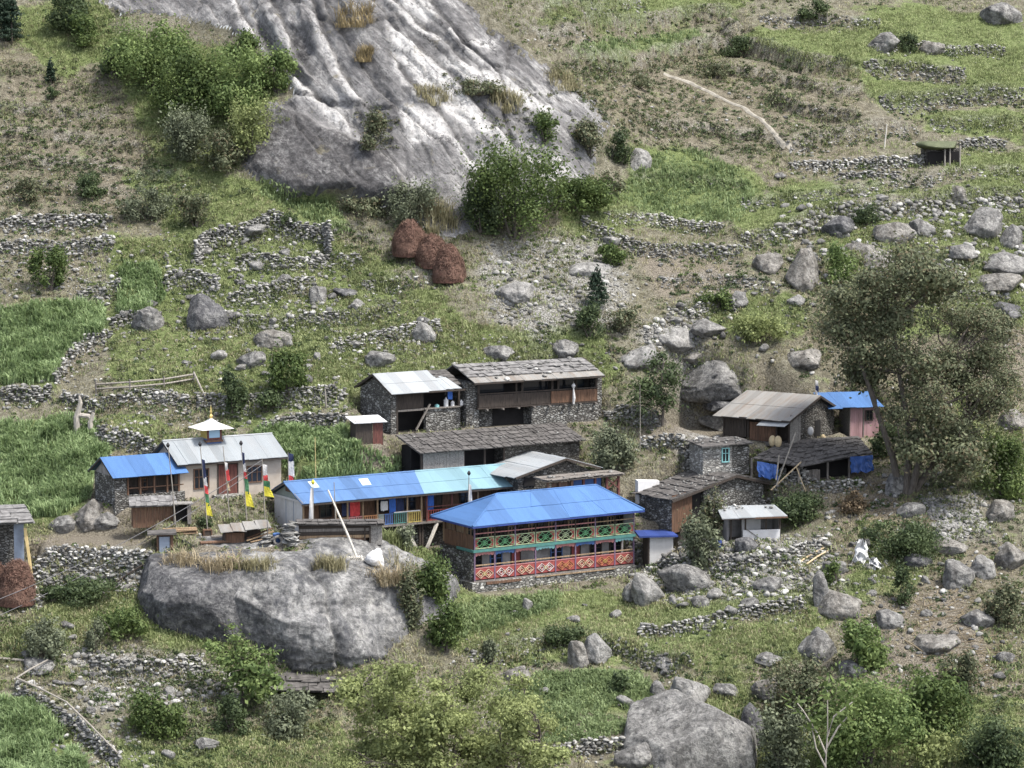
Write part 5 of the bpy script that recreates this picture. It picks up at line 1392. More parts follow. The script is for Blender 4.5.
scrub('green_weeds', 2600, 'leaf_mid', 2700, patchy(0.02, -0.1, 0.3, 27, BAN), 0.18, 0.5, 20)
# weeds and scrub that grow along the terrace walls
def wall_scrub(name, mat, seed, per_m, off, smin, smax, per=24, leaf=0.12):
    g = rng(seed); Q = []
    for W3 in WPATH:
        for a, b in zip(W3[:-1], W3[1:]):
            for _ in range(max(1, int((b-a).length*per_m))):
                p = a.lerp(b, g.random()); n = Vector((-(b-a).y, (b-a).x, 0)).normalized(); p = p + n*(off+g.normal(0, 0.5))
                if g.random() < 0.55 + 0.5*vnoise(np.array([[p.x*0.3, p.y*0.3, seed]]), 5)[0] and not in_house(np.array([p.x]), np.array([p.y]), 0.3)[0]: Q.append((p.x, p.y, ground(p.x, p.y)))
    q = np.array(Q); s = smin + (smax-smin)*g.random(len(q))**1.6
    d = g.normal(0, 1, (len(q)*per, 3)); d /= np.linalg.norm(d, axis=1)[:,None]; d[:,2] = np.abs(d[:,2])
    S = np.repeat(s, per); C = np.repeat(q, per, 0) + d*(S*(0.35+0.65*g.random(len(S))))[:,None]*np.array([1.1,1,0.85])
    vv, ff, rr = leaves(C, leaf, seed, d, 1.7, 0.2); return tag(np_mesh(name, vv, ff, 4, mat, attr={'rnd': rr}), kind='stuff')
wall_scrub('wall_weeds', 'leaf_dark', 2900, 2.3, -0.8, 0.2, 0.65); wall_scrub('wall_scrub', 'leaf_mid', 2910, 0.9, 0.3, 0.15, 0.42); wall_scrub('wall_brush', 'leaf_olive', 2920, 0.9, -0.4, 0.2, 0.6)
def scrub_in(name, polys, mat, seed, smin, smax, per=26, leaf=0.12):
    q = np.concatenate([scatter(p, n, seed+i) for i, (p, n) in enumerate(polys)]); g = rng(seed); s = smin + (smax-smin)*g.random(len(q))**2
    d = g.normal(0, 1, (len(q)*per, 3)); d /= np.linalg.norm(d, axis=1)[:,None]; d[:,2] = np.abs(d[:,2])
    S = np.repeat(s, per); C = np.repeat(q[:,:3], per, 0) + d*(S*(0.35+0.65*g.random(len(S))))[:,None]*np.array([1.2,1,0.8])
    vv, ff, rr = leaves(C, leaf, seed, d, 1.7, 0.2); return tag(np_mesh(name, vv, ff, 4, mat, attr={'rnd': rr}), kind='stuff')
scrub_in('cliff_scrub', [([(470,84),(560,92),(600,132),(560,200),(500,205),(476,150)], 110), ([(440,70),(520,92),(500,104),(440,90)], 30), ([(352,110),(400,120),(398,150),(360,146)], 20)], 'leaf_olive', 2940, 0.2, 0.7)
scrub_in('hillside_heath', [([(545,62),(700,58),(800,70),(868,120),(786,162),(700,152),(640,150),(590,110)], 620), ([(0,60),(100,80),(230,200),(120,222),(0,222)], 480), ([(800,230),(1024,215),(1024,470),(960,490),(860,400),(800,320)], 520), ([(100,640),(330,690),(330,740),(130,740)], 200)], 'leaf_olive', 2950, 0.25, 0.8)
scrub_in('hillside_brush', [([(545,62),(700,58),(800,70),(868,120),(786,162),(700,152),(640,150),(590,110)], 260), ([(0,150),(200,170),(230,230),(0,225)], 200), ([(640,260),(800,260),(830,330),(700,330)], 120), ([(840,480),(1024,480),(1024,700),(860,680)], 220), ([(60,640),(330,660),(330,768),(130,768)], 260), ([(630,560),(830,550),(830,590),(640,600)], 120), ([(700,650),(1024,660),(1024,768),(760,768)], 260)], 'leaf_dark', 2960, 0.25, 0.75)
# straw and dry stalks spread on the bare slope at the right
def stalks(name, poly, n, L, mat, seed):
    q = scatter(poly, n, seed); g = rng(seed); m = MB()
    for x, y, z, nz in q:
        a = g.normal(0.5, 0.7); l = L*g.uniform(0.4, 1.2); d = Vector((math.cos(a), math.sin(a)*0.7, 0))*l; e = Vector((x,y,z))+d; e.z = ground(e.x, e.y)
        m.bar((x,y,z+0.07), (e.x,e.y,e.z+0.10), 0.045, 0.03)
    return tag(m.build(name, mat), kind='stuff')
stalks('straw_litter', [(900,590),(960,586),(1000,640),(980,690),(915,660)], 260, 1.5, 'straw', 2800)
stalks('dry_stalks', [(840,480),(915,490),(940,530),(860,530)], 200, 1.0, 'straw', 2810)
# ------------------------------------------------------------------ building helpers
def house(key, name, label, cat='house', group=None):
    h = HS[key]; r = empty(name, h.o, h.th); tag(r, label, cat, group); return h, r
def bil(a, b, c, d, u, v):
    a, b, c, d = map(Vector, (a, b, c, d)); return (a.lerp(b, u)).lerp(d.lerp(c, u), v)
def panelled(mb, a, b, c, d, n, th=0.05, seed=1, jit=0.05, rows=1, lap=0.03):
    """roof plane a,b (eave) c,d (ridge) laid with n sheets across"""
    g = rng(seed); P = [Vector(q) for q in (a,b,c,d)]; nrm = (P[1]-P[0]).cross(P[3]-P[0]).normalized()
    for r in range(rows):
        for i in range(n):
            u0, u1 = i/n, (i+1)/n+lap/n; u1 = min(u1, 1.0) if i == n-1 else u1
            v0 = r/rows - (0.03 if r else 0) - (g.random()*jit*0.35 if r == 0 else 0); v1 = (r+1)/rows
            k = nrm*(0.012*(i % 2) + 0.014*(rows-r-1 == 0) + g.uniform(0, 0.02) + 0.016*r)
            mb.sheet(bil(a,b,c,d,u0,v0)+k, bil(a,b,c,d,u1,v0)+k, bil(a,b,c,d,u1,v1)+k, bil(a,b,c,d,u0,v1)+k, th)
    return mb
def shingles(mb, a, b, c, d, rows, cols, th=0.045, seed=1, wild=0.5, gaps=0.04):
    g = rng(seed); P = [Vector(q) for q in (a,b,c,d)]; nrm = (P[1]-P[0]).cross(P[3]-P[0]).normalized()
    for r in range(rows):
        x = 0.0
        while x < 1:
            w = g.uniform(0.6, 1.5)/cols; x1 = min(1.0, x+w)
            if 1-x1 < 0.35/cols: x1 = 1.0
            if g.random() > gaps:
                v0 = max(-0.03, (r - g.uniform(0, 0.35)*wild)/rows); v1 = min(1.0, (r+1.25)/rows)
                lo = nrm*(0.06+g.uniform(0, 0.07)*wild); hi = nrm*(0.0+g.uniform(0, 0.03)); sk = g.normal(0, 0.03)*wild/cols
                mb.sheet(bil(a,b,c,d,x+0.002+sk,v0)+lo, bil(a,b,c,d,x1-0.004+sk,v0)+lo+nrm*g.uniform(0,0.05)*wild, bil(a,b,c,d,x1-0.004,v1)+hi, bil(a,b,c,d,x+0.002,v1)+hi, th)
            x = x1
    # a deck beneath so no light falls through
    mb.sheet(*[q - nrm*0.03 for q in P], 0.03); return mb
def boards(mb, x0, x1, y, z0, z1, w=0.18, seed=1, th=0.04, ragged=0.05):
    g = rng(seed); x = x0
    while x < x1-0.02:
        ww = min(w*g.uniform(0.7,1.3), x1-x); k = g.uniform(-0.012, 0.012)
        mb.box(x, x+ww-0.012, y+k, y+k+th, z0-g.random()*ragged, z1+g.random()*ragged); x += ww
    return mb
def boards_y(mb, y0, y1, x, z0, z1, w=0.18, seed=1, th=0.04, ragged=0.05):
    g = rng(seed); y = y0
    while y < y1-0.02:
        ww = min(w*g.uniform(0.7,1.3), y1-y); k = g.uniform(-0.012, 0.012)
        mb.box(x+k, x+k+th, y, y+ww-0.012, z0-g.random()*ragged, z1+g.random()*ragged); y += ww
    return mb
def frame_ring(mb, x0, x1, y0, y1, z0, z1, w):
    mb.box(x0, x0+w, y0, y1, z0, z1); mb.box(x1-w, x1, y0, y1, z0, z1)
    mb.box(x0+w, x1-w, y0, y1, z1-w, z1); mb.box(x0+w, x1-w, y0, y1, z0, z0+w); return mb
def window(root, x0, x1, z0, z1, y, fr='wood_red', mull=1, glass='glass_dark'):
    m = frame_ring(MB(), x0, x1, y-0.06, y+0.05, z0, z1, 0.09)
    for k in range(1, mull+1):
        xm = x0+(x1-x0)*k/(mull+1); m.box(xm-0.03, xm+0.03, y-0.05, y+0.03, z0+0.09, z1-0.09)
    m.box(x0+0.09, x1-0.09, y-0.045, y+0.025, (z0+z1)/2+0.12, (z0+z1)/2+0.17)
    o = m.build('window', fr, root); MB().box(x0+0.09, x1-0.09, y-0.012, y+0.012, z0+0.09, z1-0.09).build('pane', glass, o); return o
def door(root, x0, x1, z0, z1, y, mat='wood_red', frm='wood_dark'):
    o = frame_ring(MB(), x0, x1, y-0.05, y+0.05, z0, z1, 0.08).build('door', frm, root)
    boards(MB(), x0+0.08, x1-0.08, y-0.02, z0+0.09, z1-0.09, 0.2, 3, 0.03, 0).build('leaf', mat, o); return o
def roof_stones(root, a, b, c, d, n, seed, mat='scree_stone', smin=0.08, smax=0.2):
    g = rng(seed); u = g.uniform(0.03, 0.97, n); v = g.uniform(0.05, 0.95, n); C = [tuple(bil(a,b,c,d,p,q)+Vector((0,0,0.12))) for p, q in zip(u, v)]
    s = g.uniform(smin, smax, n); S = np.stack([s*1.2, s, s*0.6], 1); 
    for k in range(n):
        vv, ff, rr = stones(np.zeros((1,3)), S[k:k+1], seed+k); o = np_mesh('roof_stone', vv, ff, 3, mat, root, {'rnd': rr}); o.location = C[k]

# ------------------------------------------------------------------ the blue roofed lodge
h, R = house('lodge', 'lodge', 'two storey lodge with bright blue hipped roof and red and green painted balconies', 'lodge')
L, Wd = h.L, h.W; z1, z2, ze = 0.85, 3.30, 5.32
MB().box(-0.25, L+0.1, -0.18, Wd+0.1, -2.5, z1-0.1).build('plinth', 'masonry_light', R)
m = MB(); m.box(-0.05, L, -0.1, 1.4, z1-0.10, z1); m.build('lower_deck', 'wood_grey', R)
MB().box(0.25, L-0.1, 1.40, Wd, z1, z2-0.12).build('lower_wall', 'plaster_grey', R)
MB().box(-0.03, 0.22, 0.35, Wd, z1-0.4, z2-0.14).build('side_wall', 'masonry', R)
MB().box(-0.12, L+0.03, -0.12, Wd, z2-0.12, z2-0.02).build('balcony_floor', 'wood_dark', R)
m = MB(); m.box(-0.16, L+0.06, -0.20, -0.125, z2-0.17, z2+0.05); m.box(-0.2, -0.125, -0.12, Wd*0.45, z2-0.17, z2+0.05); m.build('fascia_beam', 'paint_teal', R)
MB().box(0.3, L-0.1, 1.40, Wd, z2-0.01, ze+0.1).build('upper_wall', 'wood_dark', R)
nb = 8; bw = L/nb
cream = ['paint_cream','cloth_white','paint_cream','cloth_white','paint_orange','paint_cream','paint_orange','paint_cream']
val = ['paint_rose','paint_blue','paint_rose','paint_aqua','paint_rose','paint_blue','paint_rose','paint_aqua']
for i in range(nb+1):
    x = min(max(i*bw, 0.05), L-0.05)
    MB().box(x-0.055, x+0.055, -0.06, 0.05, z1, z2-0.121).build('post', 'paint_mauve', R)
    MB().box(x-0.05, x+0.05, -0.06, 0.05, z2-0.019, ze-0.04).build('post', 'wood_dark' if i % 2 else 'paint_mauve', R)
def diamond(mb, cx, cz, rx, rz, y, t):
    P = [(cx-rx, cz), (cx, cz+rz), (cx+rx, cz), (cx, cz-rz)]
    for a, b in zip(P, P[1:]+P[:1]): mb.bar((a[0], y, a[1]), (b[0], y, b[1]), t, 0.03)
for i in range(nb):
    x0, x1 = i*bw+0.06, (i+1)*bw-0.06; cx = (x0+x1)/2; wv = x1-x0
    # lower balustrade: red boards with pale linked diamonds
    p = MB().box(x0, x1, -0.02, 0.02, z1+0.10, z1+0.95).build('balustrade', 'paint_red', R)
    d = MB()
    for s, rr in ((-0.2,0.30),(0.2,0.30)):
        diamond(d, cx+s*wv, z1+0.52, wv*rr*0.8, 0.34, -0.045, 0.075); diamond(d, cx+s*wv, z1+0.52, wv*rr*0.38, 0.17, -0.045, 0.06)
    d.build('lattice', cream[i], p)
    k = MB(); diamond(k, cx, z1+0.52, wv*0.10, 0.14, -0.05, 0.07); k.build('boss', 'paint_yellow' if i % 3 == 0 else 'paint_orange', p)
    MB().box(x0, x1, -0.05, 0.03, z1+1.18, z1+1.27).build('handrail', 'wood_tan', R)
    MB().box(x0, x1, -0.045, 0.025, z1+0.96, z1+1.03).build('mid_rail', 'paint_rose', R)
    # scalloped valance
    v = MB(); n = 6
    for k in range(n):
        xa, xb = x0+wv*k/n, x0+wv*(k+1)/n; xm = (xa+xb)/2; lift = 0.12*abs((k+0.5)/n-0.5)*2
        v.prism([(xa,-0.02,z2-0.18),(xb,-0.02,z2-0.18),(xb,-0.02,z2-0.34-lift),(xm,-0.02,z2-0.42-lift),(xa,-0.02,z2-0.34-lift)], (0,0.03,0))
    v.build('valance', val[i], R)
    # upper balustrade: green lattice between red bow shaped boards
    p = MB(); p.box(x0, x1, -0.045, 0.0, z2+0.92, z2+0.98); p.box(x0, x1, -0.045, 0.0, z2+0.08, z2+0.14); p.box(x0, x0+0.05, -0.04, -0.005, z2+0.14, z2+0.92); p.box(x1-0.05, x1, -0.04, -0.005, z2+0.14, z2+0.92); p = p.build('balustrade', 'paint_palegreen', R)
    d = MB()
    diamond(d, cx-0.17*wv, z2+0.53, wv*0.22, 0.36, -0.03, 0.06); diamond(d, cx+0.17*wv, z2+0.53, wv*0.22, 0.36, -0.03, 0.06); diamond(d, cx, z2+0.53, wv*0.16, 0.20, -0.03, 0.05)
    d.bar((x0,-0.03,z2+0.15),(x1,-0.03,z2+0.9),0.05,0.03); d.bar((x0,-0.07,z2+0.9),(x1,-0.07,z2+0.15),0.05,0.03)
    d.build('lattice', 'paint_palegreen' if i in (2,4) else 'paint_green', p)
    for s in (0, 1):
        xx = x0 if s == 0 else x1; q = 0.44*(1 if s == 0 else -1)
        MB().prism([(xx,-0.005,z2+0.15),(xx+q,-0.005,z2+0.15),(xx+q*0.6,-0.005,z2+0.53),(xx+q,-0.005,z2+0.91),(xx,-0.005,z2+0.91)], (0,0.03,0)).build('red_panel', 'paint_red', p)
    MB().box(x0, x1, -0.05, 0.03, z2+1.26, z2+1.34).build('handrail', 'paint_rose' if i < 6 else 'wood_tan', R)
    # windows and doors behind
    if i in (2, 5): door(R, cx-0.5, cx+0.45, z1+0.02, z1+2.0, 1.37, 'paint_red', 'wood_dark')
    elif i != 3: window(R, cx-0.55, cx+0.6, z1+0.6, z1+1.9, 1.37, 'paint_blue' if i in (1,4) else 'wood_dark')
    w_ = window(R, x0+0.12, cx-0.08, z2+0.7, z2+1.85, 1.37, 'wood_tan'); window(R, cx+0.1, x1-0.1, z2+0.7, z2+1.85, 1.37, 'wood_dark')
m = MB()
boards_y(m, 0.1, Wd*0.85, -0.06, z2+0.02, z2+1.15, 0.22, 5); m.build('side_railing', 'wood_brown', R)
m = MB(); boards_y(m, 1.45, Wd, 0.235, z2+0.02, ze, 0.2, 6, 0.04, 0.0); m.build('side_boarding', 'wood_tan', R)
for yy in (1.4, 2.9, 4.4): MB().box(-0.05, 0.05, yy-0.05, yy+0.05, z2-0.01, ze-0.02).build('post', 'wood_brown', R)
MB().box(L-0.09, L-0.02, 0.1, Wd, z2+0.0, ze).build('end_wall', 'plaster_white', R)
m = MB(); m.box(1.0, 4.2, -0.30, -0.19, z1-0.32, z1-0.12); m.build('skirting_board', 'wood_brown', R)
m = MB(); m.box(5.6, 13.2, -0.28, -0.19, z1-0.2, z1-0.11); m.build('skirting_board', 'wood_tan', R)
xl, zr = h.loc(497, 494, Wd/2); xr, zr2 = h.loc(596, 485.5, Wd/2); zr = (zr+zr2)/2
o_ = 0.55; E = [(-o_, -o_-0.15, ze), (L+o_, -o_-0.15, ze), (L+o_, Wd+o_, ze), (-o_, Wd+o_, ze)]
A_, B_ = (xl, Wd/2, zr), (xr, Wd/2, zr)
m = MB(); panelled(m, E[0], E[1], B_, A_, 9, 0.05, 3, 0.02, 2); panelled(m, E[2], E[3], A_, B_, 9, 0.05, 4, 0.02, 2)
for a, b, c in ((E[3], E[0], A_), (E[1], E[2], B_)):
    m.sheet(a, b, Vector(c)+Vector((0,0.0,0.01)), Vector(c)+Vector((0,0.001,0.01)), 0.05)
roof = m.build('roof', 'bright_blue_sheet', R)
m = MB()
for a, b in ((A_, B_), (E[0], A_), (E[3], A_), (E[1], B_), (E[2], B_)): m.tube([Vector(a)+Vector((0,0,0.05)), Vector(b)+Vector((0,0,0.05))], 0.075, 6)
m.build('ridge_cap', 'bright_blue_sheet', roof)
m = MB()
for a, b in zip(E, E[1:]+E[:1]): m.bar(Vector(a)-Vector((0,0,0.1)), Vector(b)-Vector((0,0,0.1)), 0.05, 0.12)
m.build('eave_board', 'navy_sheet', roof)

# ------------------------------------------------------------------ the long blue hall
h, R = house('hall', 'long_hall', 'long timber hall with a blue and turquoise gable roof, clothes hung on its veranda', 'hall')
L, Wd = h.L, h.W
ze = h.loc(302.6, 504.0, -0.7)[1]; xrl, zr = h.loc(287.5, 482.5, Wd/2); zr = max(zr, ze+1.3)
MB().box(-0.05, L, -0.05, Wd, -0.14, 0).build('floor', 'wood_grey', R)
MB().box(0.0, 0.12, 0.0, Wd, 0.0, ze+0.05).build('end_wall', 'paint_white', R)
m = MB(); m.prism([(-0.02,-0.1,ze+0.06),(-0.02,Wd+0.1,ze+0.06),(-0.02,Wd/2,zr-0.12)], (0.10,0,0)); m.build('gable_board', 'paint_sage', R)
m = MB(); m.bar((-0.10,-0.55,ze+0.03),(-0.10,Wd+0.5,ze+0.03),0.10,0.16); m.build('gable_beam', 'paint_white', R)
m = MB(); m.bar((-0.36,-0.75,ze-0.03),(-0.36,Wd/2,zr-0.05),0.06,0.16); m.bar((-0.36,Wd+0.7,ze-0.03),(-0.36,Wd/2,zr-0.05),0.06,0.16); m.build('barge_board', 'wood_grey', R)
m = MB(); m.box(-0.06,-0.025,Wd*0.42,Wd*0.58,zr-0.75,zr-0.25); m.build('gable_vent', 'wood_brown', R)
for yy in (1.55, 2.9): MB().box(-0.03, -0.005, yy, yy+0.05, 0.1, ze).build('wall_batten', 'paint_greyblue', R)
MB().box(0.12, L-0.02, 1.5, Wd, 0.0, ze+0.05).build('back_wall', 'wood_brown', R)
for x in (2.2, 4.5, 7.2, 9.8, 12.5, 15.0): (door if x in (4.5, 12.5) else window)(R, x, x+(0.9 if x in (4.5,12.5) else 1.15), 0.05 if x in (4.5,12.5) else 0.8, 1.95, 1.46, 'paint_red' if x == 4.5 else 'wood_dark')
for px in (303.5, 336, 347.7, 363, 377.6, 407.5, 421.6, 427, 452, 478):
    x = h.loc(px, 510)[0]; MB().box(x-0.06, x+0.06, -0.02, 0.10, 0, ze).build('post', 'wood_tan' if px not in (427, 452) else 'wood_red', R)
def slats(x0, x1, mat, n):
    m = MB(); m.box(x0, x1, -0.02, 0.02, 0.86, 0.93); m.box(x0, x1, -0.02, 0.02, 0.06, 0.12)
    for k in range(n):
        x = x0+(x1-x0)*(k+0.5)/n; m.box(x-0.028, x+0.028, -0.015, 0.015, 0.12, 0.86)
    m.build('railing', mat, R)
X_ = lambda px: h.loc(px, 515)[0]
slats(X_(337), X_(347), 'wood_tan', 5); slats(X_(348.5), X_(362), 'paint_rose', 6); slats(X_(364), X_(377), 'paint_orange', 6); slats(X_(378.5), X_(384), 'paint_sage', 5); slats(X_(384.5), X_(393), 'paint_blue', 5)
slats(X_(393.5), X_(407), 'paint_teal', 7); slats(X_(408.2), X_(421), 'paint_yellow', 7); slats(X_(427.5), X_(451.5), 'paint_red', 10); slats(X_(452.5), X_(477), 'paint_red', 10)
MB().box(X_(394), X_(420), -0.06, 0.03, 0.94, 1.02).build('handrail', 'cloth_white', R)
MB().box(X_(427), X_(478), -0.05, 0.03, 1.15, 1.22).build('handrail', 'wood_red', R)
# washing on the line: each piece is a thing of its own
def washing(x0, x1, z0, z1, mat, label, yl=0.35):
    m = MB(); n = 6; g = rng(int(x0*100)); vs = []
    for s in (0, 1):
        for j in range(4):
            for i in range(n+1):
                u = i/n; v = j/3; vs.append((x0+(x1-x0)*(0.5+(u-0.5)*(1-0.15*v*g.random())), yl+0.05*math.sin(u*9+j)+0.025*s, z1+(z0-z1)*v+0.04*g.normal()*v))
    k = (n+1)*4; fs = []
    for s in (0, k):
        for j in range(3):
            for i in range(n): fs.append((s+j*(n+1)+i, s+j*(n+1)+i+1, s+(j+1)*(n+1)+i+1, s+(j+1)*(n+1)+i))
    m.add(vs, fs); o = m.build('hanging_cloth', mat)
    o.location = h.o; o.rotation_euler = (0,0,h.th); return tag(o, label, 'cloth', 'washing hung along the veranda')
washing(X_(344), X_(352), 1.0, 2.0, 'cloth_navy', 'dark cloth hanging near the left end of the hall veranda')
washing(X_(353), X_(363), 0.9, 2.0, 'cloth_red', 'dark red cloth hanging on the hall veranda above the orange railing', 0.5)
washing(X_(383), X_(390), 1.15, 1.9, 'cloth_white', 'white shirt hanging on the hall veranda')
washing(X_(391.5), X_(398), 0.9, 2.05, 'cloth_blue', 'blue cloth hanging just right of the white shirt')
washing(X_(399), X_(406), 1.0, 2.05, 'cloth_navy', 'navy cloth beside the blue one on the hall veranda')
washing(X_(428), X_(436), 0.9, 2.1, 'cloth_blue', 'blue cloth hanging above the red railing of the hall')
# roof: blue sheets, then turquoise ones from the middle on
def rp(px, py, front): return h.loc(px, py, -0.7 if front else Wd/2)[0]
xe = rp(424, 491.5, True); xq = rp(414.5, 472.5, False)
e0, e1 = (-0.45,-0.75,ze), (L+0.4,-0.75,ze); r0, r1 = (-0.45,Wd/2,zr), (L+0.4,Wd/2,zr); b0, b1 = (-0.45,Wd+0.7,ze), (L+0.4,Wd+0.7,ze)
ef, rf_ = (xe,-0.75,ze), (xq,Wd/2,zr)
m = MB(); panelled(m, e0, ef, rf_, r0, 9, 0.05, 5, 0.02, 2); panelled(m, b1, b0, r0, r1, 14, 0.05, 6, 0.02, 2); m.build('roof', 'blue_sheet', R)
m = MB(); panelled(m, ef, e1, r1, rf_, 7, 0.05, 7, 0.02, 2); m.build('roof', 'cyan_sheet', R, 'light turquoise roof sheets')
m = MB(); m.tube([(r0[0],r0[1],r0[2]+0.05),(rf_[0],rf_[1],rf_[2]+0.05)], 0.09, 6); m.build('ridge_cap', 'blue_sheet', R)
m = MB(); m.tube([(rf_[0]+0.01,r0[1],r0[2]+0.05),(r1[0],r1[1],r1[2]+0.05)], 0.09, 6); m.build('ridge_cap', 'cyan_sheet', R)
for u, v, du in ((0.17, 0.62, 0.055), (0.55, 0.55, 0.07)):
    k = Vector((0,-0.02,0.085)); m = MB(); m.sheet(bil(e0,ef,rf_,r0,u,v)+k, bil(e0,ef,rf_,r0,u+du,v)+k, bil(e0,ef,rf_,r0,u+du,v+0.3)+k, bil(e0,ef,rf_,r0,u,v+0.3)+k, 0.03); m.build('skylight', 'clear_sheet', R)
m = MB(); m.bar((e0[0],e0[1]+0.05,ze-0.12),(e1[0],e1[1]+0.05,ze-0.12),0.05,0.14); m.build('eave_board', 'wood_dark', R)
# undercroft on the right
x0 = X_(386); MB().box(x0, L, 1.0, Wd, -2.5, -0.15).build('undercroft_wall', 'masonry', R)
m = MB(); m.box(X_(388), X_(402), 0.96, 0.998, -2.2, -0.35); m.build('undercroft_opening', 'dark_inside', R)
m = MB(); m.box(X_(408), X_(420), 0.93, 0.998, -2.3, -0.3); m.build('undercroft_panel', 'plaster_grey', R)
for px in (422, 424.5): 
    x = X_(px); MB().box(x-0.08, x+0.08, 0.3, 0.46, -2.6, -0.14).build('undercroft_post', 'wood_dark', R)
for a, b in (((404.5,522),(419,549)), ((439,520),(428.5,548.5))):
    xa, za = h.loc(*a, -0.15); xb, zb = h.loc(*b, -0.5); MB().bar((xa,0.1,-0.16),(xb,-0.25,zb),0.20,0.20).build('prop', 'pole_white', R)

# ------------------------------------------------------------------ temple and its annex
h, R = house('temple', 'temple', 'cream plastered temple with a tin gable roof and a little cupola', 'temple')
L, Wd = h.L, h.W; ze = h.loc(176.6, 465, -0.6)[1]; zr = ze+1.55
XT = lambda px, py=485: h.loc(px, py)
MB().box(0, L, 0, 0.35, -0.6, ze+0.05).build('front_wall', 'plaster_cream', R)
m = MB(); m.box(0, 0.35, 0.352, Wd, -0.6, ze+0.05); m.box(L-0.35, L, 0.352, Wd, -0.6, ze+0.05); m.box(0.352, L-0.352, Wd-0.35, Wd, -0.6, ze+0.05); m.build('side_wall', 'plaster_cream', R)
m = MB()
for x in (0.05, L-0.3): m.prism([(x,0.02,ze+0.055),(x,Wd-0.02,ze+0.055),(x,Wd/2,zr-0.1)], (0.25,0,0))
m.build('gable', 'plaster_cream', R)
MB().box(0.1, L-0.1, -0.03, 0.0, ze-0.22, ze+0.03).build('frieze', 'wood_red', R)
for a, b, t, bo in ((193.5, 209, 469, 489.5), (246.5, 262, 466, 483)):
    xa, xb = h.loc(a, 480)[0], h.loc(b, 480)[0]; za, zb = h.loc(a, bo)[1], h.loc(a, t)[1]; window(R, xa, xb, za, min(zb, ze-0.25), -0.03, 'wood_brown', 2)
xa, xb = h.loc(217.5, 485)[0], h.loc(238, 485)[0]; za = h.loc(217.5, 500)[1]
d_ = door(R, xa, xb, max(0.0, za), ze-0.25, -0.04, 'wood_red', 'wood_dark'); MB().box((xa+xb)/2-0.04, (xa+xb)/2+0.04, -0.11, -0.06, max(0.0, za)+0.1, ze-0.35).build('door_post', 'wood_dark', d_)
MB().box(xa-0.5, xb+0.6, -1.1, -0.04, -0.3, 0.12).build('step', 'masonry_light', R)
e0, e1, r0, r1, b0, b1 = (-0.35,-0.6,ze), (L+0.35,-0.6,ze), (-0.35,Wd/2,zr), (L+0.35,Wd/2,zr), (-0.35,Wd+0.5,ze), (L+0.35,Wd+0.5,ze)
m = MB(); panelled(m, e0, e1, r1, r0, 11, 0.05, 9, 0.05); panelled(m, b1, b0, r0, r1, 11, 0.05, 10, 0.05); rf = m.build('roof', 'tin_sheet', R)
MB().tube([(r0[0],r0[1],zr+0.04),(r1[0],r1[1],zr+0.04)], 0.09, 6).build('ridge_cap', 'tin_bright', rf)
m = MB(); m.bar((-0.33,-0.6,ze-0.08),(-0.33,Wd/2,zr-0.08),0.05,0.14); m.bar((-0.33,Wd+0.5,ze-0.08),(-0.33,Wd/2,zr-0.08),0.05,0.14); m.bar((-0.35,-0.56,ze-0.11),(L+0.35,-0.56,ze-0.11),0.05,0.12); m.build('barge_board', 'wood_dark', rf)
# cupola over the ridge
xc_, zc_ = h.loc(213, 441, Wd/2-0.5); cy = Wd/2-0.15; s = 0.62; zb = zr-0.35; zt = h.loc(213, 427, cy)[1]
cup = MB().box(xc_-s, xc_+s, cy-s, cy+s, zb, zt).build('cupola', 'paint_blue', R)
m = frame_ring(MB(), xc_-s-0.02, xc_+s+0.02, cy-s-0.05, cy-s-0.005, zb+0.3, zt, 0.16); m.build('cupola_frame', 'wood_red', cup)
MB().box(xc_-s+0.15, xc_+s-0.15, cy-s-0.03, cy-s-0.004, zb+0.46, zt-0.16).build('cupola_pane', 'glass_sky', cup)
MB().box(xc_-s-0.03, xc_-s-0.005, cy-s, cy+s, zb+0.4, zt-0.05).build('cupola_side', 'paint_yellow', cup)
m = MB(); m.box(xc_-s-0.12, xc_+s+0.12, cy-s-0.12, cy+s+0.12, zb+0.12, zb+0.28); m.build('cupola_base', 'wood_brown', cup)
w2 = 1.42; za_ = h.loc(213, 417.5, cy)[1]; m = MB(); q = [(xc_-w2,cy-w2,zt-0.05),(xc_+w2,cy-w2,zt-0.05),(xc_+w2,cy+w2,zt-0.05),(xc_-w2,cy+w2,zt-0.05)]; q2 = [(xc_-0.42,cy-0.42,zt+0.55*(za_-zt)),(xc_+0.42,cy-0.42,zt+0.55*(za_-zt)),(xc_+0.42,cy+0.42,zt+0.55*(za_-zt)),(xc_-0.42,cy+0.42,zt+0.55*(za_-zt))]
m.hexa(q+q2); m.add(q2+[(xc_,cy,za_)], [(0,1,4),(1,2,4),(2,3,4),(3,0,4)]); m.build('cupola_roof', 'paint_white', cup)
m = MB(); m.tube([(xc_,cy,za_-0.15),(xc_,cy,za_+0.15),(xc_,cy,za_+0.3),(xc_,cy,za_+0.45),(xc_,cy,za_+1.0)], [0.07,0.17,0.07,0.1,0.015], 8); m.build('finial', 'gold', cup)

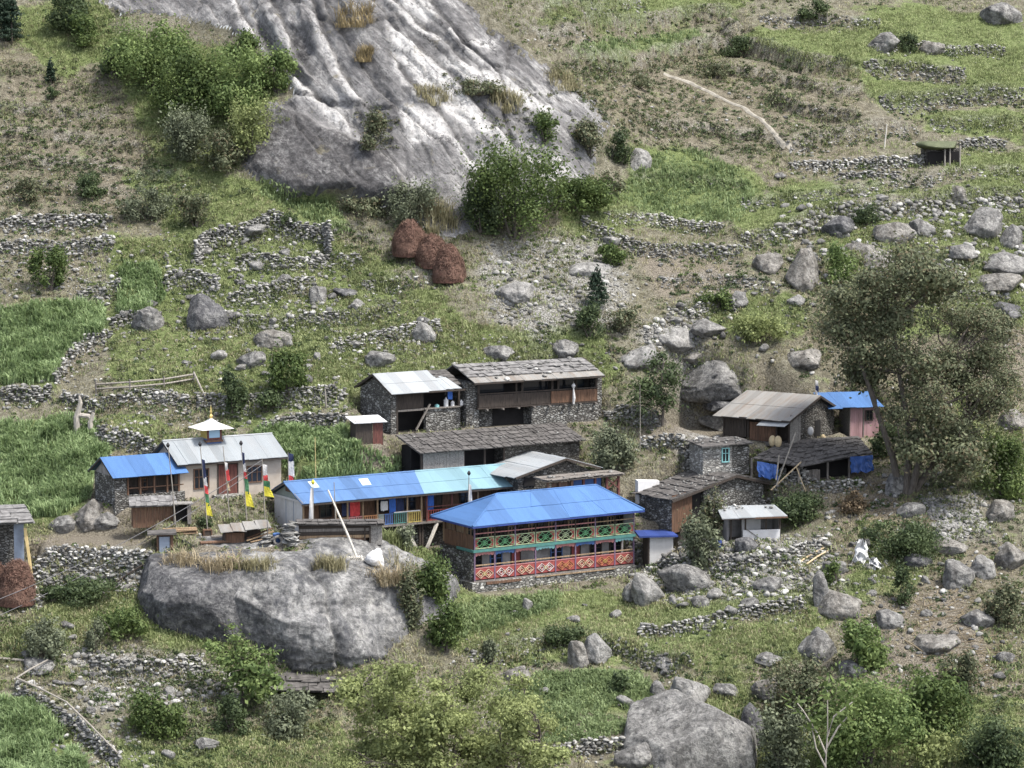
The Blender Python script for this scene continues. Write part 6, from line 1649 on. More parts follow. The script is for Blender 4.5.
h, R = house('annex', 'stone_annex', 'small stone house with a blue tin roof joined to the left of the temple', 'house')
L, Wd = h.L, h.W; ze = h.loc(113.5, 478.5, -0.5)[1]; zr = ze+1.35
MB().box(0, 1.0, 0.0, Wd, -1.2, ze).build('front_wall', 'masonry', R)
m = MB(); m.box(1.0, L-0.02, 1.3, Wd, -1.2, ze); m.build('back_wall', 'wood_dark', R)
m = MB(); m.box(1.002, L-0.02, 0.0, 1.29, -1.2, 0.75); m.build('parapet_wall', 'masonry', R)
m = MB(); m.prism([(0.03,0.02,ze+0.004),(0.03,Wd-0.02,ze+0.004),(0.03,Wd/2,zr-0.1)], (0.2,0,0)); m.build('gable', 'plaster_grey', R)
for x in (1.15, 2.2, 3.4, 4.5, 5.5): MB().box(x-0.07, x+0.07, 0.05, 0.19, 0.752, ze).build('post', 'wood_brown', R)
m = MB(); m.box(1.22, L-0.1, 0.08, 0.14, 1.25, 1.33); m.build('rail', 'wood_brown', R)
window(R, 2.5, 3.3, 0.9, 1.9, 1.27, 'wood_brown')
e0, e1, r0, r1, b0, b1 = (-0.35,-0.5,ze), (L+0.1,-0.5,ze), (-0.35,Wd/2,zr), (L+0.1,Wd/2,zr), (-0.35,Wd+0.5,ze), (L+0.1,Wd+0.5,ze)
m = MB(); panelled(m, e0, e1, r1, r0, 6, 0.05, 11, 0.02); panelled(m, b1, b0, r0, r1, 6, 0.05, 12, 0.02); rf = m.build('roof', 'bright_blue_sheet', R)
m = MB(); m.bar((-0.33,-0.5,ze-0.08),(-0.33,Wd/2,zr-0.08),0.05,0.14); m.bar((-0.33,Wd+0.5,ze-0.08),(-0.33,Wd/2,zr-0.08),0.05,0.14); m.build('barge_board', 'wood_dark', rf)

# ------------------------------------------------------------------ far stone houses
h, R = house('tinfar', 'stone_house', 'stone house with pale tin roof and open dark front, behind the shingled shed', 'house')
L, Wd = h.L, h.W; ze = h.loc(385, 394, -0.5)[1]; zr = ze+1.35
MB().box(0, 0.5, 0, Wd, -1.5, ze).build('side_wall', 'masonry', R)
m = MB(); m.prism([(0.02,0.02,ze+0.004),(0.02,Wd-0.02,ze+0.004),(0.02,Wd/2,zr-0.12)], (0.4,0,0)); m.build('gable', 'masonry', R)
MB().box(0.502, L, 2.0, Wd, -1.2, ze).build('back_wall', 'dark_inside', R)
xs_ = h.loc(426, 420)[0]; zs_ = h.loc(430, 409)[1]; MB().box(xs_, L+0.3, 0, 0.4, -1.2, zs_).build('front_wall', 'masonry', R)
MB().box(xs_-0.2, L+0.3, -0.15, 0.45, zs_+0.003, zs_+0.1).build('shelf', 'wood_grey', R)
zm = h.loc(400, 412)[1]; MB().box(0.55, xs_-0.05, 0.02, 0.14, zm, zm+0.16).build('lintel', 'wood_grey', R)
MB().box(0.55, xs_-0.05, 0.30, 0.36, zm+0.17, ze-0.25).build('boarding', 'wood_dark', R)
m = MB(); xa, za = h.loc(416, 430, -0.1); xb, zb = h.loc(430, 404, -0.1); m.bar((xa,-0.1,za),(xb,-0.1,zb),0.16,0.12); m.build('ladder_plank', 'wood_grey', R)
for x in (0.6, L+0.2): MB().box(x-0.08, x+0.08, 0.0, 0.16, zs_+0.1 if x > 1 else -0.2, ze).build('post', 'wood_dark', R)
e0, e1, r0, r1, b0, b1 = (-0.3,-0.55,ze), (L+0.3,-0.55,ze), (-0.3,Wd/2,zr), (L+0.1,Wd/2,zr), (-0.3,Wd+0.5,ze), (L+0.1,Wd+0.5,ze)
m = MB(); panelled(m, e0, (L-1.4,-0.55,ze), (L-1.4,Wd/2,zr), r0, 3, 0.05, 13, 0.15, 2); panelled(m, (L-1.45,-0.3,ze+0.12), (L+0.1,-0.4,ze+0.08), (L-0.4,Wd*0.3,ze+0.9), (L-1.45,Wd*0.3,ze+0.9), 2, 0.05, 14, 0.3); m.build('roof', 'tin_bright', R)
m = MB(); shingles(m, (L-1.4,Wd*0.05,ze+0.24), (L+0.6,Wd*0.05,ze+0.24), (L+0.4,Wd/2,zr), (L-1.4,Wd/2,zr), 4, 5, 0.05, 15, 1.0); shingles(m, b1, b0, r0, r1, 5, 12, 0.05, 16, 0.6); m.build('roof', 'shingle', R, 'patch of dark slates')
m = MB(); m.bar((-0.3,-0.55,ze-0.08),(L+0.5,-0.55,ze-0.08),0.08,0.14); m.bar((-0.28,-0.55,ze-0.08),(-0.28,Wd/2,zr-0.08),0.06,0.16); m.bar((-0.28,Wd+0.5,ze-0.08),(-0.28,Wd/2,zr-0.08),0.06,0.16); m.build('eave_board', 'wood_dark', R)
def can(px, r, ht, mat, label, cat='container', cap=None):
    x, z = h.loc(px, 409, 0.15); o = MB().tube([(0,0,0),(0,0,ht*0.72),(0,0,ht*0.86),(0,0,ht)], [r, r, r*0.45, r*0.4], 10).build('plastic_canister', mat); o.location = h.world(x, 0.15, zs_+0.102); return tag(o, label, cat, 'containers on the shelf of the tin roofed stone house')
can(446, 0.20, 0.75, 'paint_white', 'tallest white canister on the shelf of the tin roofed stone house'); can(452.5, 0.17, 0.46, 'paint_white', 'short white canister in the middle of the stone house shelf'); can(461, 0.20, 0.48, 'tarp_white', 'white canister at the right end of the stone house shelf'); can(437, 0.2, 0.25, 'paint_aqua', 'low greenish tub at the left end of the stone house shelf')
o = MB().box(-0.2, 0.2, -0.03, 0.03, -0.75, 0).build('hanging_bag', 'cloth_blue'); x, z = h.loc(449.5, 393, 0.0); o.location = h.world(x, -0.1, ze-0.12); tag(o, 'blue bag hanging above the white canisters of the stone house', 'bag')

h, R = house('longfar', 'long_stone_house', 'long stone house with a rough slate roof and a dark timber balcony behind the village', 'house')
L, Wd = h.L, h.W; ze = h.loc(473, 383, -0.7)[1]; zf = h.loc(480, 408, 0)[1]; zr = ze+1.25
m = MB(); m.box(-0.9, 0.3, 0.4, Wd, -1.5, ze-0.1); m.box(0.302, L, 1.2, Wd, -1.5, zf-0.12); m.build('stone_wall', 'masonry', R)
m = MB(); xa = h.loc(532, 405)[0]; m.box(xa, L+0.4, 0.05, 1.19, -1.5, zf-0.13); m.build('lower_wall', 'masonry', R)
m = MB(); m.box(h.loc(499,415)[0], h.loc(530,415)[0], 1.14, 1.195, -0.6, zf-0.2); m.build('doorway', 'dark_inside', R)
MB().box(0.0, L, 0, 1.2, zf-0.12, zf).build('balcony_floor', 'wood_dark', R)
m = MB()
for x in np.arange(0.8, L, 1.5): m.box(x-0.08, x+0.08, -0.28, 1.0, zf-0.24, zf-0.121)
m.build('joists', 'wood_grey', R)
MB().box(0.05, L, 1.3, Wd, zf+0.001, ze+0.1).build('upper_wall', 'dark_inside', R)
zb_ = zf+1.05; m = MB(); boards(m, 0.1, L*0.60, 0.0, zf+0.03, zb_, 0.3, 21, 0.05, 0.0); m.build('balcony_boarding', 'wood_dark', R)
m = MB(); boards(m, L*0.605, L-0.05, 0.0, zf+0.03, zb_, 0.3, 22, 0.05, 0.0); m.build('balcony_boarding', 'wood_brown', R, 'reddish brown right half of the balcony boarding')
MB().box(0.05, L, -0.05, 0.08, zb_+0.06, zb_+0.16).build('handrail', 'wood_dark', R)
for x in (0.12, L*0.32, L*0.37, L*0.62, L*0.67, L*0.82, L-0.1): MB().box(x-0.09, x+0.09, 0.08, 0.22, zf, ze+0.05).build('post', 'wood_dark', R)
for x in (L*0.02, L*0.385, L*0.69): MB().box(x+0.25, x+L*0.25, 1.2, 1.29, zf+0.9, ze-0.2).build('window', 'glass_dark', R)
MB().box(L+0.02, L+0.5, 0.2, Wd, -1.0, ze-0.05).build('end_wall', 'masonry', R)
e0, e1, r0, r1, b0, b1 = (-0.7,-0.75,ze), (L+0.25,-0.75,ze), (-1.0,Wd*0.55,zr), (L+0.0,Wd*0.55,zr), (-0.8,Wd+0.6,ze), (L+0.4,Wd+0.6,ze)
mid0, mid1 = bil(e0,e1,r1,r0,0,0.34), bil(e0,e1,r1,r0,1,0.34)
m = MB(); shingles(m, mid0-Vector((0,0.2,0.05)), mid1-Vector((0,0.2,0.05)), r1, r0, 4, 15, 0.06, 23, 1.4, 0.02); shingles(m, b1, b0, r0, r1, 4, 12, 0.06, 24, 1.2); m.build('roof', 'slate_pale', R)
m = MB(); panelled(m, e0, e1, mid1, mid0, 8, 0.05, 25, 0.3, 1); m.build('roof', 'tin_rusty', R, 'strip of weathered tin along the eave')
m = MB(); m.bar((e0[0],-0.72,ze-0.1),(e1[0],-0.72,ze-0.1),0.08,0.12); m.bar((L+0.3,-0.6,ze-0.08),(L+0.1,Wd*0.55,zr-0.05),0.1,0.16); m.build('eave_board', 'wood_dark', R)
roof_stones(R, e0, e1, r1, r0, 34, 26, smin=0.08, smax=0.24)
# stone yard slab and stick at the right end of the balcony
o = MB().bar((0,0,-0.3),(0,0,1.9),0.07).build('pole', 'pole_grey'); x, z = h.loc(572, 405); 
r_ = empty('cloth_post', h.world(x, -0.25, zf-0.1)); tag(r_, 'short post wrapped in white cloth on the balcony of the long stone house', 'post'); o.parent = r_
MB().tube([(0,-0.02,0.0),(0.05,-0.03,0.5),(0.02,-0.02,1.0),(0,0,1.35)], [0.10,0.13,0.09,0.05], 8).build('cloth', 'cloth_white', r_); MB().tube([(0,0,1.36),(0,0,1.55),(0.02,0,1.75)], [0.1,0.19,0.08], 8).build('knot', 'tarp_white', r_)

h, R = house('shingle', 'shingled_shed', 'long low shed with a dark wooden shingle roof behind the blue hall', 'shed')
L, Wd = h.L, h.W; e0, e1 = h.loc(418.6, 454, -0.5), h.loc(586, 440, -0.5); ze = (e0[1]+e1[1])/2; zr = ze+1.15
m = MB(); boards(m, 0.3, L*0.27, 0.0, -1.2, ze-0.02, 0.28, 31); m.build('plank_wall', 'plank_grey', R)
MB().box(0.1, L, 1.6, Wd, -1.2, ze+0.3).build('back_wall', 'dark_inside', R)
MB().box(L*0.52, L, 0.1, 1.59, -1.2, ze-0.1).build('stone_wall', 'masonry_dark', R)
for x in (0.2, L*0.27, L*0.4, L*0.52): MB().box(x-0.08, x+0.08, 0.05, 0.2, -1.2, ze).build('post', 'wood_dark', R)
m = MB(); m.bar((0,0.1,ze-0.08),(L,0.1,ze-0.08),0.14,0.14); m.build('eave_beam', 'wood_dark', R)
m = MB(); shingles(m, (-0.3,-0.5,ze), (L+0.3,-0.5,ze), (L+0.2,Wd,zr), (-0.5,Wd,zr), 5, 30, 0.05, 32, 0.9, 0.0); m.build('roof', 'shingle', R)
roof_stones(R, (-0.3,-0.5,ze), (L+0.3,-0.5,ze), (L+0.2,Wd,zr), (-0.5,Wd,zr), 18, 33, smin=0.05, smax=0.11)

h, R = house('privy', 'privy', 'tiny plank outhouse with a white sheet roof at the edge of the corn', 'outhouse')
L, Wd = h.L, h.W; zt = h.loc(360, 423)[1]
m = MB(); boards(m, 0, L*0.62, 0, -0.8, zt, 0.2, 41); boards_y(m, 0, Wd, -0.02, -0.8, zt+0.1, 0.2, 42); boards_y(m, 0, Wd, L, -0.8, zt+0.1, 0.2, 43); m.build('wall', 'wood_dark', R)
boards(MB(), L*0.63, L, -0.01, -0.8, zt-0.02, 0.2, 44).build('door', 'wood_red', R)
MB().box(-0.1, L+0.1, -0.05, Wd, -1.6, -0.81).build('base', 'masonry', R)
m = MB(); panelled(m, (-0.25,-0.3,zt+0.02), (L+0.3,-0.3,zt+0.02), (L+0.2,Wd+0.3,zt+0.34), (-0.35,Wd+0.3,zt+0.34), 2, 0.06, 45, 0.0); m.build('roof', 'tarp_white', R)

h, R = house('greyhut', 'grey_hut', 'dark walled hut with a pale grey tin gable roof just behind the lodge roof', 'hut')
L, Wd = h.L, h.W; ze = h.loc(516, 477, -0.3)[1]; ax, az = h.loc(566, 458, -0.3)
m = MB(); m.box(0.3, L-0.3, 0.1, Wd, -0.5, ze-0.15); m.prism([(0.35,0.05,ze-0.14),(L-0.35,0.05,ze-0.14),(ax,0.05,az-0.15)], (0,0.35,0)); m.build('wall', 'masonry_dark', R)
w_ = MB().box(0.8, 1.9, 0.0, 0.06, ze-0.9, ze-0.2).build('doorway', 'dark_inside', R)
m = MB(); panelled(m, (-0.3,Wd+0.3,ze), (-0.3,-0.35,ze), (ax,-0.35,az), (ax,Wd+0.3,az), 5, 0.05, 51, 0.25, 2); panelled(m, (L+0.3,-0.35,ze+0.15), (L+0.3,Wd+0.3,ze+0.15), (ax,Wd+0.3,az), (ax,-0.35,az), 5, 0.05, 52, 0.2); m.build('roof', 'tin_bright', R)
m = MB(); m.bar((-0.25,-0.33,ze-0.12),(ax,-0.33,az-0.10),0.06,0.18); m.bar((L+0.25,-0.33,ze+0.03),(ax,-0.33,az-0.10),0.06,0.18); m.build('barge_board', 'wood_dark', R)
# porch in front of it: red posts under a plank roof held down by stones
pa = at_y(531, 482, h.world(1.5,-1.5).y); P0_ = empty('red_porch', h.world(1.6,-2.3,-0.6), h.th); tag(P0_, 'porch of red posts under a plank roof weighted with stones, right behind the lodge roof', 'porch')
x1_, z1_ = h.loc(619, 474, -2.3); lx = x1_-1.6; zt = z1_+0.6
for k in range(7): MB().box(lx*k/6-0.09, lx*k/6+0.09, 0, 0.18, -1.0, zt-0.16).build('post', 'wood_red' if k > 2 else 'wood_brown', P0_)
m = MB(); m.box(-0.2, lx+0.3, -0.1, 0.2, zt-0.15, zt-0.02); m.build('beam', 'wood_tan', P0_)
m = MB(); shingles(m, (-0.4,-0.3,zt), (lx+0.4,-0.3,zt), (lx+0.4,1.6,zt+0.16), (-0.4,1.6,zt+0.16), 2, 9, 0.05, 53, 1.0, 0.0); m.build('roof', 'wood_grey', P0_)
roof_stones(P0_, (-0.3,-0.25,zt), (lx+0.3,-0.25,zt), (lx+0.3,0.9,zt+0.1), (-0.3,0.9,zt+0.1), 12, 54, 'rock_pale', 0.10, 0.24)
m = MB(); m.box(lx*0.5/6, lx*2.3/6, 0.3, 0.4, zt-1.5, zt-0.3); m.build('boarding', 'wood_brown', P0_); m = MB(); m.box(lx*2.5/6, lx*5/6, 0.9, 0.95, zt-1.8, zt-0.3); m.build('boarding', 'paint_blue', P0_, 'dull blue boards behind the posts')
m = MB(); m.bar((lx*5/6,0.05,zt-1.2),(lx,0.05,zt-0.3),0.1); m.bar((lx*5/6,0.0,zt-0.3),(lx,0.0,zt-1.2),0.1); m.build('cross_brace', 'wood_red', P0_)
w0 = h.world(10.4, -2.6, -0.2); o = MB().hexa([(0,0,-1),(2.2,0,-1),(2.2,0.4,-1),(0,0.4,-1),(0,0,0.9),(2.2,0,0.75),(2.2,0.4,0.8),(0,0.4,1.0)]).build('white_wall', 'paint_white'); o.location = w0; o.rotation_euler = (0,0,h.th); tag(o, 'short whitewashed wall at the right behind the lodge roof', 'wall')

h, R = house('shed', 'stone_shed', 'wide stone shed with dark plank gable roof and brown plank front beside the lodge', 'shed')
L, Wd = h.L, h.W; ze = h.loc(671, 500, -0.3)[1]; ax, az = h.loc(736, 474.5, -0.3); zre = h.loc(777, 481.5, -0.3)[1]
xd = h.loc(692, 510)[0]; xo = h.loc(704, 505)[0]
MB().box(0, 0.35, 0.05, Wd, -1.2, ze-0.1).build('side_wall', 'masonry', R)
m = MB(); boards(m, 0.0, xd, 0.0, -0.7, ze-0.02+0.25, 0.28, 61); 
for k in range(5): m.box(xd*k/5, xd*(k+1)/5-0.01, 0.0, 0.04, ze+0.2, ze+0.2+(az-ze)*(xd*(k+0.4)/5)/ax*0.8)
m.build('plank_front', 'wood_brown', R)
MB().box(xd+0.02, xo-0.02, 0.35, 0.4, -0.7, ze+0.75).build('doorway', 'dark_inside', R)
m = MB(); m.prism([(xo,0.05,-1.2),(L-0.2,0.05,-1.2),(L-0.2,0.05,zre-0.12),(ax,0.05,az-0.14),(xo,0.05,ze+(az-ze)*xo/ax-0.14)], (0,0.4,0)); m.build('gable_wall', 'masonry', R)
m = MB(); shingles(m, (-0.35,Wd+0.3,ze), (-0.35,-0.4,ze), (ax,-0.4,az), (ax,Wd+0.3,az), 7, 9, 0.06, 62, 1.0, 0.0); shingles(m, (L+0.3,-0.4,zre), (L+0.3,Wd+0.3,zre), (ax,Wd+0.3,az), (ax,-0.4,az), 5, 9, 0.06, 63, 1.0, 0.0); m.build('roof', 'shingle', R)
roof_stones(R, (-0.35,Wd+0.3,ze), (-0.35,-0.4,ze), (ax,-0.4,az), (ax,Wd+0.3,az), 44, 64, 'rock_pale', 0.05, 0.14)
m = MB(); m.bar((-0.3,-0.38,ze-0.14),(ax,-0.38,az-0.14),0.08,0.2); m.bar((L+0.25,-0.38,zre-0.14),(ax,-0.38,az-0.14),0.08,0.2); m.build('barge_board', 'wood_dark', R)

h, R = house('tinright', 'timber_house', 'dark house with a weathered tin gable roof beside the big sparse tree', 'house')
L, Wd = h.L, h.W; ze = h.loc(790.5, 420, -0.5)[1]; zr = ze+1.6; yr = Wd*0.60
MB().box(0.0, L-0.35, 1.0, Wd, -0.8, ze).build('back_wall', 'wood_dark', R)
m = MB(); boards(m, 0.1, L*0.35, 0.05, 0.2, ze-0.05, 0.25, 71); m.build('front_boarding', 'wood_dark', R)
m = MB(); boards(m, L*0.40, L*0.78, 0.05, 0.0, ze-0.5, 0.25, 72); m.build('front_boarding', 'wood_brown', R, 'brown boards under the awning')
for x in (0.1, L*0.38, L*0.8, L-0.1): MB().box(x-0.07, x+0.07, -0.03, 0.045, -0.3, ze).build('post', 'wood_dark', R)
MB().box(0, L, -0.1, 1.0, -0.4, -0.05).build('veranda_floor', 'wood_grey', R)
m = MB(); boards_y(m, 0.05, Wd*0.24, L-0.03, -0.4, ze+0.3, 0.22, 73); m.build('side_boarding', 'plank_grey', R)
m = MB(); m.prism([(L-0.34,Wd*0.245,-0.8),(L-0.34,Wd,-0.8),(L-0.34,Wd,ze),(L-0.34,yr,zr-0.14),(L-0.34,Wd*0.245,ze+(zr-ze)*0.4-0.12)], (0.36,0,0)); m.build('gable_wall', 'masonry_dark', R)
m = MB(); m.box(L+0.022, L+0.06, Wd*0.55, Wd*0.68, 0.1, 1.5); m.build('doorway', 'dark_inside', R)
e0, e1, r0, r1, b0, b1 = (-0.5,-0.7,ze-0.05), (L+0.4,-0.7,ze-0.05), (-0.3,yr,zr), (L+0.4,yr,zr), (-0.3,Wd+0.7,ze+0.05), (L+0.4,Wd+0.7,ze+0.05)
m = MB(); panelled(m, e0, e1, r1, r0, 9, 0.05, 74, 0.12, 2); panelled(m, b1, b0, r0, r1, 9, 0.05, 75, 0.1); m.build('roof', 'tin_rusty', R)
m = MB(); m.bar((L+0.38,-0.7,ze-0.14),(L+0.38,yr,zr-0.09),0.08,0.18); m.bar((L+0.38,Wd+0.7,ze-0.04),(L+0.38,yr,zr-0.09),0.08,0.18); m.bar((-0.5,-0.68,ze-0.15),(L+0.4,-0.68,ze-0.15),0.06,0.12); m.build('barge_board', 'wood_dark', R)
m = MB(); panelled(m, (L*0.62,-1.25,ze-0.55), (L+0.2,-1.25,ze-0.5), (L+0.2,-0.1,ze-0.18), (L*0.62,-0.1,ze-0.18), 2, 0.04, 76, 0.3); m.build('awning', 'tin_bright', R)
for px, py, lab in ((772.5, 441.5, 'left of two bulging tan sacks in front of the tin roofed right house'), (778, 440.5, 'right of two bulging tan sacks in front of the tin roofed right house')):
    D, Fc, r = rock_shape(3, int(px), nplanes=5, soft=0.3); q = np_mesh('sack', D*np.array([0.32,0.3,0.5]), Fc, 3, 'sack', smoothf=True); x, z = h.loc(px, py, -1.0); q.location = h.world(x, -1.0, 0.18); tag(q, lab, 'sack', 'tan sacks')
for px, py, lab, mt, sz in ((810.5, 431, 'white cloth bundle against the gable of the tin roofed right house', 'cloth_white', 0.38), (823, 438, 'round tan basket below the gable of the tin roofed right house', 'sack', 0.32)):
    th2 = h.th+math.pi/2; D, Fc, r = rock_shape(3, int(px), nplanes=6, soft=0.3); q = np_mesh('bundle' if 'cloth' in lab else 'basket', D*np.array([sz*0.7,sz*0.6,sz]), Fc, 3, mt, smoothf=True)
    d = ray(px, py); p0 = h.world(L+0.45, 0); n = h.ex; t = (p0-CAM).dot(n)/d.dot(n); q.location = CAM+d*t; tag(q, lab, 'bundle' if 'cloth' in lab else 'basket')

h, R = house('pink', 'pink_hut', 'small pink walled hut with a bright blue roof behind the tin roofed right house', 'hut')
L, Wd = h.L, h.W; zt = h.loc(852, 407.5)[1]; zb_ = h.loc(830, 395, Wd)[1]
m = MB(); boards(m, 0, L, 0, -0.6, zt, 0.4, 81, 0.04, 0); m.build('front_wall', 'pink_sheet', R); MB().box(0, L, 0.06, Wd, -0.6, zt-0.03).build('body_wall', 'plank_grey', R)
window(R, L*0.52, L*0.78, zt-1.2, zt-0.25, -0.05, 'wood_dark'); m = MB(); m.box(-0.06, 0.0, -0.05, 0.05, -0.6, zt); m.box(L*0.44, L*0.48, -0.05, -0.02, -0.6, zt); m.build('corner_post', 'wood_grey', R)
m = MB(); panelled(m, (-2.2,-0.4,zt+0.05), (L+0.3,-0.4,zt+0.05), (L+0.1,Wd,zt+1.0), (-2.4,Wd,zt+1.0), 4, 0.05, 82, 0.2); m.build('roof', 'bright_blue_sheet', R)

h, R = house('slateshed', 'slate_shed', 'low open shed with blue tarpaulins under a sagging slate roof', 'shed')
L, Wd = h.L, h.W
def wp(px, py, yl): x, z = h.loc(px, py, yl); return Vector((x, yl, z))
e0, e1, r1, r0 = wp(753,458,0.8), wp(872,453,1.0), wp(858,436,4.2), wp(786,440,4.2); em = wp(800,467,-0.5)
m = MB(); shingles(m, em, e1, r1, bil(r0,r1,r1,r0,0.35,0), 6, 13, 0.06, 91, 1.3, 0.0); shingles(m, e0, em, bil(r0,r1,r1,r0,0.35,0), r0, 6, 8, 0.06, 92, 1.3, 0.0); m.build('roof', 'shingle', R)
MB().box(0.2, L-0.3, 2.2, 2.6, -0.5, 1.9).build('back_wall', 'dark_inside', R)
for p in (em, e1, bil(em,e1,e1,em,0.4,0), bil(em,e1,e1,em,0.7,0), e0): MB().box(p.x-0.07, p.x+0.07, p.y+0.2, p.y+0.34, -1.0, p.z-0.05).build('post', 'wood_grey', R)
m = MB(); boards(m, em.x+0.9, em.x+2.4, 0.6, -0.4, 0.85, 0.3, 93); m.build('leaning_planks', 'wood_grey', R)
for a, b in (((796,432),(776,486)), ((801,462),(771,490)), ((796,466),(806,492)), ((779,455),(776,480))):
    pa, pb = wp(*a, -0.6), wp(*b, -1.0); MB().bar(pa, pb, 0.10, 0.07).build('bracing_pole', 'wood_pale' if b[0] != 776 else 'pole_grey', R)
def drape(name, pts_top, drop, mat, label, seed, n=12):
    g = rng(seed); vs = []; fs = []; T = [Vector(p) for p in pts_top]
    for j in range(6):
        for i in range(n+1):
            p = bil(T[0], T[1], T[1], T[0], i/n, 0); k = j/5
            vs.append(p + Vector((0.05*g.normal(), -0.12*math.sin(i*1.9+seed)*k-0.2*k+0.03*g.normal(), -drop*k*(0.9+0.15*g.random()))))
    for j in range(5):
        for i in range(n): fs.append((j*(n+1)+i, j*(n+1)+i+1, (j+1)*(n+1)+i+1, (j+1)*(n+1)+i))
    k = len(vs); vs += [v+Vector((0,0.03,0)) for v in vs]; fs += [tuple(i+k for i in f[::-1]) for f in fs]
    o = MB().add(vs, fs).build(name, mat); o.location = h.o; o.rotation_euler = (0,0,h.th); return tag(o, label, 'tarpaulin', 'blue tarpaulins')
drape('tarpaulin', (wp(757,461,0.3), wp(778,465,-0.1)), 1.3, 'tarp_blue', 'blue tarpaulin hung under the left end of the slate shed roof', 1)
drape('tarpaulin', (wp(850,457,-0.3), wp(873,455,0.2)), 1.4, 'tarp_blue', 'blue tarpaulin bundled at the right end of the slate shed', 2)

h, R = house('store', 'whitewashed_store', 'small whitewashed stone store with a green window and a flat slab roof', 'store')
L, Wd = h.L, h.W; zt = h.loc(703, 447)[1]
MB().box(0, L*0.62, 0, Wd, -0.8, zt).build('front_wall', 'masonry_white', R); MB().box(L*0.622, L, 0.05, Wd, -0.8, zt-0.1).build('side_wall', 'masonry', R)
xa, xb = h.loc(722, 455)[0], h.loc(728.5, 455)[0]; window(R, xa-0.05, xb+0.05, h.loc(722,462.5)[1], zt-0.15, -0.03, 'paint_aqua', 1)
m = MB(); shingles(m, (-0.3,-0.4,zt+0.03), (L+0.2,-0.4,zt+0.12), (L+0.2,Wd+0.2,zt+0.35), (-0.3,Wd+0.2,zt+0.28), 2, 6, 0.07, 95, 0.8, 0); m.build('roof', 'shingle', R)
m = MB(); m.bar((-0.3,-0.42,zt+0.02),(L*0.5,-0.42,zt+0.07),0.1,0.1); m.build('eave_board', 'plank_grey', R)
roof_stones(R, (-0.3,-0.3,zt+0.05), (L,-0.3,zt+0.15), (L,Wd,zt+0.35), (-0.2,Wd,zt+0.3), 26, 96, 'rock_pale', 0.07, 0.18)
def drum(px, py, yl, r, ht, mat, label, name='drum', cat='drum'):
    b = at(px, py); m = MB().tube([(0,0,-0.1),(0,0,ht*0.3),(0,0,ht*0.32),(0,0,ht*0.65),(0,0,ht*0.67),(0,0,ht),(0,0,ht+0.001)], [r,r,r*1.05,r*1.05,r,r,r*0.8], 14); o = m.build(name, mat); o.location = b; return tag(o, label, cat)
drum(700, 449, 0, 0.28, 0.8, 'tarp_blue', 'blue drum at the left corner of the whitewashed store'); drum(698, 457, 0, 0.22, 0.45, 'paint_red', 'small red tub below the blue drum beside the store', 'tub', 'tub')

h, R = house('shack', 'shack', 'low shack with a white sheet roof and a white board across its open front', 'shack')
L, Wd = h.L, h.W; zt = h.loc(728, 517)[1]
m = MB(); m.box(0.1, L, Wd-0.1, Wd, -0.6, zt+0.2); m.box(L-0.1, L, 0.3, Wd-0.11, -0.6, zt); m.box(0.1,0.2,0.6,Wd-0.11,-0.6,zt); m.build('wall', 'plaster_grey', R)
for x in (0.25, L*0.33, L*0.72, L-0.08): MB().box(x-0.06, x+0.06, 0.0, 0.12, -0.6, zt).build('post', 'wood_dark', R)
MB().box(L*0.28, L*0.98, -0.05, 0.0-0.002, 0.05, 0.85).build('white_board', 'paint_white', R); m = MB(); m.bar((L*0.34,-0.09,0.95),(L*0.62,-0.09,0.08),0.09,0.05); m.build('brace', 'wood_grey', R)
MB().box(L*0.34, L*0.7, 1.4, 1.45, 0, zt-0.1).build('partition', 'plaster_white', R)
m = MB(); panelled(m, (-0.7,-0.7,zt+0.02), (L+0.35,-0.7,zt+0.05), (L+0.2,Wd+0.4,zt+0.45), (-0.3,Wd+0.4,zt+0.45), 4, 0.07, 97, 0.25); rf = m.build('roof', 'tin_bright', R)
m = MB(); m.bar((-0.7,-0.72,zt-0.06),(L+0.35,-0.72,zt-0.03),0.08,0.12); m.build('eave_board', 'wood_brown', rf)
roof_stones(R, (-0.3,Wd*0.5,zt+0.26), (L,Wd*0.5,zt+0.28), (L,Wd+0.3,zt+0.45), (-0.2,Wd+0.3,zt+0.45), 12, 98, 'wall_stone', 0.08, 0.18)
drum(718, 548, 0, 0.3, 0.8, 'navy_sheet', 'dark blue drum at the left foot of the shack')

h, R = house('kiosk', 'kiosk', 'narrow grey stall with a dark blue flat roof at the right end of the lodge', 'stall')
L, Wd = h.L, h.W; zt = h.loc(648, 537)[1]
MB().box(0, L, 0, Wd, -0.5, zt).build('wall', 'plaster_white', R); m = MB(); boards_y(m, 0, Wd, -0.05, -0.5, zt, 0.25, 99, 0.048); m.build('side_boarding', 'wood_dark', R)
m = MB(); m.bar((0.4,-0.12,0.0),(L+0.1,-0.12,1.2),0.4,0.06); m.build('leaning_board', 'plank_grey', R); m = MB(); m.box(0.0,0.12,-0.06,-0.001,-0.4,zt); m.build('corner_post', 'wood_dark', R)
m = MB(); m.hexa([(-0.85,-0.4,zt+0.02),(L+0.3,-0.4,zt-0.02),(L+0.2,Wd+0.3,zt+0.1),(-0.7,Wd+0.3,zt+0.14),(-0.85,-0.4,zt+0.16),(L+0.3,-0.4,zt+0.12),(L+0.2,Wd+0.3,zt+0.26),(-0.7,Wd+0.3,zt+0.3)]); m.build('roof', 'navy_sheet', R)

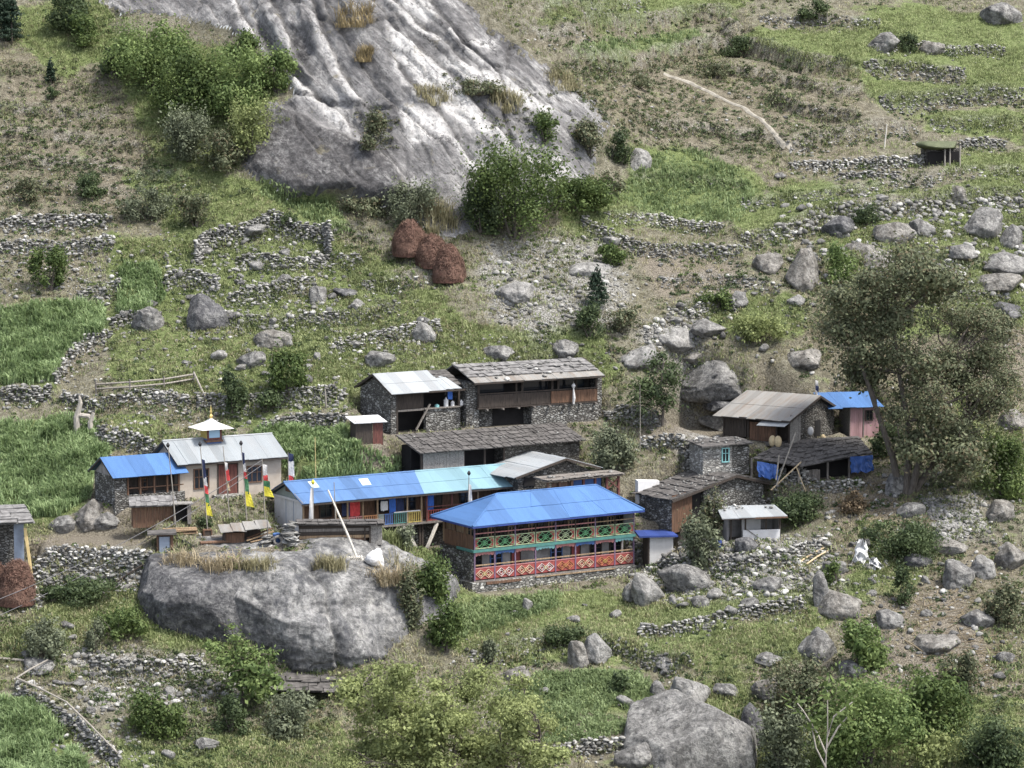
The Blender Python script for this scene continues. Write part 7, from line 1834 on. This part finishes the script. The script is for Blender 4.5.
h, R = house('leftshed', 'plank_shed', 'open shed with a rough plank roof at the left edge, held by a yellow post', 'shed')
L, Wd = h.L, h.W; zt = h.loc(20, 523)[1]; zg = 0
MB().box(0, L-0.9, Wd-0.3, Wd, -0.5, zt+0.3).build('back_wall', 'masonry', R); m = MB(); m.box(L-0.95, L-0.2, 0.3, 0.38, 0.5, zt); m.build('side_sheet', 'paint_greyblue', R)
MB().box(0, L-1.0, 0.1, 0.4, -0.6, 1.2).build('front_wall', 'masonry', R)
for x in (0.3, L*0.45): MB().box(x-0.08, x+0.08, 0.05, 0.2, 1.2, zt).build('post', 'wood_dark', R)
pa = wp(25, 528, -0.1); pb = wp(32, 577, -0.3); MB().bar(pa, pb, 0.22, 0.2).build('yellow_post', 'wood_yellow', R)
m = MB(); shingles(m, (-0.4,-0.5,zt), (L+0.7,-0.5,zt+0.08), (L-0.2,Wd+0.3,zt+0.95), (-0.4,Wd+0.3,zt+0.9), 5, 3, 0.06, 101, 1.6, 0); m.build('roof', 'slate_pale', R)

# ------------------------------------------------------------------ small things about the village
def frm(px, py, y, deg): return Frame(px, py, y, deg, 1, 1)
# wooden booth
h = frm(157, 560, -5.5, 8); R = empty('booth', h.o, h.th); tag(R, 'narrow wooden booth with a pale grey blue door at the left end of the terrace', 'booth')
MB().box(0, 1.25, 0.03, 1.1, -0.3, 1.95).build('wall', 'wood_brown', R); d = frame_ring(MB(), 0.12, 1.05, -0.02, 0.028, 0.0, 1.85, 0.07).build('door', 'wood_dark', R); MB().box(0.19, 0.98, 0.0, 0.027, 0.07, 1.78).build('door_panel', 'paint_greyblue', d)
m = MB(); m.hexa([(-0.7,-0.3,1.96),(1.5,-0.3,1.96),(1.5,1.4,2.0),(-0.7,1.4,2.0),(-0.7,-0.3,2.06),(1.5,-0.3,2.12),(1.5,1.4,2.16),(-0.7,1.4,2.1)]); m.build('roof', 'shingle', R)
# lean-to in front of the annex, with its small dark neighbour
h = frm(133, 524, -2.2, 12); R = empty('lean_to', h.o, h.th); tag(R, 'low brown lean-to with pale slates in front of the annex', 'lean-to')
m = MB(); boards(m, 0, 3.2, 0, -0.3, 1.35, 0.3, 103); boards_y(m, 0, 1.5, 0.0, -0.3, 1.35, 0.25, 104); m.build('wall', 'wood_brown', R)
m = MB(); shingles(m, (-0.3,-0.4,1.4), (3.5,-0.4,1.42), (3.4,1.6,1.95), (-0.2,1.6,1.9), 2, 9, 0.06, 105, 1.0, 0); m.build('roof', 'slate_pale', R)
h = frm(174, 522, -2.0, 12); R = empty('open_crib', h.o, h.th); tag(R, 'small open crib with a dark inside, right of the brown lean-to', 'crib')
m = MB(); m.box(0, 0.1, 0, 1, -0.2, 1.35); m.box(1.05, 1.35, 0, 1, -0.2, 1.3); m.build('side_wall', 'wood_grey', R); MB().box(0.1, 1.05, 0.5, 0.9, -0.2, 1.3).build('back_wall', 'dark_inside', R); MB().box(-0.1, 1.5, -0.15, 1.1, 1.36, 1.44).build('roof', 'plank_grey', R)
# tarpaulin roofed wood shelter
h = frm(224, 543, -4.3, 14); R = empty('wood_shelter', h.o, h.th); tag(R, 'low wood shelter roofed with crumpled grey tin before the temple door', 'shelter')
m = MB(); m.box(0.1, 3.0, 0.9, 1.4, -0.3, 0.9); m.box(0.0,0.12,0.0,0.9,-0.3,0.8); m.build('wall', 'wood_dark', R); m = MB(); m.box(0.15, 1.6, 0.15, 0.9, -0.3, 0.72); m.build('stacked_wood', 'wood_brown', R)
m = MB(); g = rng(7)
for k in range(4): m.sheet((-0.3+k*0.95,-0.5,0.82+0.12*g.random()+0.08*k), (0.75+k*0.95,-0.5,0.78+0.2*g.random()+0.08*k), (0.8+k*0.95,1.6,1.2+0.08*k), (-0.25+k*0.95,1.6,1.22+0.08*k), 0.04)
m.build('roof', 'tin_rusty', R)
for k, (a, b) in enumerate((((1.7,-0.2,0.15),(3.9,0.1,0.75)), ((1.8,0.1,0.3),(3.8,0.3,0.95)), ((2.0,-0.35,0.05),(3.7,-0.3,0.35)))): MB().bar(a, b, 0.3, 0.06).build('plank', 'wood_tan' if k != 1 else 'wood_brown', R)
# timber stack under slates in front of the hall
h = frm(298, 544, -4.0, 7); R = empty('timber_stack', h.o, h.th); tag(R, 'long stack of dark timber under a slate lid in front of the blue hall', 'timber stack')
g = rng(8)
for k in range(5): 
    z = 0.1+0.27*k; MB().hexa([(0.1,0,z),(5.6-0.5*(k==0),0.0+0.05*g.random(),z+0.03*g.random()),(5.6,0.9,z),(0.1,0.9,z),(0.1,0,z+0.24),(5.6-0.5*(k==0),0,z+0.25),(5.6,0.9,z+0.24),(0.1,0.9,z+0.24)]).build('beam', ('wood_brown','wood_tan','wood_dark','wood_grey','wood_dark')[k], R)
m = MB(); shingles(m, (-0.1,-0.35,1.55), (6.7,-0.35,1.42), (6.7,1.2,1.62), (-0.1,1.2,1.75), 2, 11, 0.06, 107, 1.1, 0); m.build('lid', 'shingle', R); MB().box(5.62, 6.5, 0.05, 0.95, -0.2, 1.38).build('end_block', 'plank_grey', R)
for x in (5.1, 5.5): MB().box(x, x+0.1, -0.12, -0.02, -0.1, 1.45).build('stake', 'wood_dark', R)
# flat stone cairns
def cairn(px, py, y, w, ht, seed, label):
    b = at_y(px, py, y); b.z = ground(b.x, b.y)-0.05; g = rng(seed); C = []; S = []; z = 0
    while z < ht:
        t = g.uniform(0.08, 0.15)
        for _ in range(3): C.append((g.normal(0,w*0.16), g.normal(0,w*0.14), z+t*0.5)); S.append((w*g.uniform(0.3,0.48), w*g.uniform(0.28,0.42), t*0.62))
        z += t
    vv, ff, rr = stones(np.array(C), np.array(S), seed); o = np_mesh('stone_cairn', vv, ff, 3, 'wall_stone', attr={'rnd': rr}); o.location = b; return tag(o, label, 'cairn', 'stone piles on the terrace')
cairn(289, 541, -4.6, 1.2, 1.7, 1, 'tall pile of flat stones left of the timber stack'); cairn(291, 553, -6.2, 1.15, 0.95, 2, 'squat pile of dark stones on the edge of the giant boulder'); cairn(267, 545, -4.8, 1.0, 0.9, 3, 'small pile of stones beside the thin pole before the hall')
b = at_y(277, 533, -4.2); b.z = ground(b.x,b.y); o = MB().tube([(0,0,0),(0,0,0.5),(0,0,0.95),(0,0,1.0)], [0.32,0.36,0.34,0.25], 14).build('drum', 'paint_blue'); o.location = b; tag(o, 'faded blue plastic drum by the white end of the hall', 'drum')
def torus(name, b, R_, r_, mat, label, cat):
    m = MB(); n = 18; k = 8; vs = []; fs = []
    for i in range(n):
        a = 6.283*i/n
        for j in range(k):
            q = 6.283*j/k; vs.append(((R_+r_*math.cos(q))*math.cos(a), r_*math.sin(q), (R_+r_*math.cos(q))*math.sin(a)+R_+r_))
            fs.append((i*k+j, i*k+(j+1)%k, ((i+1)%n)*k+(j+1)%k, ((i+1)%n)*k+j))
    o = m.add(vs, fs).build(name, mat); o.location = b; return tag(o, label, cat)
b = at_y(278, 540, -5.0); b.z = ground(b.x, b.y); torus('tyre', b, 0.3, 0.11, 'plank_grey', 'old grey tyre leaning below the faded blue drum', 'tyre')
# heap under a white sheet
b = at_y(376, 566, -6.3); b.z = max(b.z-0.2, ground(b.x,b.y)-0.1); D, Fc, r = rock_shape(4, 55, nplanes=7, soft=0.12); P = D*r[:,None]; P[:,2] = np.where(P[:,2] < 0, P[:,2]*0.5, P[:,2]); P += D*(0.10*fbm(P*2.2, 3, 5, True))[:,None]; P = P*np.array([1.0,0.8,1.0])
o = np_mesh('covered_heap', P, Fc, 3, 'tarp_white', smoothf=True); o.location = b + Vector((0,0,0.6)); o.rotation_euler = (0, 0.35, 0.4); tag(o, 'heap covered by a white plastic sheet right of the giant boulder top', 'heap')
# firewood with round ends
b = at_y(352, 570, -6.6); R = empty('firewood_pile', b); tag(R, 'pile of round firewood ends below the long leaning pole', 'firewood'); m = MB(); g = rng(9)
for i in range(9):
    for j in range(7):
        x, z = -0.75+i*0.18+(j%2)*0.09, -0.1+j*0.17; r_ = g.uniform(0.06,0.09)
        m.tube([(x,0.0+0.06*g.random(),z),(x,0.8,z)], r_, 8)
m.build('logs', 'pole_white', R)
def lying(px0, py0, px1, py1, r, mat, label, name='fallen_pole', lift=0.12, group='poles lying on the ground'):
    a, b = at(px0, py0), at(px1, py1); a.z += lift; b.z += lift; o = MB().tube([a-a, (b-a)*0.5+Vector((0,0,0.06)), b-a], [r, r*0.9, r*0.75], 7).build(name, mat); o.location = a; return tag(o, label, 'pole' if 'pole' in name else 'log', group)
lying(200, 545, 243, 544, 0.13, 'wood_brown', 'dark beam lying on the terrace below the wood shelter', 'log', 0.15); lying(176, 540, 194, 548, 0.1, 'plastic_black', 'black scorched log right of the wooden booth', 'log'); lying(296, 543, 352, 548, 0.12, 'wood_tan', 'brown log lying along the foot of the timber stack', 'log', 0.2)
lying(800, 563, 826, 548, 0.09, 'wood_pale', 'pale pole lying on the scree, the upper one of two'); lying(806, 566, 828, 552, 0.08, 'wood_pale', 'pale pole lying on the scree, the lower one of two')
lying(14, 692, 48, 672, 0.08, 'pole_grey', 'grey pole on the tumbled wall slanting up right at the bottom left', lift=0.9); lying(16, 690, 66, 714, 0.08, 'pole_grey', 'grey pole on the tumbled wall at the bottom left, upper of two in line', lift=0.9); lying(66, 714, 118, 766, 0.08, 'pole_grey', 'grey pole on the tumbled wall at the bottom left, lower of two in line', lift=0.9); lying(0, 660, 55, 666, 0.1, 'pole_grey', 'weathered pole lying in the grass at the left edge'); lying(150, 562, 104, 592, 0.07, 'wood_dark', 'dark pole leaning on the tall dry wall below the booth')
lying(870, 620, 905, 612, 0.06, 'straw', 'thin pale stick lying on the bare dirt at the right'); lying(905, 642, 925, 655, 0.06, 'straw', 'thin pale stick low on the bare dirt at the right')
for px, py, yy, deg, label, nm in ((180, 529, -3.4, 14, 'pile of tan boards lying before the open crib', 'board_pile'), (228, 526, -2.2, 8, 'low pile of grey boards before the temple door', 'board_pile')):
    b = at_y(px, py, yy); b.z = ground(b.x, b.y)+0.02; g = rng(px); m = MB()
    for k in range(6): m.hexa([(q[0]+g.normal()*0.03, q[1]+0.14*(k%3)+g.normal()*0.03, 0.08*k+q[2]) for q in ((-1.3,-0.3,0),(1.3,-0.25,0),(1.3,0.1,0),(-1.3,0.05,0),(-1.3,-0.3,0.06),(1.3,-0.25,0.06),(1.3,0.1,0.06),(-1.3,0.05,0.06))])
    o = m.build(nm, 'wood_tan' if px < 200 else 'wood_grey'); o.location = b; o.rotation_euler = (0, 0, math.radians(deg)); tag(o, label, 'boards')
b = at_y(207, 521, -1.6); b.z = ground(b.x, b.y); R = empty('crate', b, 0.3); tag(R, 'brown wooden crate at the foot of the flag with the low yellow end', 'crate'); frame_ring(MB(), -0.35, 0.35, -0.3, 0.3, 0, 0.55, 0.08).build('frame', 'wood_brown', R); MB().box(-0.27, 0.27, -0.25, 0.25, 0.08, 0.47).build('panel', 'wood_dark', R)
b = at_y(238, 515, -0.4); b.z = ground(b.x, b.y); D, Fc, r = rock_shape(3, 61, nplanes=7, soft=0.1); o = np_mesh('tarpaulin_heap', D*r[:,None]*np.array([0.9,0.6,0.55])*(1+0.15*fbm(D*2, 3, 6, True))[:,None], Fc, 3, 'plastic_black', smoothf=True); o.location = b+Vector((0,0,0.2)); tag(o, 'heap under black plastic right below the temple door', 'heap')
# crumpled white sheets right
for k, (px, py, w, ht, lab) in enumerate(((861, 558, 17, 22, 'tall crumpled white sheet caught on the bank at the right'), (876, 564, 16, 12, 'smaller crumpled white sheet to the right of the tall one'))):
    b = at(px, py+5); s = (b-CAM).length/F; g = rng(70+k); n = 7; vs = []; fs = []; sl = 0.35 if k == 0 else -0.6
    for j in range(n):
        for i in range(n):
            u, v = i/(n-1)-0.5, j/(n-1); ww = w*s*(1.0-0.65*v+0.25*g.random()); vs.append((u*ww+sl*(v-0.3)*w*s*0.5, 0.25*g.normal()-0.15*math.sin(u*9)+v*0.35, v*ht*s*(0.9+0.25*g.random())))
    fs = [(j*n+i, j*n+i+1, (j+1)*n+i+1, (j+1)*n+i) for j in range(n-1) for i in range(n-1)]
    o = len(vs); vs += [(x, y+0.03, z) for x, y, z in vs]; fs += [tuple(q+o for q in f[::-1]) for f in fs]
    q = MB().add(vs, fs).build('crumpled_sheet', 'tarp_white'); q.location = b-Vector((0,0,0.1)); tag(q, lab, 'sheet', 'crumpled white sheets')
# stone shelter under the giant boulder
h = frm(268, 702, -14.6, 6); R = empty('rock_shelter', h.o, h.th); tag(R, 'low shelter roofed with slabs under the right side of the giant boulder', 'shelter')
m = MB(); m.box(0.3, 6.0, 1.4, 1.8, -0.8, 1.1); m.build('back_wall', 'dark_inside', R); m = MB(); m.box(4.2, 6.5, 0.2, 0.6, -0.8, 0.7); m.build('wall', 'masonry', R); m = MB(); shingles(m, (-0.2,-0.5,1.0), (6.8,-0.5,0.6), (6.6,2.2,1.7), (0.2,2.2,2.0), 4, 7, 0.08, 111, 1.8, 0.05); m.build('roof', 'shingle', R)
# haystacks
def hay(px, py, w, ht, seed, label, y=None):
    b = at(px, py+ht*0.42) if y is None else at_y(px, py+ht*0.45, y); s = (b-CAM).length/F; rx, H = w*s/2, ht*s*1.05
    D, Fc = ICO[4]; P = D.copy(); z = (P[:,2]+1)/2; prof = np.sqrt(np.clip(1-z**1.9, 0.0, 1))*0.98+0.04; rad = np.hypot(P[:,0], P[:,1])+1e-6
    P = np.stack([P[:,0]/rad*prof*rx, P[:,1]/rad*prof*rx*0.9, (z-0.12)*H], 1); P[z > 0.999, :2] = 0; P[rad < 0.02, :2] *= 0.0
    P *= (1+0.15*fbm(P*0.9+seed, 4, seed))[:,None]
    R = empty('haystack', b); tag(R, label, 'haystack', 'red brown haystacks'); np_mesh('heap', P, Fc, 3, 'hay_red', R, smoothf=True)
    g = rng(seed); n = 3200; k = g.integers(0, len(P), n); C = P[k]; ok = C[:,2] > 0; C = C[ok]; n = len(C)
    out = C/np.linalg.norm(C, axis=1)[:,None]; T = np.cross(out, g.normal(0,1,(n,3))); T[:,2] -= 0.7; T /= np.linalg.norm(T,axis=1)[:,None]; Bv = np.cross(out, T); u = T*g.uniform(0.08,0.3,n)[:,None]; v = Bv*0.02; C = C+out*0.04
    V_ = np.stack([C-u-v, C-u+v, C+u+v+out*0.05, C+u-v+out*0.05], 1).reshape(-1,3); np_mesh('loose_stalks', V_, np.arange(4*n).reshape(-1,4), 4, 'hay_strand', R, {'rnd': np.zeros(4*n)}); return R
hay(410, 238, 36, 34, 1, 'red brown haystack highest up the slope, left of three'); hay(433, 251, 34, 32, 2, 'red brown haystack in the middle of three'); hay(449, 264, 34, 34, 3, 'red brown haystack lowest of three')
hay(-6, 580, 30, 36, 5, 'red haystack cut off by the left picture edge'); hay(17, 583, 36, 40, 6, 'large red haystack beside the yellow post at the left edge')

# ------------------------------------------------------------------ poles, prayer flags, fence, wires
def flag_pole(label, base, top, cloths, r=0.055, mat='pole_grey', name='prayer_flag', cat='prayer flag', lean=None, y=None, knot=None, group='prayer flags'):
    b = at(*base) if y is None else at_y(*base, y)
    if y is not None and ground(b.x, b.y) > b.z-3: b.z = min(b.z, ground(b.x, b.y)+0.0)
    t = at_y(*top, b.y); R = empty(name, b); tag(R, label, cat, group); T = t-b
    MB().tube([Vector((0,0,-0.3))-T*0.02, T*0.5+Vector((0.02,0,0)), T], [r, r*0.85, r*0.55], 6).build('pole', mat, R)
    for k, (r0, r1, w, mt) in enumerate(cloths):
        z0, z1 = [at_y(base[0], q, b.y).z - b.z for q in (r0, r1)]
        vs = []; fs = []; n = 5; g = rng(int(base[0])*7+k); s = T.x/max(T.z, 0.1)
        for side in (0, 1):
            for j in range(n+1):
                zz = z0+(z1-z0)*j/n; 
                for i in range(4):
                    u = i/3; ww = w*(0.55+0.45*(j/n if k == len(cloths)-1 else 0.6)); vs.append((s*zz+u*ww+0.03, 0.08*math.sin(3*u+j*0.9+k)*u+0.015*side-0.03, zz-0.10*u))
        o0 = (n+1)*4
        for s_ in (0, o0):
            for j in range(n):
                for i in range(3): fs.append((s_+j*4+i, s_+j*4+i+1, s_+(j+1)*4+i+1, s_+(j+1)*4+i))
        MB().add(vs, fs).build('flag_cloth', mt, R)
    if knot: MB().tube([T-Vector((0,0,0.18)), T, T+Vector((0,0,0.2))], [0.08, 0.16, 0.03], 7).build('knot', knot, R)
    return R
flag_pole('bare pole at the junction of annex and temple', (176,520), (168,445), [], name='pole', cat='pole', y=-2.4, group='poles', knot='plastic_black')
flag_pole('prayer flag with a low yellow end before the left temple window', (208,520), (200,444), [(459,478,0.30,'cloth_navy'),(476,486,0.32,'cloth_white'),(485,494,0.34,'cloth_red'),(493,505,0.36,'cloth_green'),(502,515,0.50,'cloth_yellow')], y=-1.5, knot='plastic_black')
flag_pole('short red and white prayer flag in front of the temple door', (230,517), (223,446), [(462,470,0.26,'cloth_white'),(468,480,0.34,'cloth_red'),(480,490,0.22,'sack')], y=0.5)
flag_pole('prayer flag with a broad yellow end right of the temple door', (247,517), (241,443), [(452,464,0.22,'cloth_navy'),(462,472,0.26,'cloth_white'),(471,479,0.28,'cloth_red'),(478,493,0.40,'cloth_green'),(491,506,0.66,'cloth_yellow')], y=1.0, knot='plastic_black')
flag_pole('prayer flag blowing right at the right corner of the temple', (265,515), (262,458), [(464,475,0.42,'cloth_white'),(474,481,0.45,'cloth_red'),(480,488,0.62,'cloth_green'),(486,496,0.80,'cloth_yellow')], y=1.8)
flag_pole('navy white and red prayer flag standing behind the left gable of the hall', (289,505), (288,452), [(453,461,0.5,'cloth_navy'),(460,476,0.55,'cloth_white'),(475,488,0.6,'cloth_red')], y=6.0)
flag_pole('white prayer flag with a yellow tip in front of the hall veranda', (313,524), (313,482), [(487,519,-0.38,'cloth_white')], y=-1.4, knot='cloth_yellow')
flag_pole('thin pole without a flag in front of the hall veranda', (336,523), (334,482), [], name='pole', cat='pole', y=-1.0, group='poles')
flag_pole('long whitish pole leaning over the timber stack', (367,572), (328,490), [], 0.12, 'pole_white', 'leaning_pole', 'pole', y=-6.2, group='poles')
flag_pole('tall thin bamboo pole behind the hall roof', (316,500), (315,437), [], 0.04, 'wood_yellow', 'pole', 'pole', y=7.0, group='poles')
flag_pole('white prayer flag between the hall and the lodge roof', (468,512), (469,473), [(484,503,0.32,'cloth_white')], y=4.6, knot='plastic_black')
flag_pole('thin grey pole beside the dark slender tree', (640,452), (640,384), [], 0.04, 'pole_grey', 'pole', 'pole', group='poles')
flag_pole('small white and blue prayer flag behind the tin roofed right house', (816,412), (815,378), [(380,385,0.3,'cloth_white'),(385,391,0.34,'cloth_navy'),(390,399,0.26,'cloth_white')], y=25.5)
flag_pole('thin iron pole on the giant boulder below the wood shelter', (268,553), (267,515), [], 0.04, 'wire', 'pole', 'pole', y=-5.2, group='poles')
flag_pole('lone leaning post in the terraces at the upper right', (884,148), (887,124), [], 0.09, 'pole_white', 'post', 'post', group='posts in the fields')
flag_pole('tall thin post at the very top of the photo, left of two', (819,24), (820,-2), [], 0.06, 'pole_grey', 'post', 'post', group='posts in the fields'); flag_pole('tall thin post at the very top of the photo, right of two', (827,24), (827,-2), [], 0.06, 'pole_grey', 'post', 'post', group='posts in the fields')
flag_pole('short post in the wall left of the tin roofed stone house', (326,408), (325,389), [], 0.1, 'pole_grey', 'post', 'post', group='posts in the fields')
# pole fence above the temple
F0 = at(96, 393); R = empty('pole_fence', F0); tag(R, 'fence of long weathered poles on the terrace above the temple', 'fence')
fp = [at(96,393), at(130,391), at(164,388), at(194,383)]
for a, b in zip(fp[:-1], fp[1:]):
    for dz in (0.35, 0.75): MB().tube([a-F0+Vector((0,0,dz)), b-F0+Vector((0,0,dz))], 0.085, 6).build('rail', 'pole_grey', R)
for p in fp: MB().tube([p-F0-Vector((0,0,0.3)), p-F0+Vector((0,0,1.0))], 0.08, 6).build('post', 'wood_grey', R)
MB().tube([fp[-1]-F0+Vector((0,0,0.9)), at(206,400)-F0+Vector((0,0,0.1))], 0.09, 6).build('brace', 'pole_grey', R)
b = at(83, 432); R = empty('dead_stump', b); tag(R, 'pale dead tree stump with two prongs below the pole fence', 'stump'); m = MB(); m.tube([(0.7,0,-0.3),(0.6,0,0.8),(0.9,0,1.6)], [0.28,0.22,0.14], 8); m.tube([(-0.5,0.2,-0.3),(-0.55,0.2,1.2),(-0.2,0.2,2.4),(-0.3,0.2,3.0)], [0.3,0.26,0.18,0.08], 8); m.tube([(-0.4,0.2,1.4),(0.5,0.1,1.3),(0.8,0,0.9)], [0.2,0.2,0.15], 7); m.build('trunk', 'bark_pale', R)
# stone hut high on the right
b = at(946, 165); R = empty('stone_hut', b, 0.1); tag(R, 'tumbledown stone hut with a turf roof and posts on the upper right terrace', 'hut')
MB().box(-1.8, 1.6, 0.6, 3.0, -0.5, 1.6).build('wall', 'masonry_dark', R)
D, Fc, r = rock_shape(3, 90, nplanes=8); np_mesh('turf_roof', D*r[:,None]*np.array([2.5,1.9,0.55])+np.array([-0.1,1.2,1.95]), Fc, 3, 'leaf_olive', R, {'rnd': np.full(len(D), 0.4)})
for x in (-0.2, 0.3, 1.3): MB().tube([(x,-0.3,-0.3),(x+0.05,-0.1,1.9)], 0.08, 6).build('post', 'pole_grey', R)
MB().box(-1.7, 1.5, 0.45, 0.58, -0.3, 1.3).build('doorway', 'dark_inside', R)
# electric wires
for k, (a, b) in enumerate((((-40, 614), (262, 460)), ((-40, 632), (262, 465)))):
    A0, B0 = at_y(*a, -14.0), at_y(*b, 1.8); P = [A0.lerp(B0, t/16) - Vector((0,0,0.9*4*(t/16)*(1-t/16))) for t in range(17)]
    o = MB().tube([p-A0 for p in P], 0.028, 5).build('wire', 'wire'); o.location = A0; tag(o, ('upper' if k == 0 else 'lower') + ' of two thin wires crossing the left of the village', 'wire', 'overhead wires')
# dry grass on the giant boulder and grass on ledges
dg = bpy.context.evaluated_depsgraph_get(); dg.update()
GV = [tuple(v.co + GIANT.location) for v in GIANT.data.vertices]; GF = [tuple(p.vertices) for p in GIANT.data.polygons]; k0 = len(GV); GV += [tuple(v.co + LEFTROCK.location) for v in LEFTROCK.data.vertices]; GF += [tuple(i+k0 for i in p.vertices) for p in LEFTROCK.data.polygons]; GB = BVHTree.FromPolygons(GV, GF)
def on_giant(px, py):
    hh = GB.ray_cast(CAM, ray(px, py)); return hh[0] if hh[0] is not None else at(px, py)
for k, (px, py, w, ht, mt, lab, rock_) in enumerate([(182,556,44,20,'straw','pale dry grass on the left shoulder of the giant boulder',1), (222,560,44,24,'straw','pinkish dry grass on top of the giant boulder above the yellow green bush',1), (258,560,36,18,'grass_dry','olive grass clump on the giant boulder near the thin iron pole',1), (330,560,36,18,'grass_dry','olive grass clump on the giant boulder left of the firewood',1), (385,572,46,26,'straw','dry grass hanging over the right end of the giant boulder',1), (408,578,50,36,'grass_dry','brown grass on the bank between the white sheet heap and the lodge',0),
   (356,14,44,20,'grass_gold','golden dry grass growing in the top of the cliff',0), (366,54,20,12,'grass_gold','smaller golden grass tuft on the cliff under the large one',0), (430,95,40,16,'grass_dry','thin grass tuft in a cliff ledge',0), (506,100,36,20,'grass_dry','grass tuft low on the right side of the cliff',0), (440,216,40,30,'grass_dry','long pale grass at the cliff foot beside the largest bush',0), (396,540,30,20,'grass_green','fresh grass under the hall beside the timber stack',0), (560,80,44,16,'grass_dry','dry grass along the right rim of the cliff',0)]):
    grassbush(lab, px, py, w, ht*0.75, mt, 600+k, 55, onrock=on_giant(px, py+ht*0.3) if rock_ else None)
